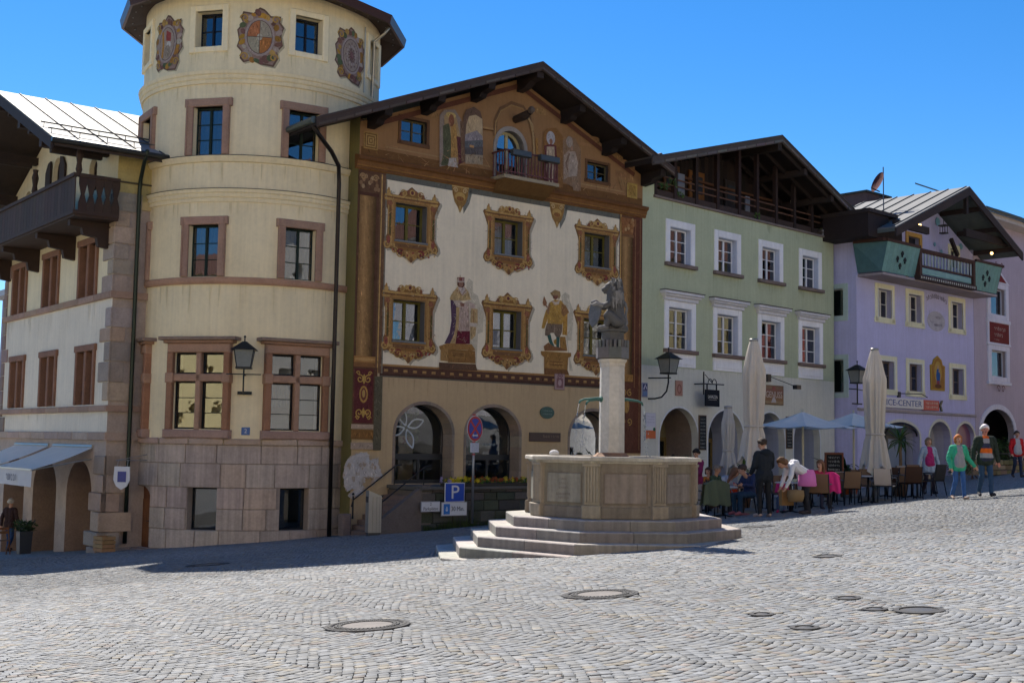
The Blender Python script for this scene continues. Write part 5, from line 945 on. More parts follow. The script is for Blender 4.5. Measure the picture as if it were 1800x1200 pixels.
    for u, z, r_ in ((5.0, 11.75, .2), (6.9, 12.3, .2), (3.3, 10.9, .18), (9.1, 11.4, .15), (7.2, 10.9, .12), (2.8, 11.0, .16), (6.6, 11.2, .1)): m = MB((.20, .42, .52)); m.lathe([(.0, -.03), (r_, -.02), (r_, .0)], 14); m.v = [(p_[0] + u, p_[2] - .03, p_[1] + z) for p_ in m.v]; m.build('wall_plate', 'enamel', t)
    # balcony: two flared turquoise ends, carved middle
    TQ, TQ2, BRN_ = (.16, .31, .28), (.075, .16, .17), (.065, .03, .022)
    def flare(u0, u1, z0, z1, y0=-1.15, y1=-1.45, col=TQ):
        k = max(1, round((u1 - u0) / .3)); 
        for q in range(k):
            a, b = u0 + (u1 - u0) * q / k + .004, u0 + (u1 - u0) * (q + 1) / k - .004; m = MB(jit(col, .06)); m.add([(a, y0, z0), (b, y0, z0), (b, y1, z1), (a, y1, z1), (a, y0 + .04, z0), (b, y0 + .04, z0), (b, y1 + .04, z1), (a, y1 + .04, z1)], [(0, 1, 2, 3), (4, 7, 6, 5), (0, 4, 5, 1), (1, 5, 6, 2), (2, 6, 7, 3), (3, 7, 4, 0)]); m.build('balcony_board', 'wood', t)
    zb, zt_ = 9.15, 10.38
    flare(.1, 2.75, zb, zt_); flare(7.75, 10.3, zb, zt_)
    m = MB(TQ2); m.add([(.1, -1.15, zb), (.1, 0, zb), (-.25, 0, zt_), (.06, -1.45, zt_)], [(0, 1, 2, 3)]); m.build('balcony_side', 'wood', t); m = MB(TQ2); m.add([(10.3, -1.15, zb), (10.3, 0, zb), (10.4, 0, zt_), (10.34, -1.45, zt_)], [(0, 1, 2, 3)]); m.build('balcony_side', 'wood', t)
    def spade(u, z, k=1):
        f = (z - zb) / (zt_ - zb); y = -1.15 - .3 * f - .012; m = MB((.012, .015, .016)); pts = [(0, .16), (.03, .1), (.09, .0), (.07, -.06), (.02, -.05), (.03, -.14), (-.03, -.14), (-.02, -.05), (-.07, -.06), (-.09, 0), (-.03, .1)]; m.prism([(u + p_[0] * k, z + p_[1] * k) for p_ in pts], y - .012, y + .03); m.build('carved_motif', 'wood', t)
    for uc in (1.4, 9.0): spade(uc, 10.02, 1.2); spade(uc - .3, 9.78, 1.2); spade(uc + .3, 9.78, 1.2); spade(uc, 9.52, 1.2)
    m = MB(BRN_); m.box(2.75, 7.75, -1.42, -1.34, 10.3, 10.42); m.box(.0, 2.75, -1.5, -1.38, 10.38, 10.5); m.box(7.75, 10.45, -1.5, -1.38, 10.38, 10.5); m.box(2.75, 2.95, -1.42, -1.2, 9.2, 10.3); m.box(7.55, 7.75, -1.42, -1.2, 9.2, 10.3); m.box(2.95, 7.55, -1.38, -1.3, 9.62, 9.7); m.box(2.95, 7.55, -1.38, -1.3, 10.24, 10.3); m.box(-.25, .1, -1.45, 0, 10.38, 10.5); m.build('balcony_rail', 'wood', t)
    m = MB((.22, .38, .36)); m.bbox(3.0, 7.5, -1.34, -1.28, 9.32, 9.6, .02); m.build('balcony_panel', 'wood', t)
    for k in range(16): u = 3.05 + k * 4.4 / 15; m = MB((.36, .42, .40)); m.box(u - .04, u + .06, -1.35, -1.31, 9.7, 10.24); m.build('baluster', 'wood', t)
    m = MB((.05, .03, .025)); m.box(2.7, 7.8, -1.45, -1.18, 9.05, 9.25); m.build('balcony_fascia', 'wood', t)
    for k in range(26): u = 2.8 + k * .19; m = MB((.5, .5, .44)); m.box(u, u + .08, -1.46, -1.45, 9.1, 9.19); m.build('dentil', 'wood', t)
    m = MB((.36, .30, .30)); m.box(.1, 10.3, -1.2, 0, 9.0, 9.1); m.build('balcony_floor', 'plaster', t)
    # roofs: cross gable over the balcony, main roof with metal sheets behind
    ru, rz_ = 6.05, 13.55
    for s, e, sl in ((-1, -.3, .42), (1, 11.2, .46)):
        zt = lambda u: rz_ - sl * abs(u - ru); dk = MB((.10, .12, .11)); dk.prism([(ru, rz_ - .06), (e, zt(e) - .06), (e, zt(e) - .2), (ru, rz_ - .2)], -2.0, 3.5); dk.build('roof_deck', 'wood', t)
        sh = MB((.17, .17, .165)); sh.prism([(ru, rz_), (e, zt(e)), (e, zt(e) - .058), (ru, rz_ - .058)], -2.06, 3.5); sh.build('roof_covering', 'sheet', t)
        vb = MB((.045, .03, .024)); vb.prism([(ru, rz_ - .06), (e, zt(e) - .06), (e, zt(e) - .42), (ru, rz_ - .42)], -2.08, -2.0); vb.build('verge_board', 'wood', t)
        for k in range(3): u = ru + s * (1.2 + k * 1.6); z = zt(u) - .2; m = MB((.035, .022, .018)); m.box(u - .09, u + .09, -1.95, 0, z - .2, z); m.build('rafter', 'wood', t)
    for q in ((6.3, 10.9, -1.75, -1.6, 11.35, 11.7), (.2, 3.0, -1.75, -1.6, 11.0, 11.3), (5.95, 6.15, -1.95, -1.8, 12.3, 13.3)): m = MB((.03, .02, .016)); m.box(*q); m.build('tie_beam', 'wood', t)
    m = MB((.03, .02, .016)); m.beam((6.3, -1.0, 11.3), (6.9, -1.0, 10.6), .14, .16); m.build('brace', 'wood', t)
    bx = MB((.028, .018, .016)); bx.box(-1.0, .6, -1.2, 1.0, 10.5, 11.55); bx.box(-1.05, 1.2, -1.3, 1.2, 11.5, 11.66, (.04, .028, .024)); bx.box(-.9, 2.9, -.5, -.05, 10.65, 11.25, (.02, .014, .012)); bx.build('eaves_box', 'wood', t)
    for k in range(7):                                # standing seams of the lit left slope
        y = -1.9 + k * .86; m = MB((.10, .10, .095)); m.beam((ru, y, rz_ + .02), (-.3, y, rz_ - .42 * 6.35 + .02), .03, .05); m.build('roof_seam', 'sheet', t)
    m = MB((.05, .045, .04)); m.box(0, 6, 3.4, 4, 12.6, 13.3); m.build('ridge_cap', 'sheet', t)
    m = MB((.12, .07, .06)); m.box(8.2, 10.4, 4.5, 6, 13.2, 14.55); m.box(8.1, 10.5, 4.4, 6.1, 14.55, 14.65, (.05, .055, .045)); m.build('chimney', 'stone', t)
    for u, z in ((3.0, 11.45), (9.6, 11.0)): m = MB((.8, .5, .2)); m.ball((u, -1.3, z), .07, 8, 6); m.build('light_bulb', 'bulb', t)
    m = MB((.03, .03, .03)); m.tube([(6.4, -.6, 12.3), (6.4, -.6, 12.0)], .015, 5); m.box(6.25, 6.55, -.75, -.45, 11.6, 11.65); m.box(6.22, 6.58, -.78, -.42, 11.95, 12.0); [m.box(a, a + .02, b, b + .02, 11.65, 11.95) for a in (6.27, 6.51) for b in (-.73, -.49)]; m.build('balcony_lantern', 'iron', t)
    q = scrawl(-.95, 0, 1.9, .26, 11, (.17, .15, .2)); q.mb.v = [(6.75 + v[0], v[1], v[2] + 8.78 - .22 * v[0] * v[0]) for v in q.mb.v]; q.done('wall_lettering', t)
    p = Paint(); p.ell(6.7, 7.62, .82, .46, (.44, .42, .46), 26); p.scroll(6.45, 7.7, .5, (.28, .25, .33), .025, .4, 2.2); p.done('painted_medallion', t); scrawl(6.6, 7.8, .5, .16, 4, (.2, .18, .22), -.02).done('wall_lettering', t); scrawl(6.5, 7.45, .75, .14, 8, (.2, .18, .22), -.02).done('wall_lettering', t)
build_lilac()

def build_mauve():
    f = LI; u0 = 10.32
    t = thing('mauve_house', 'grey mauve house with tall white window column and green metal roof', 'house', f.P(u0, 0, .4), LI.rz + R(2), zabs=True)
    MV = (.46, .40, .47); WH = (.66, .66, .74)
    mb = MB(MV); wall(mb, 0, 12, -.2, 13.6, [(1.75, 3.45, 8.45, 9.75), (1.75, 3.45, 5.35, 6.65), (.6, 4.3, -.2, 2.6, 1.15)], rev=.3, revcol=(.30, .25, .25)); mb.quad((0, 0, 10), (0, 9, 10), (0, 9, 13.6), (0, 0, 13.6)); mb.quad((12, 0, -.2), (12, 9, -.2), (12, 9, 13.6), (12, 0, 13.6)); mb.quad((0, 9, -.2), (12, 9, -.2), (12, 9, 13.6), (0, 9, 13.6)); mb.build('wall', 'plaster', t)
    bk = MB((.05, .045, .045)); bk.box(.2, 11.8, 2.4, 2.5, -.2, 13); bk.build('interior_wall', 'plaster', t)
    s = MB(WH)
    for z0, z1 in ((8.2, 10.0), (5.1, 6.9)): [s.bbox(a, b, -.08, .02, c, d, .02) for a, b, c, d in ((1.4, 1.75, z0, z1), (3.45, 3.8, z0, z1), (1.75, 3.45, z1 - .25, z1), (1.75, 3.45, z0, z0 + .25))]
    s.bbox(1.35, 1.5, -.1, .02, 6.9, 8.2, .02); s.bbox(3.7, 3.85, -.1, .02, 6.9, 8.2, .02); s.bbox(1.3, 3.9, -.12, .02, 4.95, 5.1, .02); s.bbox(1.3, 3.9, -.12, .02, 8.02, 8.2, .02); s.bbox(1.3, 3.9, -.12, .02, 6.9, 7.02, .02)
    s.prism([(1.3, 10.0), (3.9, 10.0), (2.6, 10.75)], -.1, .02); s.build('window_column', 'plaster', t); m = MB((.20, .03, .03)); m.prism([(1.75, 10.1), (3.45, 10.1), (2.6, 10.58)], -.125, -.1); m.build('pediment_panel', 'paint', t)
    for z in (8.45, 5.35): window(t, 2.6, z, 1.7, 1.3, 1, 1, .06, .03, .05, (.6, .62, .7), rev=.15, mat='enamel')
    p = Paint(y=-.13); [p.scroll(2.6 + s_ * .25, 4.75, .2, (.12, .05, .06), .05, 1.2, 0, s_) for s_ in (-1, 1)]; [p.scroll(2.6 + s_ * .3, 10.95, .2, (.14, .06, .07), .05, 1.2, 3, s_) for s_ in (-1, 1)]; p.y = -.004; p.done('painted_scroll', t)
    e = MB(WH); o_, i_ = arc(.35, 4.55, 2.6, 1.4, 18), arc(.6, 4.3, 2.6, 1.15, 18); [e.prism([o_[k], o_[k + 1], i_[k + 1], i_[k]], -.05, .02) for k in range(18)]; e.bbox(4.3, 4.55, -.05, .02, -.2, 2.6); e.bbox(.35, .6, -.05, .02, -.2, 2.6); e.build('arch_edge', 'plaster', t)
    d = MB((.02, .018, .018)); d.box(.6, 4.3, 1.3, 1.4, -.2, 3.8); d.box(1.9, 2.05, 1.2, 1.3, -.2, 3.7, (.06, .05, .05)); d.build('gate', 'wood', t)
    rf = MB((.30, .34, .26)); y0, y1, z0, z1 = -.9, 3.0, 13.3, 15.1
    for k in range(15): u = .1 + k * .82; m = MB(jit((.25, .30, .22), .08)); m.add([(u + .01, y0, z0), (u + .81, y0, z0), (u + .81, y1, z1), (u + .01, y1, z1), (u + .01, y0, z0 - .03), (u + .81, y0, z0 - .03), (u + .81, y1, z1 - .03), (u + .01, y1, z1 - .03)], [(0, 1, 2, 3), (4, 7, 6, 5), (0, 4, 5, 1), (1, 5, 6, 2), (2, 6, 7, 3), (3, 7, 4, 0)]); m.build('roof_panel', 'sheet', t); m = MB((.1, .13, .1)); m.beam((u, y0, z0 + .02), (u, y1, z1 + .02), .03, .05); m.build('roof_seam', 'sheet', t)
    m = MB((.45, .30, .04)); m.box(1, 4, -.75, -.5, 13.38, 13.46); m.build('roof_tarpaulin', 'cloth', t); m = MB((.05, .06, .05)); m.tube([(-.6, -.98, 13.25), (12.5, -.98, 13.25)], .09, 8); m.build('gutter', 'metal', t)
    m = MB((.55, .5, .45)); m.box(-.3, 12, -.8, 0, 12.95, 13.2); m.build('eaves_board', 'plaster', t)
build_mauve()

# ---- houses across the square (behind the viewer): seen only as reflections in the panes
def facing_house(x0, x1, y, h, col, lab, rz=0):
    t = thing('facing_house', lab, 'house', (x0, y, gz(0, 2) - .6) if not rz else (y, x0, gz(20, x0) - .6), rz, 'houses across the square behind the viewer', zabs=False)
    w_ = x1 - x0; mb = MB(col); n = max(2, int(w_ / 2.6)); hs = []
    for k in range(n):
        for z in (3.9, 6.9, 9.8):
            if z + 1.6 < h: hs.append((w_ * (k + .5) / n - .5, w_ * (k + .5) / n + .5, z, z + 1.5))
    wall(mb, 0, w_, 0, h, hs, mp=lambda u, z, yy: (u, -yy, z), rev=.2); mb.box(0, w_, -9, -.6, 0, h - .1); mb.build('wall', 'plaster', t)
    r_ = MB((.16, .08, .06)); r_.add([(-.5, .9, h - .2), (w_ + .5, .9, h - .2), (w_ + .5, -5, h + 3), (-.5, -5, h + 3), (-.5, -10, h), (w_ + .5, -10, h)], [(0, 1, 2, 3), (3, 2, 5, 4)]); r_.build('roof', 'stone', t)
for k, (x0, x1, h, c, nm) in enumerate(((-78, -60, 15, (.75, .68, .52), 'grey'), (-59.5, -44, 15, (.80, .66, .34), 'yellow'), (-43.5, -28, 16, (.80, .77, .7), 'white'), (-27.5, -12, 15, (.80, .64, .32), 'ochre'), (-11.5, 4, 16, (.80, .66, .55), 'pink'), (4.5, 20, 15, (.82, .76, .62), 'cream'))): facing_house(x0, x1, (-14 if k < 3 else -8) - k % 2, h, c, nm + ' house behind the viewer, seen only in window reflections')
for k, (y0, y1, x, h, c, nm) in enumerate(((-8, 7, 22, 15, (.80, .64, .32), 'deep yellow'), (7.5, 22, 24, 16, (.82, .77, .68), 'pale'), (22.5, 33, 36, 14, (.80, .76, .76), 'lilac white'), (33.5, 46, 37, 14, (.80, .72, .6), 'sand'), (46.5, 53, 36, 13, (.82, .68, .36), 'bright yellow'), (53.5, 57, 36, 13, (.70, .26, .22), 'brick red'), (57.5, 64, 37, 13, (.82, .70, .4), 'honey'))): facing_house(y0, y1, x, h, c, nm + ' house right of the viewer, seen only in window reflections', math.pi / 2)
# sliver of a further house at the left edge of the view
def far_house():
    p = LE.P(-12.8, 2.5, -2.4); t = thing('distant_house', 'mauve distant house at the left edge beyond the corner house', 'house', p, LE.rz, zabs=True)
    m = MB((.32, .27, .33)); wall(m, -8, 0, -3.5, 7.6, [(-3, -1.8, 4.5, 6.2), (-3, -1.8, 1, 2.7)]); m.quad((0, 0, -3.5), (0, 8, -3.5), (0, 8, 7.6), (0, 0, 7.6)); m.build('wall', 'plaster', t)
    for z in (4.5, 1.0): window(t, -2.4, z, 1.2, 1.7, 2, 3)
    m = MB((.5, .5, .5)); m.box(-8.3, .4, -.5, 8, 7.6, 7.85); m.build('roof', 'sheet', t)
far_house()
# ================================================================== FOUNTAIN
def blob(prims, name, mat, parent=None, loc=(0, 0, 0), rz=0, voxel=.012, smooth=3, scale=1., folds=0, skinc=()):
    """one continuous skin over tapered limbs; prims: (p0, p1, r0, r1, colour[, squash])"""
    mb = MB()
    for q in prims:
        p0, p1, r0, r1 = Vector(q[0]), Vector(q[1]), q[2], q[3]; d = p1 - p0; L = d.length; n = 10
        ax = d / L if L > 1e-5 else Vector((0, 0, 1)); pts, rs = [], []
        for a in (-80, -55, -25): pts.append(p0 + ax * r0 * math.sin(R(a))); rs.append(r0 * math.cos(R(a)))
        for f in (0, .5, 1): pts.append(p0 + d * f); rs.append(r0 + (r1 - r0) * f)
        for a in (25, 55, 80): pts.append(p1 + ax * r1 * math.sin(R(a))); rs.append(r1 * math.cos(R(a)))
        if L < 1e-5: pts = [p0 + ax * r0 * math.sin(R(a)) for a in (-80, -50, -20, 20, 50, 80)]; rs = [r0 * math.cos(R(a)) for a in (-80, -50, -20, 20, 50, 80)]
        mb.tube(pts, rs, n)
    me = bpy.data.meshes.new('tmp'); me.from_pydata(mb.v, [], mb.f)
    bm = bmesh.new(); bm.from_mesh(me); bmesh.ops.recalc_face_normals(bm, faces=bm.faces); bm.to_mesh(me); bm.free()
    o = bpy.data.objects.new('tmp', me); C.objects.link(o)
    m = o.modifiers.new('r', 'REMESH'); m.mode = 'VOXEL'; m.voxel_size = voxel; m = o.modifiers.new('s', 'SMOOTH'); m.factor = .5; m.iterations = smooth
    dg = bpy.context.evaluated_depsgraph_get(); out = bpy.data.meshes.new_from_object(o.evaluated_get(dg)); bpy.data.objects.remove(o)
    n = len(out.vertices); co_ = np.empty(n * 3, dtype=np.float32); out.vertices.foreach_get('co', co_); co_ = co_.reshape(-1, 3)
    best = np.full(n, 1e9); col = np.zeros((n, 4), np.float32); col[:, 3] = 1
    for q in prims:
        p0, p1 = np.array(q[0], float), np.array(q[1], float); d = p1 - p0; LL = max(1e-9, d @ d); t = np.clip(((co_ - p0) @ d) / LL, 0, 1)
        dist = np.linalg.norm(co_ - (p0 + t[:, None] * d), axis=1) - (q[2] + (q[3] - q[2]) * t) - (q[5] if len(q) > 5 else 0)
        s_ = dist < best; best[s_] = dist[s_]
        if callable(q[4]): col[s_, :3] = q[4](co_[s_])
        else: col[s_, :3] = q[4]
    if folds:
        nr = np.empty(n * 3, dtype=np.float32); out.vertices.foreach_get('normal', nr); nr = nr.reshape(-1, 3); X, Y, Z = co_.T
        sk = np.zeros(n, bool)
        for c in skinc: sk |= np.abs(col[:, :3] - np.array(c, np.float32)).sum(1) < .02
        w_ = np.where(sk, 0, 1) * np.clip((1.5 - Z) * 6 + .3, 0, 1) * np.clip((Z - .1) * 8, 0, 1)
        d = .55 * np.sin(34 * Z + 9 * np.sin(7 * X + 5 * Y) + folds) + .45 * np.sin(61 * Z + 30 * X + 5 * np.sin(13 * Y + folds)) + .4 * np.sin(25 * X - 19 * Y + 14 * Z)
        co_ = co_ + nr * (.0055 * d * w_)[:, None]; out.vertices.foreach_set('co', co_.astype(np.float32).ravel())
        col[:, :3] *= (1 + .10 * d * w_ * 0)[:, None]
    a = out.attributes.new('Col', 'FLOAT_COLOR', 'POINT'); a.data.foreach_set('color', col.ravel()); out.materials.clear(); out.materials.append(M[mat]); out.shade_smooth(); out.name = name
    if scale != 1: out.transform(Matrix.Scale(scale, 4))
    return link(name, out, parent, loc, rz)
def build_fountain():
    z0 = gz(FC.x, FC.y); t = thing('market_fountain', 'octagonal stone fountain with pillar and seated lion on stepped base', 'fountain', (FC.x, FC.y, z0 - .3), R(5.3), zabs=True)
    k8 = math.tan(R(22.5)); ST = (.20, .168, .128); random.seed(12)
    def turn(o, a): o.rotation_euler[2] = a; return o
    # steps: two stones to each side
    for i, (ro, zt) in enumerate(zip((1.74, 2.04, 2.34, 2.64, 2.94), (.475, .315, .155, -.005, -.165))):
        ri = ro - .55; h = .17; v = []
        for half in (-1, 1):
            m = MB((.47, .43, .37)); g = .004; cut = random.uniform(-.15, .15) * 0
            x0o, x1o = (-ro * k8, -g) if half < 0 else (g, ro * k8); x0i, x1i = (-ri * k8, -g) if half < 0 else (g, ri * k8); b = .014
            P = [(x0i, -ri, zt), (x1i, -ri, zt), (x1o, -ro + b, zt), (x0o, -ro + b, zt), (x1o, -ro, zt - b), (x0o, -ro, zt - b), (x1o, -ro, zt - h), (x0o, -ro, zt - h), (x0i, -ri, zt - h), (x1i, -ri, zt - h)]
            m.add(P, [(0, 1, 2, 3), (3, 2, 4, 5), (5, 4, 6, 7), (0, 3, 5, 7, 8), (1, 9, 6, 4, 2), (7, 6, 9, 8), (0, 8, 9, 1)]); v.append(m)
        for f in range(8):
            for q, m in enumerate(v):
                mm = MB(jit((.34, .315, .28), .14)); mm.v, mm.f = m.v, m.f; mm.c = [mm.col, mm.col, mul(mm.col, .58)] + [mul(mm.col, .6)] * (len(m.f) - 3); turn(mm.build('step_stone', 'wetstone', t), f * math.pi / 4)  # risers darker than treads: shade of the upright faces put into the colour
    a = 1.33; s = 2 * a * k8; zb, zr = .475, 1.47
    for f in range(8):
        ang = f * math.pi / 4; c = jit(ST, .07)
        w_ = MB(c); w_.add([(-s / 2, -a, zb), (s / 2, -a, zb), (s / 2, -a, 1.36), (-s / 2, -a, 1.36), (-s / 2 + .08, -a + .2, zb), (s / 2 - .08, -a + .2, zb), (s / 2 - .08, -a + .2, 1.36), (-s / 2 + .08, -a + .2, 1.36)], [(0, 1, 2, 3), (5, 4, 7, 6), (3, 2, 6, 7)]); o = turn(w_.build('basin_wall', 'wetstone', t), ang)
        pn = MB(jit((.225, .195, .16), .1)); pn.bbox(-.345, .345, -a - .018, -a + .01, .72, 1.2, .012); pn = pn.build('panel', 'wetstone', o)
        gr = MB((.17, .135, .10)); [gr.box(*q) for q in ((-.36, -.35, -a - .004, -a + .01, .69, 1.23), (.35, .36, -a - .004, -a + .01, .69, 1.215), (-.35, .35, -a - .004, -a + .01, 1.205, 1.218), (-.35, .35, -a - .004, -a + .01, .70, .712))]; gr.build('panel_groove', 'stone', o)
        pl = MB(jit((.19, .16, .125), .1)); pl.bbox(-s / 2 + .1, s / 2 - .1, -a - .04, -a + .01, zb + .003, .665, .012); turn(pl.build('plinth_stone', 'wetstone', t), ang)
        if f in (0, 1, 7):
            rows = {7: ((1.10, .14), (1.03, .2), (.96, .2), (.86, .3), (.80, .22)), 0: (), 1: ((1.12, .08), (1.07, .05), (1.0, .36), (.88, .24), (.82, .08))}[f]
            for zz, ww in rows: scrawl(-ww / 2, zz, ww, .045, max(2, int(ww / .035)), (.16, .13, .11), -a - .019, f).done('inscription', o)
        ri = a - .24
        for nm, r0, r1, za, zc, bb in (('cornice_stone', a + .03, a + .045, 1.36, 1.405, 0), ('rim_stone', a + .10, a + .10, 1.405, zr, .018)):
            m = MB(jit((.38, .34, .28), .1)); m.add([(-r0 * k8, -r0, za), (r0 * k8, -r0, za), (r1 * k8, -r1, zc - bb), (-r1 * k8, -r1, zc - bb), (-(r1 - bb) * k8, -r1 + bb, zc), ((r1 - bb) * k8, -r1 + bb, zc), (ri * k8, -ri, zc), (-ri * k8, -ri, zc), (-ri * k8, -ri, za), (ri * k8, -ri, za)], [(0, 1, 2, 3), (3, 2, 5, 4), (4, 5, 6, 7), (7, 6, 9, 8), (0, 8, 9, 1), (0, 3, 4, 7, 8), (1, 9, 6, 5, 2)]); turn(m.build(nm, 'wetstone', t), ang)
        # fluted corner pilaster
        R8 = a / math.cos(R(22.5)); m = MB(jit((.255, .212, .158), .1)); y = -R8 - .015
        m.bbox(-.13, .13, y, y + .2, .69, 1.36, .01); [m.bbox(x - .017, x + .017, y - .016, y + .01, .74, 1.31, .006) for x in (-.095, -.05, 0, .05, .095)]; m.bbox(-.15, .15, y - .03, y + .2, 1.31, 1.36, .01); m.bbox(-.155, .155, y - .04, y + .2, zb + .004, .69, .014)
        turn(m.build('pilaster', 'wetstone', t), ang + math.pi / 8)
    wt = MB(); n = 8; rr = (a - .2) / math.cos(R(22.5)); wt.add([(rr * math.sin(R(22.5) + i * math.pi / 4), -rr * math.cos(R(22.5) + i * math.pi / 4), 1.33) for i in range(8)], [tuple(range(8))]); wt.build('water', 'water', t)
    bt = MB((.06, .065, .05)); bt.add([(rr * math.sin(R(22.5) + i * math.pi / 4), -rr * math.cos(R(22.5) + i * math.pi / 4), .8) for i in range(8)], [tuple(range(8))]); bt.build('basin_floor', 'stone', t)
    # pillar
    def oct_(mb, prof, col=None):
        for (r0, za), (r1, zc) in zip(prof, prof[1:]):
            for i in range(8):
                A, B = R(22.5) + i * math.pi / 4, R(22.5) + (i + 1) * math.pi / 4
                mb.quad((r0 * math.sin(A), -r0 * math.cos(A), za), (r0 * math.sin(B), -r0 * math.cos(B), za), (r1 * math.sin(B), -r1 * math.cos(B), zc), (r1 * math.sin(A), -r1 * math.cos(A), zc), col)
    m = MB((.22, .12, .07)); oct_(m, [(.36, .8), (.36, 1.44), (.28, 1.5), (.25, 1.53)]); m.build('pillar_foot', 'wetstone', t)
    m = MB((.50, .47, .42)); oct_(m, [(.225, 1.5), (.222, 2.4), (.215, 3.0)]); m.build('pillar', 'stone', t)
    m = MB((.52, .47, .4)); oct_(m, [(.215, 3.0), (.225, 3.02), (.225, 3.06), (.25, 3.09), (.26, 3.13), (.0, 3.14)]); m.build('capital', 'stone', t)
    for i in range(8):
        A = i * math.pi / 4; m = MB(jit((.13, .126, .122), .2)); m.bbox(-.112, .112, -.27, -.2, 3.14, 3.34, .01); turn(m.build('crown_panel', 'stone', t), A)
        for q in (-1, 0, 1): m = MB(jit((.12, .116, .112), .2)); m.bbox(q * .078 - .025, q * .078 + .025, -.275, -.2, 3.33, 3.46, .008); turn(m.build('merlon', 'stone', t), A)
    m = MB((.10, .097, .094)); oct_(m, [(.2, 3.14), (.2, 3.46), (.2, 3.6), (.25, 3.61), (.26, 3.64), (0, 3.645)]); m.build('lion_pedestal', 'stone', t)
    for ang, L in ((R(-70), .42), (R(110), .40), (R(-130), .30), (R(35), .0)):
        if L == 0: continue
        d = Vector((math.sin(ang), -math.cos(ang), 0)); m = MB((.06, .15, .13)); P = lambda r_, z: (d.x * r_, d.y * r_, z)
        m.lathe([(.0, -.02), (.05, -.01), (.055, .02), (0, .03)], 10); m.v = [(d.x * (.2 + p[2]) - d.y * p[0], d.y * (.2 + p[2]) + d.x * p[0], 2.44 + p[1]) for p in m.v]
        m.tube([P(.2, 2.44), P(.3, 2.45), P(.2 + L * .8, 2.43), P(.2 + L, 2.40), P(.22 + L, 2.36)], [.035, .025, .02, .02, .018], 8); m.build('spout', 'bronze', t, smooth=True)
        j = MB((.8, .85, .9)); rd = random.Random(int(L * 100)); x0 = .22 + L; pts = []
        for q in range(14): f = q / 13; pts.append((P(x0 + .10 * f, 2.36 - 1.03 * f ** 1.6)))
        j.tube(pts[:6], [.011, .010, .009, .009, .008, .006], 6)
        for q in range(60): f = rd.uniform(.3, 1); w2 = .035 * f; j.ball((P(x0 + .10 * f, 0)[0] + rd.gauss(0, w2), P(x0 + .10 * f, 0)[1] + rd.gauss(0, w2), 2.36 - 1.03 * f ** 1.6), (.008, .008, rd.uniform(.010, .024)), 5, 4)
        for q in range(14): j.ball((P(x0 + .1, 0)[0] + rd.gauss(0, .05), P(x0 + .1, 0)[1] + rd.gauss(0, .05), 1.34 + abs(rd.gauss(0, .05))), .011, 5, 4)
        kindof(j.build('water_jet', 'jet', t, smooth=True), 'stuff')
    # seated lion, looking left, forepaw on a shield
    D, L_ = (.085, .083, .081), (.17, .167, .163); pr = []; rd = random.Random(4)  # paler paws, snout and tail: highlights put into the colour
    pr += [((.10, 0, .15), (.09, 0, .22), .155, .15, D), ((.09, 0, .2), (.04, 0, .48), .15, .125, D), ((-.13, 0, .02), (.2, 0, .02), .07, .09, D)]
    for s_ in (-1, 1):
        pr += [((.08, .09 * s_, .13), (-.05, .115 * s_, .25), .105, .085, D), ((-.05, .115 * s_, .25), (-.09, .115 * s_, .06), .062, .045, D), ((-.09, .115 * s_, .035), (-.2, .12 * s_, .03), .04, .038, L_), ((-.2, .12 * s_, .03), (-.225, .12 * s_, .028), .036, .03, L_)]
        pr += [((-.0, .10 * s_, .47), (-.13, .125 * s_, .40), .062, .05, D), ((-.13, .125 * s_, .40), (-.27, .10 * s_, .50 if s_ > 0 else .44), .046, .036, L_), ((-.27, .10 * s_, .50 if s_ > 0 else .44), (-.325, .09 * s_, .485 if s_ > 0 else .42), .038, .03, L_)]
    pr += [((.03, 0, .5), (.03, 0, .72), .135, .115, D), ((-.03, 0, .75), (.02, 0, .76), .092, .10, D), ((-.07, 0, .725), (-.135, 0, .70), .062, .045, D), ((-.135, 0, .715), (-.15, 0, .712), .03, .024, L_), ((-.09, 0, .655), (-.12, 0, .65), .034, .028, D), ((-.075, .04, .775), (-.085, .04, .775), .02, .018, L_), ((-.075, -.04, .775), (-.085, -.04, .775), .02, .018, L_), ((.0, .085, .84), (.01, .09, .865), .03, .02, D), ((.0, -.085, .84), (.01, -.09, .865), .03, .02, D)]
    for q in range(110):                                # long mane falling down the back
        aa = rd.uniform(-2.1, 2.1); zz = rd.uniform(.44, .88); r_ = .13 + .04 * (1 - abs(zz - .6) / .3); p0 = Vector((.03 + r_ * math.cos(aa), r_ * math.sin(aa), zz)); pr.append((p0, p0 + Vector((rd.uniform(.0, .03), rd.uniform(-.015, .015), -rd.uniform(.10, .19))), .021, .008, mul(D, rd.uniform(.45, 2.2))))
    tail = [(.2, .03, .06), (.27, .05, .12), (.25, .09, .26), (.27, .08, .38), (.24, .06, .45)]; pr += [(p, q, .024, .022, L_) for p, q in zip(tail, tail[1:])]; pr.append(((.24, .06, .45), (.225, .06, .5), .034, .02, L_))
    blob(pr, 'lion_statue', 'bronze', t, (-.02, 0, 3.645), R(-5), voxel=.0065, smooth=1)['label'] = 'dark stone lion sitting upright and looking left'
    sh = MB((.12, .12, .12)); sh.prism([(-.13, .15), (.13, .15), (.135, -.05), (.09, -.19), (0, -.28), (-.09, -.19), (-.135, -.05)], -.014, .014); o = sh.build('shield', 'bronze', t, loc=(-.31, 0, 3.945), rz=R(90)); o.rotation_euler = (R(-12), 0, R(-52))
build_fountain()
tag(MB((.6, .58, .55)).ball((0, 0, 0), (.09, .09, .06), 10, 6).build('cap', 'cloth', None, True, (FC.x - .95, FC.y + .93, 1.50)), 'small pale cap lying on the fountain rim at left', 'cap')

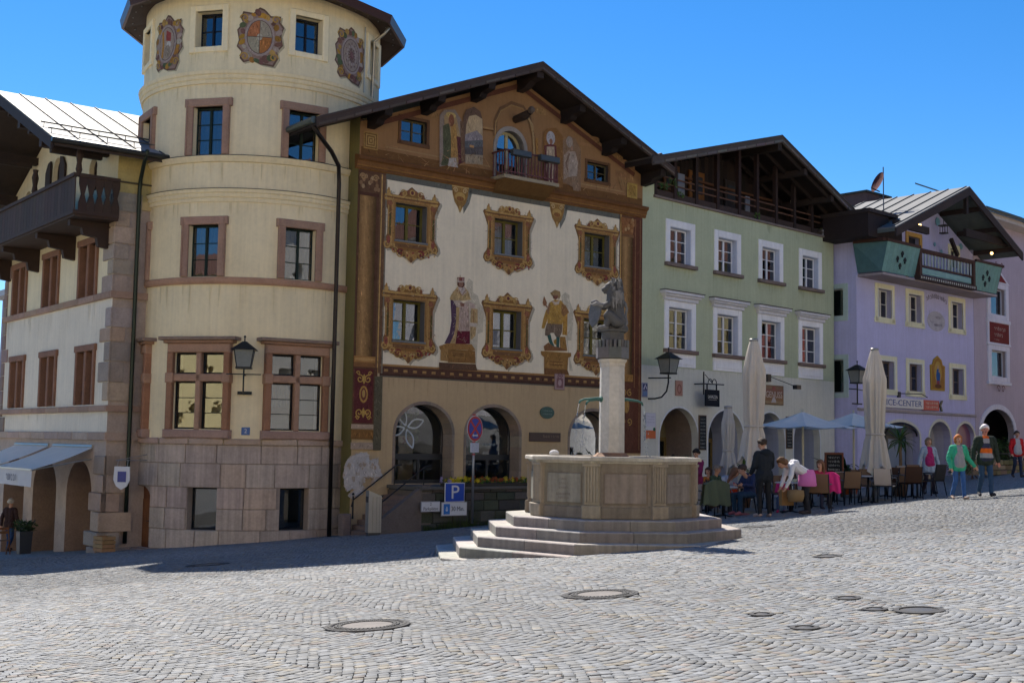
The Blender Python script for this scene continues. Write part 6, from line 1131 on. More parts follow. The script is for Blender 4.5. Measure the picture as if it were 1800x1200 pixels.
# ================================================================== TERRACE, STAIR, SIGNS ON THE WALL
def build_terrace():
    t = thing('terrace_wall', 'dark mossy retaining wall with flower trough in front of the painted house', 'wall', PA.P(1.6, -1.9, -1.0), PA.rz, zabs=True)
    random.seed(21); u0, u1, y0 = -.35, 9.2, 0   # local x from u=1.6
    co_ = MB((.05, .05, .042)); co_.box(u0 + .05, u1, .06, 1.85, -2.2, .28); co_.build('wall_core', 'stone', t)
    z = -2.0; r_ = 0
    while z < .3:
        h = min(random.uniform(.22, .34), .31 - z) if .31 - z > .1 else .31 - z; u = u0
        if h < .04: break
        while u < u1:
            l_ = min(random.uniform(.35, .8), u1 - u); m = MB(jit(random.choice([(.085, .078, .065), (.065, .065, .055), (.10, .085, .07), (.06, .065, .045)]), .2)); m.bbox(u + .008, u + l_ - .008, random.uniform(-.02, .02), .1, z + .008, z + h - .008, .018); m.build('stone_block', 'stone', t); u += l_
        z += h
    m = MB((.11, .10, .085)); m.bbox(u0 - .03, u1, -.06, 1.85, .28, .38, .02); m.build('coping', 'stone', t)
    tr_ = MB((.05, .045, .035)); tr_.bbox(.5, 6.5, -.02, .3, .38, .47, .02); tr_.build('flower_trough', 'stone', t)
    fl = MB(); rd = random.Random(2)
    for k in range(700):                               # leaves and pansies
        u, y, z = rd.uniform(.5, 6.5), rd.uniform(-.08, .3), .47 + abs(rd.gauss(0, .06)); d = Vector((rd.uniform(-1, 1), rd.uniform(-1, .4), rd.uniform(.1, 1))).normalized(); e = d.cross(Vector((rd.random(), rd.random(), rd.random()))).normalized() * .025; c = Vector((u, y, z)); fl.add([c, c + d * .04 + e, c + d * .09, c + d * .04 - e], [(0, 1, 2, 3)], jit((.10, .18, .035), .4))
    cl = [(.65, .50, .01), (.65, .50, .01), (.30, .07, .015), (.22, .05, .01), (.34, .30, .50), (.55, .45, .03)]; u = .5
    while u < 6.5:
        c = rd.choice(cl)
        for k in range(rd.randint(5, 9)):
            x, y, z = u + rd.gauss(0, .09), rd.uniform(-.1, .15), .53 + abs(rd.gauss(0, .05)); q = jit(c, .2); a0 = rd.uniform(0, 6)
            for b in range(5): a = a0 + b * 1.257; fl.add([(x, y, z), (x + .042 * math.cos(a - .5), y - .012, z + .042 * math.sin(a - .5)), (x + .066 * math.cos(a), y - .006, z + .066 * math.sin(a)), (x + .042 * math.cos(a + .5), y - .012, z + .042 * math.sin(a + .5))], [(0, 1, 2, 3)], q)
        u += rd.uniform(.13, .24)
    kindof(fl.build('flowers', 'leaf', t, fix=False), 'stuff')
    gr = MB()
    for k in range(900): u = rd.uniform(-.3, 5.5); y = -abs(rd.gauss(0, .07)) - .01; w2 = PA.P(1.6 + u, -1.9 + y); z = gz(w2[0], w2[1]); h = rd.uniform(.05, .3) * (.4 + abs(math.sin(u * 1.7))); q = rd.uniform(-.06, .06); gr.add([(u - .012, y, z - .03), (u + .012, y, z - .03), (u + q, y - rd.uniform(0, .08), z + h)], [(0, 1, 2)], jit((.05, .075, .018), .4))
    kindof(gr.build('weeds', 'leaf', t, fix=False), 'stuff')
    # stair beside the wall
    s = thing('stone_stair', 'worn stone steps with iron handrails climbing left of the retaining wall', 'stair', PA.P(-.1, -.9, -1.1), PA.rz, zabs=True)
    for k in range(9):
        zt = -.92 + k * .145; m = MB(jit((.17, .12, .095), .15)); m.bbox(.0 + k * .17, 2.6, -.75, .85, zt - .3, zt, .02); m.build('step', 'stone', s)
    m = MB((.15, .12, .1)); m.prism([(-.15, -1.6), (1.7, -1.6), (1.7, .42), (1.45, .42), (.0, -.55), (-.15, -.55)], -.98, -.78); m.build('side_wall', 'stone', s)
    for q in ((-1.0, -.72, -.5), (.6, .86, -.45)): m = MB((.2, .15, .125)); m.bbox(-.3, .0, q[0], q[1], -1.6, q[2], .03); m.build('newel_stone', 'stone', s)
    for y, o_ in ((-.86, .25), (.72, .0)):
        m = MB((.02, .02, .022)); m.tube([(.05 - o_ * 0, y, -.25), (.1, y, -.05), (1.55, y, .95), (1.75, y, .98)], .022, 8); m.tube([(.1, y, -.6), (.1, y, .06)], .025, 8); m.ball((.1, y, .12), .04, 8, 6); m.tube([(1.5, y, .3), (1.5, y, .92)], .02, 8); m.build('handrail', 'iron', s)
    b = thing('litter_bin', 'slim grey metal litter bin with slanted top by the stone stair', 'bin', (-3.74, 33.7, gz(-3.74, 33.7)), R(25))
    m = MB((.36, .35, .33)); m.add([(-.17, -.14, .08), (.2, -.14, .08), (.2, .14, .08), (-.17, .14, .08), (-.17, -.14, 1.22), (.2, -.14, 1.08), (.2, .14, 1.08), (-.17, .14, 1.22)], [(0, 3, 2, 1), (4, 5, 6, 7), (0, 1, 5, 4), (1, 2, 6, 5), (2, 3, 7, 6), (3, 0, 4, 7)]); m.build('body', 'metal', b)
    m = MB((.03, .03, .035)); m.box(-.185, -.16, -.1, .1, .9, 1.06); m.build('opening', 'enamel', b); m = MB((.06, .06, .06)); m.box(-.15, .18, -.12, .12, -.05, .08); m.build('foot', 'iron', b)
    m = MB((.27, .265, .25)); [m.box(x, x + .012, -.15, -.138, .1, 1.05) for x in (-.06, .05, .14)]; m.build('rib', 'metal', b)
    # signs on the wall
    def plate(name, lab, u, z, w_, h, col, border=None, y=-2.02):
        q = thing(name, lab, 'sign', PA.P(u, y, z), PA.rz); m = MB(border or col); m.bbox(-w_ / 2, w_ / 2, 0, .025, -h / 2, h / 2, .004); m.build('backing', 'enamel', q)
        m = MB(col); m.box(-w_ / 2 + .02, w_ / 2 - .02, -.004, .001, -h / 2 + .02, h / 2 - .02); m.build('face', 'enamel', q); m = MB((.2, .2, .2)); m.box(-.03, .03, .025, .12, -h / 2 + .03, h / 2 - .03); m.build('bracket', 'metal', q); return q
    WH, BL = (.62, .62, .62), (.01, .06, .38)
    f = lambda x, y: PA.uz(x, y, -2.02)
    q = plate('parking_sign', 'square blue parking sign with white P on the retaining wall', *f(799.5, 865), .70, .56, BL, WH); lettering('P', .56, q, (0, -.008, -.01), WH, width=.27)
    q = plate('parking_time_sign', 'white plate with blue disc and 30 Min. below the blue sign', *f(798.5, 894), .92, .40, WH, (.35, .34, .34)); m = MB((.02, .16, .5)); m.box(-.38, -.16, -.008, -.003, -.15, .15); m.build('disc_symbol', 'enamel', q); p = Paint(y=-.009); p.poly([(-.31, .0), (-.23, .0), (-.24, -.06), (-.30, -.06)], WH); p.poly([(-.27, .08), (-.235, .02), (-.305, .02)], WH); p.done('arrow_symbol', q, mat='enamel'); lettering('30 Min.', .19, q, (.12, -.008, 0), (.08, .08, .08), width=.46)
    q = plate('parking_space_sign', 'small white plate reading 2 Parkplätze left of the blue sign', *f(757, 890), .66, .30, WH, (.35, .34, .34)); lettering('2', .12, q, (0, -.008, .07), (.1, .1, .1)); lettering('Parkplätze', .13, q, (0, -.008, -.06), (.1, .1, .1), width=.5)
    u, z = PA.uz(835, 753, -2.15); q = thing('no_stopping_sign', 'red and blue no stopping sign on a pole before the arched window', 'sign', PA.P(u, -2.15, -.6), PA.rz + R(17)); zz = z + .6
    m = MB((.25, .26, .28)); m.tube([(0, .04, -.1), (0, .04, zz + .42)], .038, 10); m.build('pole', 'metal', q, smooth=True)
    rr = .385; d = MB(); 
    for r0, r1, y, c in ((0, rr, 0, (.55, .55, .55)), (0, rr - .02, -.006, (.42, .015, .02)), (0, rr - .085, -.009, (.015, .04, .33))): d.add([(r1 * math.cos(a), y, zz + r1 * math.sin(a)) for a in (2 * math.pi * i / 32 for i in range(32))], [tuple(range(32))], c)
    d.add([(rr * math.cos(a), yy, zz + rr * math.sin(a)) for yy in (0, .02) for a in (2 * math.pi * i / 32 for i in range(32))], [(i, (i + 1) % 32, (i + 1) % 32 + 32, i + 32) for i in range(32)], (.3, .3, .3)); d.add([(rr * math.cos(a), .02, zz + rr * math.sin(a)) for a in (2 * math.pi * i / 32 for i in range(32))], [tuple(range(32))], (.3, .3, .3)); d = d.build('disc', 'enamel', q, fix=False)
    p = Paint(y=-.011); k = .235; p.line([(-k, zz - k), (k, zz + k)], .075, (.42, .015, .02)); p.line([(-k, zz + k), (k, zz - k)], .075, (.42, .015, .02)); p.line([(-.1, zz - .2), (.1, zz - .2)], .035, (.6, .6, .6)); p.poly([(-.14, zz - .2), (-.08, zz - .25), (-.08, zz - .15)], (.6, .6, .6)); p.poly([(.14, zz - .2), (.08, zz - .25), (.08, zz - .15)], (.6, .6, .6)); p.done('symbol', d, mat='enamel')
    m = MB((.58, .58, .62)); m.bbox(-.2, .2, -.01, .012, zz - .70, zz - .42, .003); m = m.build('info_plate', 'enamel', q); [scrawl(-.15, zz - .47 - k * .055, .3, .03, 9, (.2, .2, .22), -.012, k).done('fine_print', m) for k in range(4)]; m = MB((.3, .03, .03)); [m.tube([(0, .04, zz + a), (0, .04, zz + a + .05)], .05, 10) for a in (-.78, -.42, .38)]; m.build('clamp', 'enamel', q)
    # plaques on the painted wall
    q = plate('oval_plaque', 'small dark green oval plaque on the beige wall', *PA.uz(961, 725), .01, .01, (.01, .07, .055), y=-.03); [bpy.data.objects.remove(c) for c in list(q.children)]
    m = MB((.01, .07, .055)); m.add([(.30 * math.cos(a), yy, .2 * math.sin(a)) for yy in (-.01, .03) for a in (2 * math.pi * i / 24 for i in range(24))], [tuple(range(24)), tuple(range(24, 48))] + [(i, (i + 1) % 24, (i + 1) % 24 + 24, i + 24) for i in range(24)]); m = m.build('face', 'enamel', q); [scrawl(-.2, zz_, .4, .05, 9, (.25, .36, .33), -.012).done('lettering', m) for zz_ in (.06, -.05)]
    q = plate('name_board', 'long dark brown wooden board on the beige wall', *PA.uz(957, 768), 1.34, .3, (.06, .028, .022), (.04, .02, .016), -.04); scrawl(-.1, .03, .7, .1, 7, (.26, .2, .14), -.012).done('lettering', q)
    q = plate('shield_plaque', 'small pinkish stone plaque below the painted belt', *PA.uz(982.5, 671), .44, .54, (.33, .2, .19), (.2, .12, .11), -.04); p = Paint(y=-.008); p.rect(-.14, .14, -.2, .12, (.22, .11, .11)); p.scroll(0, .17, .12, (.2, .1, .1), .04); p.ell(0, -.03, .08, .11, (.42, .28, .26)); p.done('relief', q)
build_terrace()

# ================================================================== LANTERNS, HANGING SIGNS
def lantern(lab, loc, rz, arm, group='wall lanterns'):
    """loc = foot of the glass body; arm builds the bracket"""
    t = thing('wall_lantern', lab, 'lantern', loc, rz, group); IR = (.012, .016, .018)
    b, w_, h = .19, .27, .5
    m = MB(IR); [m.tube([(b * sx, b * sy, 0), (w_ * sx, w_ * sy, h)], .014, 5) for sx in (-1, 1) for sy in (-1, 1)]; m.box(-b - .03, b + .03, -b - .03, b + .03, -.05, 0); [m.beam((w_ * x0, w_ * y0, h), (w_ * x1, w_ * y1, h), .03, .03) for x0, y0, x1, y1 in ((-1, -1, 1, -1), (1, -1, 1, 1), (1, 1, -1, 1), (-1, 1, -1, -1))]; m.build('frame', 'iron', t)
    m = MB(IR); e = .36; m.add([(-e, -e, h - .02), (e, -e, h - .02), (e, e, h - .02), (-e, e, h - .02), (-.06, -.06, h + .22), (.06, -.06, h + .22), (.06, .06, h + .22), (-.06, .06, h + .22)], [(0, 1, 5, 4), (1, 2, 6, 5), (2, 3, 7, 6), (3, 0, 4, 7), (4, 5, 6, 7), (0, 3, 2, 1)]); m.tube([(0, 0, h + .2), (0, 0, h + .34)], .02, 6); m.ball((0, 0, h + .36), .035, 8, 6); m.build('roof', 'iron', t)
    for k in range(4): g = MB(); g.add([(-b, -b, .0), (b, -b, .0), (w_, -w_, h), (-w_, -w_, h), (-b, -b + .006, 0), (b, -b + .006, 0), (w_, -w_ + .006, h), (-w_, -w_ + .006, h)], [(0, 1, 2, 3), (4, 7, 6, 5), (0, 3, 7, 4), (1, 5, 6, 2), (2, 6, 7, 3), (0, 4, 5, 1)], (.30, .32, .30)); o = g.build('pane', 'frosted', t); o.rotation_euler[2] = k * math.pi / 2
    m = MB((.5, .48, .4)); m.ball((0, 0, .22), (.06, .06, .1), 8, 6); m.build('lamp', 'enamel', t)
    m = MB(IR); arm(m); m.build('bracket', 'iron', t); return t
mk('frosted', rough=.25, amp=.1, scale=4, fine=20, famp=.05, bump=.1, trans=.35, spec=.5)
ang = R(8.2); r_ = TR + .62
lantern('black square lantern on a cross bracket on the cream tower', (TX + r_ * math.sin(ang), TY - r_ * math.cos(ang), 3.68), ang, lambda m: (m.tube([(0, 0, -.72), (0, 0, 0)], .025, 6), m.tube([(0, 0, -.7), (0, .3, -.75), (0, .64, -.7)], .025, 6), m.box(-.2, .2, .55, .63, -.75, -.66), m.beam((-.48, 0, -.20), (.48, 0, -.20), .025, .03), m.tube([(0, 0, -.2), (0, .62, -.2)], .02, 6)))
u, z = GR.uz(1175, 655, -.9)
lantern('black lantern on a curved iron arm at the left of the green house', GR.P(u, -.9, z), GR.rz, lambda m: (m.tube([(0, 0, 0), (0, 0, -.35), (0, .08, -.65), (0, .3, -.85), (0, .6, -.9), (0, .9, -.9)], .03, 8), m.tube([(0, -.1, -.18), (0, .9, -.16)], .025, 6)))
u, z = LI.uz(1507, 672, -.9)
lantern('black lantern at the lilac house corner beside the closed parasol', LI.P(u, -.9, z), LI.rz, lambda m: (m.tube([(0, 0, 0), (0, 0, -.5), (0, 0, -.85)], .03, 8), m.tube([(0, 0, -.28), (1.2, .5, -.26)], .025, 6), m.tube([(0, 0, -.28), (-.6, 0, -.28)], .025, 6), m.box(-.35, .3, -.04, .04, -.9, -.85), m.tube([(0, 0, -.85), (1.4, .85, -.85)], .025, 6)))
def wallthing(fac, name, lab, x, y, off, cat='sign', grp=None): u, z = fac.uz(x, y, off); return thing(name, lab, cat, fac.P(u, off, z), fac.rz, grp)
def board(t, w_, h, col, border, d=.03, mat='wood'):
    m = MB(border); m.bbox(-w_ / 2, w_ / 2, 0, d, -h / 2, h / 2, .006); m.build('backing', mat, t); m = MB(col); m.box(-w_ / 2 + .03, w_ / 2 - .03, -.005, .001, -h / 2 + .03, h / 2 - .03); return m.build('face', mat, t)
t = wallthing(GR, 'hanging_sign', 'black square coffee sign hanging from an iron bracket on the green house', 1252, 699, -.45)
m = MB((.012, .014, .02)); m.bbox(-.44, .44, -.02, .02, -.32, .30, .01); m.build('board', 'paint', t); lettering('LAVAZZA', .17, t, (0, -.026, .03), (.55, .55, .52), width=.58); m = MB((.3, .3, .3)); m.box(-.25, .25, -.024, -.02, -.08, -.065); m.build('underline', 'enamel', t)
m = MB((.012, .012, .014)); m.tube([(-.6, .0, .5), (.72, .0, .52)], .025, 6); m.tube([(-.5, .02, .1), (-.5, .02, .95)], .03, 6); m.tube([(-.5, 0, .5), (-.5, .45, .5)], .025, 6); m.tube([(-.45, 0, .85), (.0, 0, .55)], .015, 5); [m.tube([(c + .13 * math.cos(a), 0, .54 + .16 * math.sin(a)) for a in (math.pi * k / 8 for k in range(9))], .016, 5) for c in (-.13, .13)]; [m.tube([(x, 0, .5), (x, 0, .3)], .03, 6) for x in (-.32, .26)]; m.build('bracket', 'iron', t)
t = wallthing(GR, 'wooden_shop_sign', 'square weathered wooden shop sign with pale letters on the green house', 1360, 694, -.06)
f = board(t, 1.42, .78, (.26, .14, .075), (.18, .11, .06)); rd = random.Random(9)
for k in range(6): m = MB(jit((.27, .15, .085), .3)); m.box(-.66, .66, -.012, -.005, -.35 + k * .117, -.35 + k * .117 + .113); m.build('plank', 'wood', t)
lettering('GENUSS', .36, t, (0, -.018, .0), (.52, .42, .36), width=1.15); m = MB((.40, .36, .36)); m.prism([(-.2, -.3), (.16, -.3), (.1, -.16), (-.02, -.06), (-.12, -.16)], -.02, -.013); m.build('mountain_emblem', 'enamel', t); m = MB((.3, .06, .05)); m.box(-.1, .1, -.018, -.013, .2, .34); m.build('red_panel', 'enamel', t)
t = wallthing(GR, 'sign_spotlight', 'black spotlight on a thin arm above the wooden sign', 1352, 664, -.1, 'spotlight'); m = MB((.015, .015, .02)); m.box(-.12, .12, -.02, .1, -.15, .15); m.build('mount', 'enamel', t); m = MB((.015, .015, .02)); m.tube([(.1, 0, .05), (1.0, -.55, -.3)], .015, 6); m.build('arm', 'iron', t); m = MB((.015, .015, .02)); m.box(.95, 1.25, -.68, -.48, -.42, -.25); m.build('head', 'enamel', t)
for x, y, w_, h, c, b, nm, lab in ((1134, 685, .30, .52, (.08, .10, .22), (.25, .28, .38), 'blue_plate', 'small blue and white plate at the edge of the green house'), (1194, 682, .42, .56, (.35, .17, .13), (.28, .14, .11), 'red_plaque', 'small terracotta relief plaque on the green house'), (1144, 738, .56, .52, (.56, .55, .62), (.45, .45, .5), 'white_notice', 'white printed notice beside the first arch'), (1144, 760, .60, .48, (.55, .10, .02), (.5, .5, .48), 'orange_notice', 'orange and white notice below the white notice')):
    t = wallthing(GR, nm, lab, x, y, -.04); f = board(t, w_, h, c, b, mat='enamel')
    if nm == 'blue_plate': p = Paint(y=-.008); p.rect(-.12, .12, .0, .2, (.03, .04, .12)); p.line([(-.08, .02), (0, .18), (.08, .04)], .06, (.5, .5, .6)); p.rect(-.1, .1, -.2, -.06, (.12, .2, .36)); p.done('emblem', t)
    elif nm == 'red_plaque': p = Paint(y=-.008); p.ell(0, -.03, .13, .18, (.24, .10, .08)); p.ell(0, -.03, .08, .13, (.38, .2, .16)); p.done('relief', t)
    elif nm == 'white_notice': [scrawl(-.2, .12 - k * .1, .4, .05, 7, (.2, .2, .3), -.009, k).done('print', t) for k in range(3)]
    else: m = MB((.6, .6, .6)); m.box(-.28, .25, -.008, -.005, .08, .22); m.build('white_strip', 'enamel', t); p = Paint(y=-.01); p.ell(.18, .12, .07, .07, (.02, .12, .07)); p.done('green_dot', t)
for x, y, h, lab in ((1235.5, 760, 1.3, 'tall chalk menu board between the first two arches'), (1388, 760, 1.3, 'tall chalk menu board between the last arches under the parasol')):
    t = wallthing(GR, 'menu_board', lab, x, y, -.05, 'menu board', 'chalk menu boards on the green house'); f = board(t, .46, h, (.018, .022, .022), (.16, .09, .05)); [scrawl(-.15, h / 2 - .15 - k * .13, .3, .06, 5, (.4, .4, .38), -.009, k).done('chalk_writing', t) for k in range(int(h / .14))]
t = thing('service_sign', 'long white and red sign reading SERVICE-CENTER on the lilac house', 'sign', LI.P(3.2, -.16, 3.72), LI.rz); m = MB((.62, .62, .62)); m.bbox(-2.6, 2.0, 0, .1, -.22, .22, .01); m.build('panel', 'enamel', t); lettering('SERVICE-CENTER', .38, t, (-.28, -.012, 0), (.02, .08, .3), width=4.2); m = MB((.5, .02, .025)); m.bbox(2.0, 3.4, 0, .1, -.24, .22, .01); m.build('red_panel', 'enamel', t)
[scrawl(2.15, zz, 1.1, .12, 11, (.6, .55, .5), -.012).done('lettering', t) for zz in (.09, -.09)]; m = MB((.01, .03, .025)); m.prism([(3.42, .02), (3.62, .24), (3.74, .24), (3.56, 0), (3.7, -.26), (3.58, -.26)], -.02, .04); m.build('arrow', 'enamel', t)
t = thing('sign_lamp', 'thin dark lamp arm above the long white sign', 'lamp', LI.P(3.3, -.02, 4.1), LI.rz); m = MB((.03, .03, .05)); m.box(-.1, .1, -.06, .02, -.12, .12); m.tube([(0, -.05, .05), (.9, -.6, .05), (1.15, -.75, -.1)], .02, 6); m.build('arm', 'iron', t)
t = thing('madonna_panel', 'gold framed arched picture of a blue robed figure on the lilac wall', 'picture', LI.P(6.72, -.05, 4.42), LI.rz); o_ = [(-.62, 0), (.62, 0), (.66, 1.15), (.45, 1.2), (.35, 1.42), (0, 1.6), (-.35, 1.42), (-.45, 1.2), (-.66, 1.15)]
m = MB((.42, .25, .03)); m.prism(o_, 0, .06); m.build('frame', 'wood', t); p = Paint(y=-.004); p.poly([(a * .86, .08 + b * .9) for a, b in o_], (.35, .17, .04)); p.ell(0, .85, .33, .5, (.48, .30, .07), 18); p.poly([(-.12, .3), (.14, .3), (.2, .7), (.1, 1.0), (-.1, 1.0), (-.18, .7)], (.03, .10, .28)); p.poly([(-.1, .25), (.1, .25), (.12, .45), (-.1, .45)], (.3, .06, .08)); p.ell(0, 1.07, .07, .1, (.45, .28, .18)); p.ell(.1, .9, .06, .07, (.45, .28, .18)); p.ell(0, .2, .3, .1, (.14, .06, .03)); p.done('painting', t)
t = thing('hotel_sign', 'dark red panel with pale letters between the white framed windows', 'sign', LI.P(10.32, 0, 0), LI.rz + R(2)); m = MB((.17, .03, .025)); m.bbox(1.5, 3.7, -.11, .02, 7.02, 8.02, .02); m.build('panel', 'paint', t); [scrawl(1.95, zz, ww, hh, n_, (.45, .36, .32), -.115).done('lettering', t) for zz, ww, hh, n_ in ((7.72, 1.35, .22, 6), (7.42, 1.0, .22, 5), (7.17, .6, .1, 4))]
t = thing('house_number', 'small blue enamel house number 2 on the cream tower', 'sign', (TX + (TR + .01) * math.sin(R(9.2)), TY - (TR + .01) * math.cos(R(9.2)), 1.89), R(9.2)); m = MB((.015, .10, .30)); m.bbox(-.12, .12, -.01, .02, -.11, .11, .006); m.build('plate', 'enamel', t); lettering('2', .17, t, (0, -.016, 0), (.5, .55, .6))
t = thing('shield_sign', 'white shield sign with blue square hanging left of the tower door', 'sign', (-11.05, 34.9, .55), R(-10)); m = MB((.6, .6, .62)); m.prism([(-.23, .28), (.23, .28), (.25, -.1), (.16, -.28), (0, -.38), (-.16, -.28), (-.25, -.1)], -.02, .02); m.build('shield', 'enamel', t); m = MB((.015, .03, .22)); m.box(-.12, .14, -.03, -.02, -.16, .14); m.build('blue_square', 'enamel', t); m = MB((.3, .3, .3)); m.tube([(-.2, 0, .45), (.3, .9, .45)], .015, 5); m.tube([(-.2, 0, .45), (.3, .9, .62)], .012, 5); [m.tube([(x, 0, .28), (x, .05, .45)], .008, 4) for x in (-.15, .15)]; m.build('bracket', 'iron', t)
# awnings of the left house
for u0, u1, lab in ((-4.75, -1.05, 'pale awning with script on its valance, nearest the corner pier'), (-8.9, -5.2, 'pale awning cut by the left edge of the picture')):
    t = thing('shop_awning', lab, 'awning', LE.P(u0, 0, 1.35), LE.rz, 'awnings along the arcade'); w_ = u1 - u0; pj, dr = 1.75, .66
    m = MB((.93, .87, .76)); n = 12
    for k in range(n): a, b = k / n, (k + 1) / n; m.quad((0, -pj * a, -dr * a - .05 * math.sin(math.pi * a)), (w_, -pj * a, -dr * a - .05 * math.sin(math.pi * a)), (w_, -pj * b, -dr * b - .05 * math.sin(math.pi * b)), (0, -pj * b, -dr * b - .05 * math.sin(math.pi * b)))
    m.build('canvas', 'canvas', t); m = MB((.74, .73, .72)); [m.quad((w_ * k / 24, -pj - .012 * math.sin(k), -dr), (w_ * (k + 1) / 24, -pj - .012 * math.sin(k + 1), -dr), (w_ * (k + 1) / 24, -pj + .02 + .02 * math.sin(k + 1), -dr - .5), (w_ * k / 24, -pj + .02 + .02 * math.sin(k), -dr - .5)) for k in range(24)]; v = m.build('valance', 'canvas', t)
    q = scrawl(w_ * .34, -dr - .25, w_ * .3, .26, 6, (.16, .16, .19), -pj - .03); q.done('script', v); m = MB((.6, .58, .5)); m.box(0, w_, -pj - .03, -pj + .02, -dr - .03, -dr + .02); m.build('front_bar', 'enamel', t); m = MB((.45, .42, .36)); [m.tube([(x, -.02, -.35), (x, -pj, -dr - .02)], .025, 6) for x in (.08, w_ - .08)]; m.tube([(0, 0, .02), (w_, 0, .02)], .06, 8); m.build('arm', 'metal', t)
# satellite dish on its mast
t = thing('satellite_dish', 'dark red satellite dish on a thin mast above the roofs', 'satellite dish', (16.6, 54, 12.9), 0); m = MB((.1, .1, .11)); m.tube([(0, 0, -.6), (0, 0, 1.45)], .025, 6); m.build('mast', 'metal', t); m = MB((.10, .035, .035)); m.lathe([(0, .0), (.2, .02), (.36, .07), (.42, .1)], 20); m = m.build('dish', 'cloth', t, loc=(-.22, -.1, .7)); m.rotation_euler = (R(15), R(-68), 0); m.scale = (1.15, 1, 1); m = MB((.08, .08, .09)); m.tube([(-.2, -.1, .3), (-.6, -.25, .42), (-.62, -.25, .48)], .03, 6); m.build('feed_arm', 'metal', t)
# manhole covers and drains
for i, (x, y, r_) in enumerate(HOLES):
    lab = ['large round iron manhole cover with concrete middle at lower left', 'large round iron manhole cover with concrete middle before the fountain', 'dark round manhole cover right of the fountain steps', 'small round valve cover in the right foreground', 'oval looking dark cover at the far right foreground', 'small dark cap left of the wide cover at right', 'small round iron cap in the lower right foreground', 'faint round cover in the bright paving at right', 'small flat cover among the stones at right', 'dark manhole cover in the shadow before the tower'][i]
    t = thing('manhole_cover', lab, 'manhole', (x, y, gz(x, y)), 0, 'covers set in the cobbles'); t.rotation_euler = (math.atan(gz(x, y + .3) / .6 - gz(x, y - .3) / .6), -math.atan(gz(x + .3, y) / .6 - gz(x - .3, y) / .6), 0)
    m = MB((.045, .045, .048)); m.lathe([(r_ + .03, -.03), (r_ + .03, .010), (r_ * .9, .012), (r_ * .88, .0)], 32); m.build('ring', 'stone', t); big = i < 2
    m = MB((.165, .15, .14) if big else (.06, .058, .056)); m.lathe([(r_ * .62, .008), (0, .012)], 28); m.build('lid', 'stone' if big else 'iron', t); m = MB((.05, .05, .053)); m.lathe([(r_ * .88, .002), (r_ * .62, .008)], 32); m.build('lid_rim', 'stone', t)
    if big:
        m = MB((.10, .10, .10)); [m.box(rr * math.cos(a) - .013, rr * math.cos(a) + .013, rr * math.sin(a) - .013, rr * math.sin(a) + .013, -.002, .015) for rr, n_ in ((r_ * .69, 40), (r_ * .78, 46), (r_ * .95, 54)) for a in (2 * math.pi * k / n_ for k in range(n_))]; kindof(m.build('studs', 'stone', t), 'stuff')
# ================================================================== PAVEMENT CAFE
def at(px, Y): X = (px - 895.4) / FPX * Y; return (X, Y, gz(X, Y))
def closed_parasol(px, Y, top, hem, r, col, lab, script=False, seed=0):
    x, y, z = at(px, Y); t = thing('closed_parasol', lab, 'parasol', (x, y, z), R(seed * 31), 'closed cream parasols'); rd = random.Random(seed); ph = [rd.uniform(0, 6.28) for _ in range(6)]
    T, H = top - z, hem - z; n = 96; tie = H + (T - H) * .30; prof = []
    for k in range(26):
        f = k / 25; zz = T - (T - H) * f; rr = .10 + (r - .10) * min(1, f / .22) ** .8 if f < .22 else r * (1 + .10 * math.sin(f * 7)); d = abs(zz - tie) / (T - H); rr *= (1 - .16 * math.exp(-(d / .03) ** 2)) * (1 if zz > tie else 1 + .35 * (tie - zz) / (tie - H)); prof.append((rr, zz))
    def fold(a, i):
        f = i / 25; am = (.06 + .2 * min(1, f * 2.5)); return 1 + am * .55 * math.sin(7 * a + ph[0] + 1.2 * math.sin(f * 3 + ph[1])) + am * .38 * math.sin(13 * a + ph[2] + 2 * f) + am * .2 * math.sin(3 * a + ph[3]) + am * .12 * math.sin(23 * a + ph[4] - 3 * f)
    m = MB(col); m.lathe(prof, n, None, (0, 0), fold)
    L = len(m.v) - n                                   # ragged hem
    for k in range(n): v = m.v[L + k]; m.v[L + k] = (v[0], v[1], v[2] + .16 * math.sin(4 * k / n * 6.28 + ph[5]) + .06 * math.sin(9 * k / n * 6.28))
    c = m.build('canvas', 'canvas', t, smooth=True)
    m = MB((.3, .29, .27)); m.lathe([(0, T + .06), (.11, T + .05), (.12, T), (.1, T - .03)], 16); m.build('cap', 'metal', t, smooth=True); m = MB((.4, .38, .34)); m.tube([(0, 0, .02), (0, 0, T)], .035, 8); m.build('pole', 'metal', t, smooth=True)
    m = MB(mul(col, .8)); m.lathe([(r * .92, tie - .03), (r * 1.02, tie), (r * .92, tie + .03)], 40, None, (0, 0), lambda a, i: 1 + .07 * math.sin(7 * a + ph[0])); m.build('strap', 'cloth', t); m = MB((.16, .16, .16)); m.lathe([(.45, 0), (.45, .06), (.38, .1), (.1, .12), (.05, .3)], 20); m.build('base', 'stone', t)
    return t
CR = (.64, .58, .50)
closed_parasol(1322, 31.5, 4.42, 1.25, .245, CR, 'tall closed cream parasol behind the man in black', True, 1)
closed_parasol(1535, 35, 4.52, 1.05, .265, CR, 'tall closed cream parasol before the lilac house corner', False, 2)
closed_parasol(1277, 34, 2.75, 1.05, .16, (.52, .50, .47), 'small closed white parasol before the second arch', False, 3)
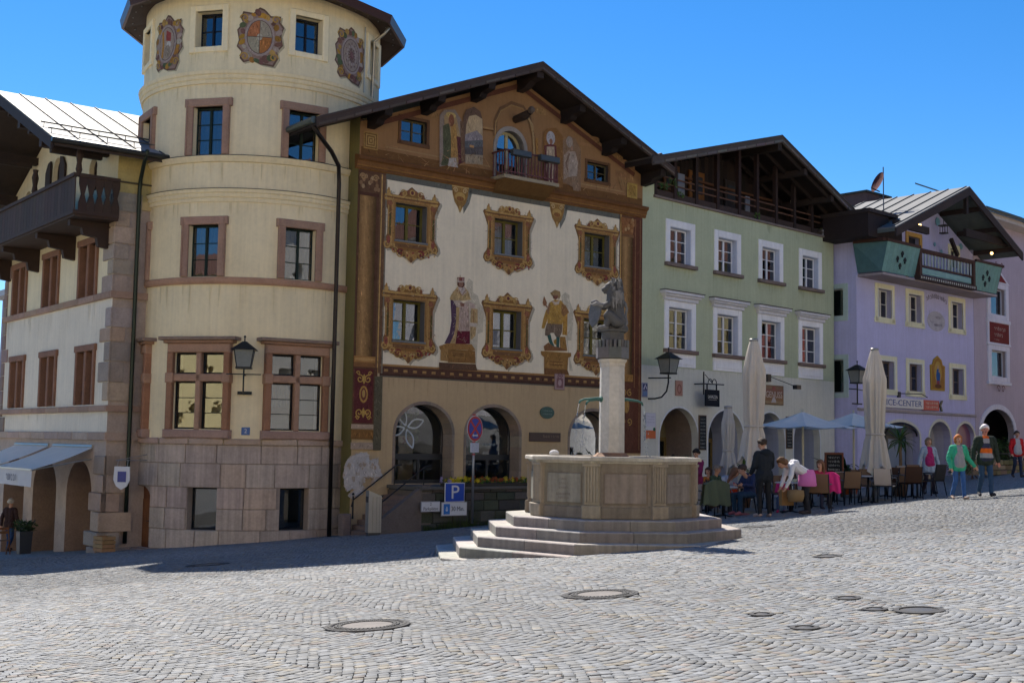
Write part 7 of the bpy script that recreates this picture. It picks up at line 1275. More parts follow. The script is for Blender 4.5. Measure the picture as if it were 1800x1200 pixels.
def open_parasol(px, Y, apex, edge, w_, lab, rz):
    x, y, z = at(px, Y); t = thing('open_parasol', lab, 'parasol', (x, y, z), rz, 'open white parasols'); A, E = apex - z, edge - z; h = w_ / 2; rr = h / math.cos(math.pi / 8)
    for k in range(8):                                 # eight panels, each sagging between its ribs
        a0, a1 = math.pi / 8 + k * math.pi / 4, math.pi / 8 + (k + 1) * math.pi / 4; m = MB(jit((.93, .87, .76), .02)); n = 6
        def pt(f, g): a = a0 + (a1 - a0) * g; c = math.cos(math.pi / 8) / math.cos((a - (a0 + a1) / 2)); r_ = rr * f * c; return (r_ * math.cos(a), r_ * math.sin(a), A - (A - E) * f - .05 * f * math.sin(math.pi * g) - .06 * math.sin(math.pi * f))
        for i in range(n):
            for j in range(4): m.quad(pt(i / n, j / 4), pt((i + 1) / n, j / 4), pt((i + 1) / n, (j + 1) / 4), pt(i / n, (j + 1) / 4))
        m.build('canopy_panel', 'canvas', t, smooth=True); m = MB((.6, .62, .66)); m.tube([(0, 0, A - .25), (rr * math.cos(a0) * .97, rr * math.sin(a0) * .97, E + .0)], .012, 5); m.build('rib', 'metal', t)
    m = MB((.55, .50, .36)); m.tube([(0, 0, 0), (0, 0, A + .08)], .035, 10); m.build('pole', 'wood', t, smooth=True); m = MB((.5, .46, .34)); m.lathe([(.07, A - .3), (.07, A - .2), (.04, A - .18)], 10); m.build('hub', 'wood', t); m = MB((.15, .15, .15)); m.lathe([(.35, 0), (.35, .07), (.06, .12), (.05, .35)], 20); m.build('base', 'stone', t)
open_parasol(1408, 36.5, 2.76, 2.30, 2.9, 'open white parasol left of the other one, over the front tables', R(12))
open_parasol(1497, 39.5, 2.84, 2.40, 2.9, 'open white parasol half hidden by the closed one at right', R(4))
def make_chair():
    t = thing('cafe_chair', 'x', 'chair'); BK = (.022, .022, .024); BR = (.075, .045, .03)
    m = MB(BR); m.bbox(-.23, .23, -.24, .22, .43, .46, .012); m.build('seat', 'cloth', t)
    m = MB(BR); n = 6
    for k in range(n): a, b = k / n, (k + 1) / n; f = lambda q: (.20 + .10 * q + .02 * math.sin(3.1 * q), .46 + .44 * q); (y0, z0), (y1, z1) = f(a), f(b); m.add([(-.22, y0, z0), (.22, y0, z0), (.21 if b == 1 else .22, y1, z1), (-.21 if b == 1 else -.22, y1, z1), (-.22, y0 + .02, z0), (.22, y0 + .02, z0), (.22, y1 + .02, z1), (-.22, y1 + .02, z1)], [(0, 1, 2, 3), (4, 7, 6, 5), (0, 3, 7, 4), (1, 5, 6, 2), (2, 6, 7, 3)])
    m.build('backrest', 'cloth', t)
    for sx in (-1, 1):
        m = MB(BK); m.tube([(sx * .24, -.22, 0), (sx * .235, -.21, .44)], .015, 6); m.build('leg', 'metal', t, smooth=True); m = MB(BK); m.tube([(sx * .24, .30, 0), (sx * .235, .21, .44), (sx * .225, .31, .9)], .015, 6); m.build('leg', 'metal', t, smooth=True)
        m = MB((.12, .12, .13)); m.tube([(sx * .245, -.2, .44), (sx * .27, -.21, .58), (sx * .27, -.12, .66), (sx * .265, .08, .67), (sx * .24, .25, .66)], .017, 8); m.build('armrest', 'metal', t, smooth=True)
    return t
chair0 = make_chair(); used = [0]
def chair(px, Y, rz, lab, back=None):
    c = chair0 if not used[0] else copy_tree(chair0); used[0] += 1; c.location = at(px, Y); c.rotation_euler[2] = rz; c['label'] = lab; c['group'] = 'cafe chairs'
    if back:
        for ch in c.children:
            if ch.name.startswith('backrest') or ch.name.startswith('seat'):
                ch.data = ch.data.copy(); ch.data.attributes['Col'].data.foreach_set('color', np.tile(np.array((*back, 1), np.float32), len(ch.data.polygons)))
    return c
def table(px, Y, lab, w_=.72, round_=True):
    x, y, z = at(px, Y); t = thing('cafe_table', lab, 'table', (x, y, z), random.uniform(0, 1), 'cafe tables'); m = MB((.42, .40, .37))
    if round_: m.lathe([(0, .715), (w_ / 2 - .01, .715), (w_ / 2, .72), (w_ / 2, .735), (w_ / 2 - .012, .742), (0, .742)], 28)
    else: m.bbox(-w_ / 2, w_ / 2, -w_ / 2, w_ / 2, .715, .742, .008)
    m.build('table_top', 'enamel', t); m = MB((.02, .02, .022)); m.tube([(0, 0, .03), (0, 0, .715)], .03, 8); m.build('pedestal', 'metal', t, smooth=True)
    for k in range(4): a = k * math.pi / 2; m = MB((.02, .02, .022)); m.tube([(0, 0, .06), (.3 * math.cos(a), .3 * math.sin(a), .02)], .02, 6); m.build('foot', 'metal', t, smooth=True)
    return x, y, z
T1 = table(1385, 29.6, 'round cafe table between the man in black and the bending woman')
T2 = table(1268, 29.8, 'round cafe table right of the fountain with seated guests')
T3 = table(1522, 33.2, 'round cafe table before the right closed parasol')
T4 = table(1598, 34.6, 'round cafe table farthest right in front of the lilac arches')
T5 = table(1240, 35.6, 'small round table behind the fountain near the second arch', .6)
T6 = table(1300, 35.2, 'small round table left of the tall closed parasol', .6)
T7 = table(1462, 36.8, 'round cafe table under the open parasols')
chair(1437, 28.7, R(160), 'brown backed chair in sunlight holding the pink jacket', (.17, .105, .065))
chair(1488, 32.6, R(185), 'dark brown chair second from the sunlit chair, back turned to the viewer')
chair(1551, 32.8, R(150), 'pale beige chair in the front row before the right parasol', (.48, .40, .33))
chair(1577, 34.2, R(200), 'dark chair just right of the pale beige chair')
chair(1596, 33.6, R(180), 'brown chair at the last table, back turned to the viewer', (.06, .032, .022))
chair(1634, 34.4, R(215), 'black chair at the far right end of the tables', (.03, .03, .033))
chair(1246, 29.0, R(200), 'chair beside the fountain with a green coat over its back', (.05, .05, .045))
chair(1420, 31.6, R(20), 'chair on the far side of the table with the seated girl', (.4, .36, .33))
chair(1372, 31.0, R(-10), 'chair on the far side of the middle table facing the viewer')
chair(1300, 31.0, R(-60), 'chair at the guests table next to the tall parasol')
chair(1512, 34.6, R(10), 'chair behind the front round table facing the viewer')
chair(1590, 36.2, R(0), 'chair behind the last round table facing the viewer', (.35, .3, .26))
chair(1452, 37.6, R(-15), 'chair in the shade under the open parasols')
chair(1476, 35.6, R(170), 'pale chair under the open parasols, back turned', (.45, .42, .38))
chair(1226, 34.9, R(160), 'dark chair behind the fountain rim'); chair(1315, 34.6, R(200), 'dark chair behind the guests beside the tall parasol')
for nm, lab, cat, col, pr in (('green_coat', 'grey green coat hung over the chair beside the fountain', 'coat', (.10, .125, .085), (1246, 29.0, R(200))), ('pink_jacket', 'bright pink jacket hung over the sunlit brown chair', 'jacket', (.62, .04, .20), (1459, 29.0, R(160)))):
    x, y, z = at(pr[0], pr[1]); m = MB(col); n, k = 18, 9; big = nm == 'green_coat'; hw, lo = (.33, .30) if big else (.20, .42)
    def P(i, j, s): a = -1 + 2 * i / n; f = j / k; dr = f * (.9 - lo) * (1 - .15 * abs(a)); return (hw * a * (1 + .12 * f), s * (.05 + .05 * f + .018 * math.sin(a * 9 + f * 3)) + .3 - .08 * f, .93 - .10 * a * a - dr - .025 * math.sin(a * 7) * f)
    for s in (-1, 1):
        for i in range(n):
            for j in range(k): m.quad(P(i, j, s), P(i + 1, j, s), P(i + 1, j + 1, s), P(i, j + 1, s))
    for i in range(n): m.quad(P(i, 0, -1), P(i + 1, 0, -1), P(i + 1, 0, 1), P(i, 0, 1))
    tag(m.build(nm, 'cloth', None, True, (x, y, z), pr[2]), lab, cat)
for T, c, lab in ((T1, (.55, .52, .3), 'small cup on the table beside the man in black'), (T3, (.5, .45, .3), 'small cup on the table before the right parasol'), (T4, (.55, .5, .35), 'small cup on the farthest table')):
    m = MB(c); m.lathe([(.0, 0), (.035, 0), (.045, .08), (.04, .08), (.03, .01)], 12); tag(m.build('cup', 'enamel', None, True, (T[0] + .1, T[1] - .1, T[2] + .742)), lab, 'cup', 'cups on the cafe tables')
for px, Y, z, c, lab in ((1253, 35.4, .95, (.55, .20, .01), 'orange cushion behind the fountain'), (1283, 35.0, .95, (.6, .06, .02), 'red cushion left of the tall parasol'), (1234, 35.0, .85, (.55, .05, .02), 'red flower pot beside the fountain rim')):
    x, y, g = at(px, Y); m = MB(c); m.ball((0, 0, 0), (.22, .1, .2), 10, 8); tag(m.build('cushion', 'cloth', None, True, (x, y, g + z - .35)), lab, 'cushion', 'bright cushions on the shaded chairs')
x, y, z = at(1379, 28.55); t = thing('paper_bag', 'brown paper carrier bag held by the bending woman', 'bag', (x, y, z + .22), R(15)); m = MB((.36, .20, .08)); m.add([(-.15, -.07, 0), (.15, -.07, 0), (.15, .07, 0), (-.15, .07, 0), (-.16, -.08, .36), (.16, -.08, .36), (.16, .08, .36), (-.16, .08, .36)], [(0, 3, 2, 1), (0, 1, 5, 4), (1, 2, 6, 5), (2, 3, 7, 6), (3, 0, 4, 7)]); m.build('bag_body', 'cloth', t); m = MB((.32, .17, .07)); [m.tube([(-.06, yy, .36), (-.05, yy * .6, .46), (.05, yy * .6, .46), (.06, yy, .36)], .006, 5) for yy in (-.08, .08)]; m.build('handle', 'cloth', t); p = Paint(y=-.078); p.ell(0, .18, .03, .03, (.25, .08, .03)); p.done('emblem', t)
x, y, z = at(1468, 40); t = thing('easel_board', 'chalk menu easel with brown frame among the plants', 'menu board', (x - .1, y, z + .1), R(20)); m = MB((.20, .07, .04)); [m.bbox(*q) for q in ((-.36, -.3, -.02, .02, .1, 1.4, .01), (.3, .36, -.02, .02, .1, 1.4, .01), (-.3, .3, -.02, .02, 1.33, 1.4, .01), (-.3, .3, -.02, .02, .3, .36, .01))]; m.build('frame', 'wood', t); m = MB((.02, .02, .022)); m.box(-.3, .3, 0, .015, .36, 1.33); m.build('slate', 'paint', t); [scrawl(-.24, 1.24 - k * .13, .45, .08, 7, (.42, .42, .42), -.004, k).done('chalk_writing', t) for k in range(6)]; m = MB((.16, .06, .035)); [m.beam((s * .3, .02, 1.3), (s * .32, .45, -.05), .04, .03) for s in (-1, 1)]; m.build('prop', 'wood', t)
# ------------------------------------------------------------------ pot plants
def leafmesh(L, w_, droop, col, n=5):
    m = MB(col); pts = []
    for k in range(n + 1): f = k / n; pts.append((f * L * math.cos(droop * f), 0, f * L * math.sin(.0) - droop * f * f * L * .6, w_ * math.sin(math.pi * (.12 + .88 * f)) if f < 1 else 0))
    m.v = [(p[0], s * p[3] / 2, p[2] + abs(s) * p[3] * .15) for p in pts for s in (-1, 0, 1)]
    for k in range(n):
        for j in (0, 1): m.f.append((k * 3 + j, k * 3 + j + 1, k * 3 + j + 4, k * 3 + j + 3)); m.c.append(jit(col, .15))
    o = m.build('leaf', 'leaf', None, True, fix=False); d = o.data; bpy.data.objects.remove(o); return d
LM = [leafmesh(.62, .05, d, c) for d, c in ((.25, (.07, .13, .02)), (.6, (.055, .105, .02)), (1.0, (.045, .09, .02)), (.4, (.10, .16, .03)))]
FM = [leafmesh(.8, .16, d, c) for d, c in ((.5, (.02, .055, .02)), (1.0, (.025, .06, .02)), (1.3, (.02, .05, .018)))]
def spiky(px, Y, trunk, n, sc_, lab, meshes=LM, el0=-.5, el1=1.3, seed=0, pot=(.16, .09, .06)):
    x, y, z = at(px, Y); t = thing('potted_palm', lab, 'plant', (x, y, z), 0, 'pot plants around the cafe'); rd = random.Random(seed)
    m = MB(pot); m.lathe([(0, .02), (.16, .0), (.23, .38), (.25, .4), (.22, .4), (.2, .34), (0, .33)], 16); m.build('pot', 'stone', t, smooth=True)
    m = MB((.19, .12, .06)); m.tube([(0, 0, .3), (.02, 0, .3 + (trunk - .3) * .5), (0, .02, trunk)], [.06, .05, .045], 8); m.build('trunk', 'wood', t, smooth=True)
    for k in range(n): o = link('leaf', rd.choice(meshes), t, (0, 0, trunk - rd.uniform(0, .12) * sc_)); o.rotation_euler = (rd.uniform(-.3, .3), -rd.uniform(el0, el1), rd.uniform(0, 6.28)); o.scale = [sc_ * rd.uniform(.75, 1.15)] * 3
spiky(1578, 37, 1.75, 46, 1.05, 'tall yucca with a bare trunk beside the right closed parasol', seed=1)
spiky(1304, 34.6, 1.15, 34, 1.1, 'spiky yucca left of the tall closed parasol', seed=2)
spiky(1211, 36.5, 1.45, 30, .9, 'bright spiky palm behind the fountain before the first arch', seed=3)
spiky(1398, 39.5, .9, 26, .8, 'small spiky plant under the left open parasol', seed=4)
spiky(1482, 41, .95, 22, 1.0, 'dark leafy palm beside the chalk easel', FM, -.3, 1.2, 5); spiky(1452, 42.5, 1.1, 18, .9, 'dark feathery palm behind the chalk easel', FM, -.2, 1.0, 6)
spiky(1252, 37.5, .85, 24, .6, 'small green plant at the foot of the second arch', FM, -.4, 1.1, 7); spiky(1492, 40, .6, 16, .7, 'low dark plant in an orange pot near the easel', FM, -.4, 1.0, 8, (.5, .10, .02))
def bush(px, Y, w_, h, n, lab, seed=0, col=(.05, .09, .025), d=.4, nm='hedge'):
    x, y, z = at(px, Y); t = thing(nm, lab, 'plant', (x, y, z), LI.rz); rd = random.Random(seed); m = MB(); 
    for k in range(n):
        a = rd.uniform(0, 6.28); rr = rd.random() ** .5; c = Vector((w_ / 2 * rr * math.cos(a), d * rr * math.sin(a), h * (.15 + .85 * rd.random() * (1 - .3 * rr)))); q = Vector((rd.uniform(-1, 1), rd.uniform(-1, 1), rd.uniform(-.4, 1))).normalized(); e = q.cross(Vector((rd.random(), rd.random(), rd.random() + .1))).normalized(); L = rd.uniform(.06, .11); m.add([c, c + q * L * .5 + e * L * .3, c + q * L, c + q * L * .5 - e * L * .3], [(0, 1, 2, 3)], jit(col, .45))
    m.build('foliage', 'leaf', t, fix=False); m = MB((.08, .05, .03)); [m.tube([(rd.uniform(-w_ / 4, w_ / 4), 0, 0), (rd.uniform(-w_ / 3, w_ / 3), 0, h * .7)], .02, 5) for _ in range(5)]; m.build('stem', 'wood', t)
bush(1700, 47.5, 3.2, 1.3, 1500, 'dark green hedge in front of the lilac arch at right', 1); bush(1760, 50, 3.4, 1.5, 1500, 'dark shrub before the arched gate', 2)
bush(1155, 40.5, .9, 1.4, 500, 'thin climbing plant below the notices on the green house', 3, (.05, .10, .03), .2, 'climbing_plant')
x, y, z = at(1752, 48.5); t = thing('low_stone_wall', 'low mossy stone wall with rail beside the arched gate', 'wall', (x, y, z), LI.rz); random.seed(5)
for j in range(3):
    u = -2.2
    while u < 2.4: l_ = random.uniform(.3, .6); m = MB(jit(random.choice([(.20, .16, .08), (.16, .15, .06), (.24, .17, .12)]), .2)); m.bbox(u + .01, u + l_ - .01, random.uniform(-.03, .0), .4, j * .2 + .01, j * .2 + .19, .02); m.build('stone_block', 'stone', t); u += l_
m = MB((.05, .05, .05)); m.tube([(-2.2, .2, .85), (2.4, .2, .85)], .02, 6); [m.tube([(u, .2, .5), (u, .2, .85)], .015, 5) for u in (-2, 0, 2.2)]; m.build('rail', 'iron', t)
# left side: planter, crate, folding chair by the arcade
x, y, z = (-15.2, 38.6, gz(-15.2, 38.6)); t = thing('dark_planter', 'tall dark square planter with shrub by the arcade', 'planter', (x, y, z), LE.rz); m = MB((.035, .04, .05)); m.add([(-.17, -.17, 0), (.17, -.17, 0), (.17, .17, 0), (-.17, .17, 0), (-.2, -.2, .7), (.2, -.2, .7), (.2, .2, .7), (-.2, .2, .7)], [(0, 3, 2, 1), (0, 1, 5, 4), (1, 2, 6, 5), (2, 3, 7, 6), (3, 0, 4, 7), (4, 5, 6, 7)]); m.build('box', 'enamel', t); rd = random.Random(3); m = MB(); [m.add([c, c + q * .07 + e * .03, c + q * .14, c + q * .07 - e * .03], [(0, 1, 2, 3)], jit((.03, .06, .02), .4)) for c, q, e in ((Vector((rd.uniform(-.28, .28), rd.uniform(-.25, .25), .68 + rd.random() * .3)), Vector((rd.uniform(-1, 1), rd.uniform(-1, 1), rd.uniform(-.2, 1))).normalized(), Vector((rd.uniform(-1, 1), rd.uniform(-1, 1), rd.uniform(-1, 1))).normalized()) for _ in range(350))]; m.build('foliage', 'leaf', t, fix=False)
x, y, z = (-11.35, 34.55, gz(-11.35, 34.55)); t = thing('wooden_crate', 'small wooden crate at the foot of the corner pier', 'crate', (x, y, z), LE.rz + R(8)); m = MB((.1, .06, .03)); m.box(-.22, .22, -.17, .17, .03, .4); m.build('core', 'wood', t)
for k in range(4):
    for s in (-1, 1): m = MB(jit((.30, .18, .08), .2)); m.box(-.26, .26, s * .19 - .012, s * .19 + .012, .02 + k * .11, .11 + k * .11); m.build('slat', 'wood', t); m = MB(jit((.30, .18, .08), .2)); m.box(s * .25 - .012, s * .25 + .012, -.178, .178, .02 + k * .11, .11 + k * .11); m.build('slat', 'wood', t)
for x, y, rz_, lab in ((-16.0, 38.9, .6, 'brown folding chair beside the dark planter'), (-16.9, 39.6, 2.2, 'brown folding chair behind the walking man')):
    t = thing('folding_chair', lab, 'chair', (x, y, gz(x, y)), rz_, 'wooden folding chairs by the arcade'); W_ = (.16, .07, .03)
    for s in (-1, 1): m = MB(W_); m.beam((s * .2, -.2, 0), (s * .2, .22, .85), .03, .035); m.beam((s * .17, .22, 0), (s * .17, -.2, .45), .03, .035); m.build('leg', 'wood', t)
    for k in range(4): m = MB(jit(W_, .2)); m.box(-.2, .2, -.2 + k * .1, -.12 + k * .1, .44, .46); m.build('seat_slat', 'wood', t)
    for k in range(2): m = MB(jit(W_, .2)); m.box(-.2, .2, .13 + k * .06, .16 + k * .06, .65 + k * .11, .73 + k * .11); m.build('back_slat', 'wood', t)

# ================================================================== PEOPLE
SK, SK2 = (.50, .28, .19), (.42, .22, .14)
BASE = dict(hd=(0, -.02, 1.62), nk=(0, .01, 1.45), ch=(0, 0, 1.28), wa=(0, 0, 1.06), pe=(0, 0, .94), shL=(.175, .0, 1.395), shR=(-.175, 0, 1.395), elL=(.235, .03, 1.12), elR=(-.235, .03, 1.12), wrL=(.25, -.04, .87), wrR=(-.25, -.04, .87), hiL=(.09, 0, .92), hiR=(-.09, 0, .92), knL=(.095, -.02, .49), knR=(-.095, -.02, .49), anL=(.095, .03, .085), anR=(-.095, .03, .085), toL=(.11, -.15, .04), toR=(-.11, -.15, .04))
def person(lab, loc, rz, H=1.72, pose={}, top=(.1, .1, .1), legs=(.05, .07, .13), shoes=(.05, .04, .04), hair=(.1, .06, .03), style='short', skin=SK, bulk=1., hem=None, face=(0, -1, 0), sleeves=None, inner=None, hand='open', fem=False, grp=None):
    J = {k: Vector(v) for k, v in {**BASE, **pose}.items()}; pr = []; V = Vector; fd = V(face).normalized(); sd = fd.cross(V((0, 0, 1))).normalized(); up = sd.cross(fd); sl = sleeves or top
    def cap(a, b, r0, r1, c, bias=0): pr.append((tuple(a), tuple(b), r0, r1, c, bias))
    # trunk
    k = bulk; side = (J['shL'] - J['shR']).normalized(); mid = (J['hiL'] + J['hiR']) / 2
    cap(J['shR'] + side * .02, J['shL'] - side * .02, .075 * k, .075 * k, top)
    for s in (-1, 1): cap(J['ch'] + side * .065 * s, J['wa'] + side * .05 * s, .115 * k, (.10 if fem else .108) * k, top); cap(J['wa'] + side * .05 * s, J['pe'] + side * .055 * s, .105 * k, .115 * k, top); cap(J['ch'] + side * .07 * s + V((0, 0, .08)), J['ch'] + side * .06 * s, .10 * k, .11 * k, top)
    cap(J['pe'] - side * .055, J['pe'] + side * .055, .118 * k, .118 * k, legs if hem is None else top, .0)
    if hem:
        for s in (-1, 1):
            d = (J['knL' if s > 0 else 'knR'] - J['hiL' if s > 0 else 'hiR']); cap(J['pe'] + side * .06 * s, J['pe'] + side * .065 * s + d * hem, .128 * k, .122 * k, top)
    if inner:
        fw_ = side.cross(V((0, 0, 1))); fw_ = fw_ if fw_.y < 0 else -fw_
        [cap(J['nk'] + fw_ * .05 - V((0, 0, .06)) + side * .02 * q, J['pe'] + fw_ * (.075 * k) + side * .045 * q + V((0, 0, .02)), .075, .10, inner, .02) for q in (-1, 1)]
    # limbs
    for s in 'LR':
        cap(J['hi' + s], J['kn' + s], .088, .066, legs); cap(J['kn' + s], J['an' + s], .066, .052, legs); cap(J['an' + s] + V((0, 0, -.02)), J['to' + s], .046, .04, shoes); cap(J['an' + s] + V((0, 0, -.035)), J['an' + s] + V((0, 0, -.035)) + (J['an' + s] - J['to' + s]) * .15, .042, .04, shoes)
        cap(J['sh' + s], J['el' + s], .064 * k, .054 * k, sl); cap(J['el' + s], J['wr' + s], .053 * k, .043 * k, sl)
        d = (J['wr' + s] - J['el' + s]).normalized(); q = d.cross(V((0, 1, .3))).normalized(); n_ = d.cross(q); w_ = J['wr' + s]
        cap(w_ + d * .01, w_ + d * .075, .028, .033, skin)
        for f, (o_, L, cu) in enumerate(((-.028, .062, .35), (-.010, .074, .3), (.010, .070, .35), (.027, .055, .45))): b0 = w_ + d * .085 + q * o_; b1 = b0 + (d + n_ * cu * .5).normalized() * L * .55; cap(b0, b1, .0105, .0095, skin); cap(b1, b1 + (d + n_ * cu * 2).normalized() * L * .45, .0095, .008, skin)
        th = w_ + d * .03 - q * .03; cap(th, th + (d * .8 - q * .8).normalized() * .045, .013, .011, skin); cap(th + (d * .8 - q * .8).normalized() * .045, th + d * .075 - q * .045, .011, .009, skin)
    # head
    h = J['hd']; cap(J['nk'] - V((0, 0, .03)), h - up * .06, .055, .05, skin)
    cap(h + up * .03 - fd * .01, h + up * .035 + fd * -.025, .088, .09, skin); cap(h - up * .05 + fd * .025, h + up * .02 + fd * .02, .055, .078, skin); cap(h - up * .085 + fd * .045, h - up * .08 + fd * .05, .032, .03, skin)
    cap(h + fd * .088 + up * .015, h + fd * .105 - up * .022, .011, .016, mul(skin, .95)); cap(h + fd * .083 - up * .055 - sd * .014, h + fd * .083 - up * .055 + sd * .014, .009, .009, (.30, .10, .08), .003)
    for s in (-1, 1): cap(h + sd * .088 * s + up * .01, h + sd * .092 * s - up * .02 - fd * .01, .017, .013, skin); cap(h + fd * .078 + sd * .032 * s + up * .022, h + fd * .079 + sd * .034 * s + up * .022, .0105, .0105, (.03, .02, .02), .004); cap(h + fd * .084 + sd * .02 * s + up * .042, h + fd * .08 + sd * .045 * s + up * .042, .006, .005, mul(hair, .7), .002)
    hp = []
    def hc(a, b, r0, r1): hp.append((tuple(a), tuple(b), r0, r1, jit(hair, .15), .002))
    hc(h + up * .05 - fd * .03, h + up * .055 - fd * .045, .092, .092); hc(h + up * .085 + fd * .03, h + up * .09 - fd * .03, .065, .07)
    for s in (-1, 1): hc(h + sd * .05 * s + up * .07 + fd * .02, h + sd * .06 * s + up * .03 - fd * .04, .05, .058)
    if style in ('bob', 'long', 'pony'):
        for s in (-1, 1): hc(h + sd * .07 * s + up * .05, h + sd * .085 * s - up * (.06 if style != 'pony' else .0) - fd * .02, .042, .035)
        hc(h + up * .0 - fd * .06, h - up * (.08 if style == 'bob' else .05) - fd * .07, .075, .065)
    if style == 'long':
        for s in (-1, 0, 1): hc(h - up * .02 - fd * .06 + sd * .045 * s, h - up * .33 - fd * .08 + sd * .05 * s, .05, .03)
    if style == 'pony': hc(h - fd * .11 + up * .03, h - fd * .15 - up * .0, .035, .03); hc(h - fd * .15, h - fd * .13 - up * .16, .028, .012)
    if style == 'cap': hc(h + up * .09, h + up * .10 + fd * .05, .095, .08); hc(h + up * .08 + fd * .09, h + up * .075 + fd * .12, .045, .03)
    sc_ = H / 1.74; t = thing('person', lab, 'person', loc, rz, grp)
    blob(pr, 'body', 'body', t, voxel=.0105, smooth=3, scale=sc_, folds=1 + len(lab) * .37, skinc=(skin, mul(skin, .95))); blob(hp, 'hair', 'body', t, voxel=.014, smooth=3, scale=sc_)
    return t
WALK = dict(knL=(.09, -.10, .50), anL=(.095, -.14, .09), toL=(.11, -.33, .07), knR=(-.09, -.02, .49), anR=(-.095, .22, .12), toR=(-.11, .07, .04), wrL=(.26, .08, .88), elL=(.25, .08, 1.13), wrR=(-.25, -.16, .9), elR=(-.25, -.0, 1.12))
person('walking man in dark brown jacket and jeans seen from behind by the arcade', (-16.65, 41.0, gz(-16.65, 41.0) + .03), R(170), 1.74, {**WALK}, (.035, .018, .018), (.02, .05, .12), hair=(.40, .36, .33), bulk=1.12, hem=.12)
x, y, z = at(1340, 28.0)
person('standing man in black hooded top and trousers seen from behind at the table', (x, y, z), R(195), 1.78, dict(hd=(0, -.10, 1.61), nk=(0, -.03, 1.45), shR=(-.185, -.02, 1.39), elR=(-.25, -.12, 1.13), wrR=(-.2, -.36, 1.02), elL=(.25, 0, 1.12), wrL=(.22, -.2, .98), anL=(.12, .03, .085), anR=(-.12, .03, .085), toL=(.16, -.14, .04), toR=(-.15, -.14, .04), knL=(.11, -.02, .49), knR=(-.11, -.02, .49)), (.014, .018, .024), (.012, .013, .016), (.42, .28, .22), (.05, .035, .025), 'short', bulk=1.17, hem=.1, face=(.55, -.8, -.25))
m = MB((.018, .023, .03)); m.ball((0, 0, 0), (.15, .08, .09), 12, 8); c_ = bpy.data.objects[[o.name for o in bpy.data.objects if o.get('label', '').startswith('standing man in black')][0]]; o = m.build('hood', 'cloth', c_, True, (0, .07, 1.47))
x, y, z = at(1408, 28.3)
person('bending woman in white top with ponytail reaching down for the paper bag', (x, y, z), R(-78), 1.68, dict(pe=(0, .12, .90), wa=(0, .02, 1.0), ch=(0, -.22, 1.12), nk=(0, -.40, 1.17), hd=(0, -.55, 1.20), shL=(.165, -.34, 1.14), shR=(-.165, -.34, 1.14), elL=(.22, -.42, .86), wrL=(.16, -.50, .66), elR=(-.2, -.40, .86), wrR=(-.10, -.52, .66), hiL=(.09, .12, .88), hiR=(-.09, .12, .88), knL=(.1, .02, .47), knR=(-.1, .06, .47), anL=(.1, .1, .085), anR=(-.1, .14, .085), toL=(.11, -.07, .04), toR=(-.11, -.03, .04)), (.66, .65, .66), (.025, .025, .03), hair=(.13, .065, .03), style='pony', face=(0, -.85, -.5), fem=True)
m = MB((.60, .17, .42)); n = 20; m.lathe([(.15, 1.02), (.185, .92), (.20, .80), (.215, .66), (.19, .64)], n, None, (0, .1), lambda a, i: 1 + .05 * math.sin(5 * a + i)); c_ = [o for o in bpy.data.objects if o.get('label', '').startswith('bending woman')][0]; o = m.build('pink_wrap', 'cloth', c_, True); o['label'] = 'pink jacket tied round the waist'
m = MB((.24, .16, .08)); m.lathe([(.0, .35), (.17, .36), (.2, .5), (.19, .62), (.0, .64)], 14, None, (0, .0)); tag(m.build('shoulder_bag', 'cloth', None, True, (at(1395, 28.2)[0], 28.2, at(1395, 28.7)[2] - .05)), 'beige bag hanging beside the bending woman', 'bag')
for px, Y, a, lab, c in ((1470, 33.4, 150, 'dark brown chair between the sunlit chair and the front table', None), (1530, 34.4, 30, 'dark chair turned toward the viewer beside the pale beige chair', None), (1560, 36.4, 190, 'brown chair in the second row before the yucca', (.09, .05, .035)), (1612, 35.6, 20, 'dark chair behind the black end chair', None), (1404, 33.8, 175, 'dark chair in the second row behind the bending woman', None), (1360, 33.2, 20, 'brown chair in the shade right of the tall parasol', (.08, .045, .03)), (1432, 34.6, 190, 'pale chair in the second row behind the seated girl', (.40, .35, .3)), (1548, 38.4, 0, 'dark chair at the back beside the right closed parasol', None), (1620, 37.2, 200, 'pale woven chair at the back right of the last table', (.36, .3, .25)), (1262, 33.4, 30, 'dark chair in the shade left of the small white parasol', None)): chair(px, Y, R(a), lab, c)
T8 = table(1418, 33.0, 'round table in the second row behind the bending woman'); T9 = table(1552, 37.4, 'round table at the back beside the right closed parasol'); T10 = table(1345, 32.6, 'round table in the shade behind the man in black')
SIT = dict(hd=(0, -.04, 1.20), nk=(0, .02, 1.03), ch=(0, .03, .87), wa=(0, .05, .66), pe=(0, .06, .53), shL=(.165, .03, .98), shR=(-.165, .03, .98), elL=(.22, -.08, .74), elR=(-.22, -.08, .74), wrL=(.12, -.30, .75), wrR=(-.12, -.30, .75), hiL=(.09, .04, .52), hiR=(-.09, .04, .52), knL=(.11, -.40, .50), knR=(-.11, -.40, .50), anL=(.11, -.38, .09), anR=(-.11, -.36, .09), toL=(.12, -.55, .04), toR=(-.12, -.53, .04))
def sit(lab, px, Y, rz, **k): x, y, z = at(px, Y); return person(lab, (x, y, z), rz, pose={**SIT, **k.pop('pose', {})}, **k)
sit('seated girl with long brown hair and red top behind the bending woman', 1437, 31.4, R(10), H=1.62, top=(.35, .02, .06), legs=(.03, .03, .05), hair=(.17, .085, .045), style='long', face=(-.7, -.5, -.1), fem=True)
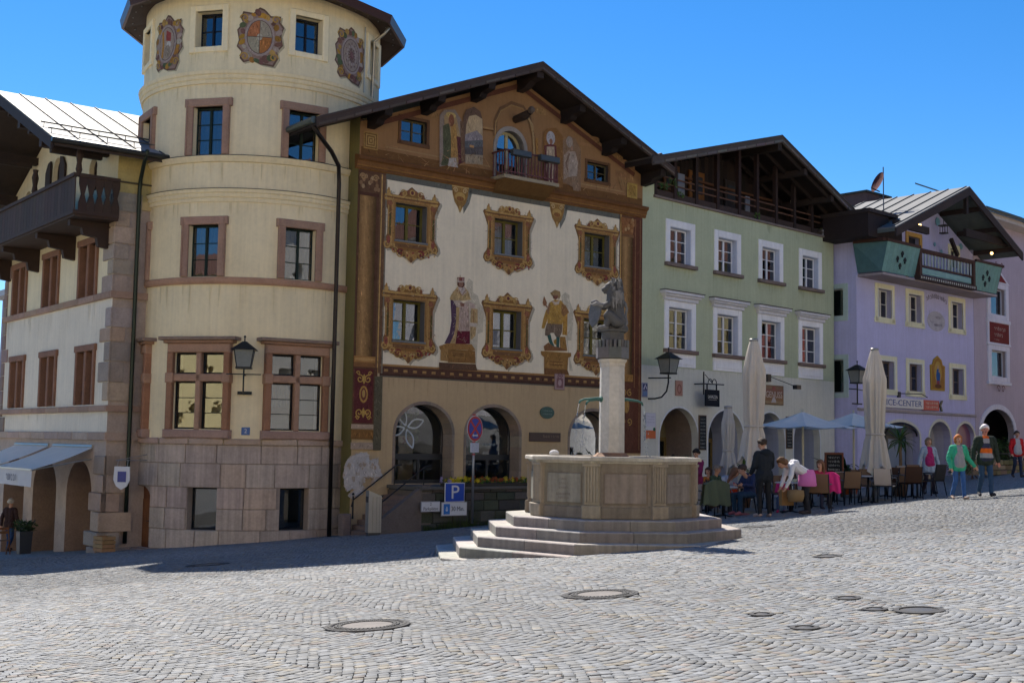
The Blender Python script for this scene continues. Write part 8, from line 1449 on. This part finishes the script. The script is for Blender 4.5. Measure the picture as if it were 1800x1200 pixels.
sit('seated woman with long brown hair leaning over the table by the fountain', 1275, 30.6, R(60), H=1.66, top=(.35, .36, .4), legs=(.02, .02, .025), hair=(.15, .075, .04), style='long', face=(.5, -.6, -.4), fem=True, shoes=(.3, .12, .12), pose=dict(hd=(0, -.22, 1.12), nk=(0, -.1, 1.0), ch=(0, -.02, .86)))
sit('seated guest in navy top left of the man in black', 1312, 30.2, R(-55), H=1.7, top=(.02, .03, .08), legs=(.02, .05, .09), hair=(.06, .04, .03), face=(-.5, -.8, -.3), shoes=(.3, .1, .12), pose=dict(hd=(0, -.2, 1.12), nk=(0, -.09, 1.0)))
sit('seated child in bright pink jacket at the middle table', 1372, 30.5, R(-20), H=1.2, top=(.55, .03, .14), legs=(.06, .09, .16), hair=(.16, .09, .05), style='bob', shoes=(.4, .02, .08))
sit('seated guest in dark green top in the shade left of the small parasol', 1256, 33.6, R(40), H=1.7, top=(.04, .07, .04), legs=(.03, .03, .04), hair=(.2, .17, .14), face=(.3, -.9, -.2))
sit('seated guest in orange top in the shade behind the fountain', 1243, 35.9, R(-30), H=1.66, top=(.45, .14, .02), legs=(.05, .05, .07), hair=(.05, .03, .02), style='bob', fem=True)
x, y, z = at(1222, 33.5)
person('standing person in burgundy hooded top with dark hair behind the fountain', (x, y, z), R(-50), 1.76, dict(elL=(.22, -.1, 1.13), wrL=(.1, -.3, 1.02), elR=(-.22, -.1, 1.13), wrR=(-.1, -.3, 1.0)), (.17, .015, .07), (.25, .23, .22), hair=(.02, .015, .014), face=(.2, -.9, -.3), bulk=1.1, hem=.1)
x, y, z = at(1181, 41.5); person('dark silhouetted man inside the first arch of the green house', (x, y, z), R(30), 1.8, {}, (.015, .015, .017), (.02, .02, .02), hair=(.01, .01, .01), skin=(.12, .07, .05), bulk=1.15)
x, y, z = at(1628, 36.3)
person('woman in long pale blue coat over a magenta patterned dress', (x, y, z), R(5), 1.66, {**WALK, 'elL': (.27, .02, 1.12), 'wrL': (.33, -.02, .88), 'elR': (-.27, .02, 1.12), 'wrR': (-.33, .0, .9)}, (.30, .36, .44), (.03, .02, .03), hair=(.20, .14, .09), style='bob', bulk=1.2, hem=.45, inner=(.35, .02, .12), fem=True)
x, y, z = at(1680, 30.6); CP = 'couple walking hand in hand'
person('walking woman in green padded jacket with orange hair and jeans', (x, y, z), R(4), 1.60, {**WALK, 'elL': (.27, .0, 1.12), 'wrL': (.42, -.05, .92), 'elR': (-.26, .03, 1.12), 'wrR': (-.25, -.1, .87)}, (.035, .36, .21), (.035, .10, .26), (.36, .27, .22), (.36, .13, .04), 'bob', bulk=1.22, hem=.12, inner=(.27, .27, .28), fem=True, grp=CP)
x, y, z = at(1727, 30.9)
def stripes(co_):
    zz = co_[:, 2] / .118 % 3; o = np.zeros((len(co_), 3), np.float32); o[:] = (.66, .12, .012); o[(zz >= 1) & (zz < 2)] = (.03, .035, .07); o[zz >= 2] = (.30, .29, .30); return o
person('walking white haired man in dark jacket over orange striped sweater', (x, y, z), R(-4), 1.80, {**WALK, 'elL': (.27, .02, 1.12), 'wrL': (.31, .0, .87), 'elR': (-.27, .0, 1.12), 'wrR': (-.32, -.05, .87), 'shL': (.19, 0, 1.395), 'shR': (-.19, 0, 1.395)}, (.022, .032, .024), (.025, .06, .12), (.03, .03, .04), (.70, .68, .66), bulk=1.25, hem=.14, inner=stripes, skin=(.52, .22, .16), grp=CP)
x, y, z = at(1783, 43.5)
person('woman in red jacket with grey scarf walking by the arched gate', (x, y, z), R(0), 1.64, WALK, (.48, .015, .02), (.02, .03, .06), hair=(.05, .035, .03), bulk=1.18, hem=.08, inner=(.38, .37, .38), fem=True)
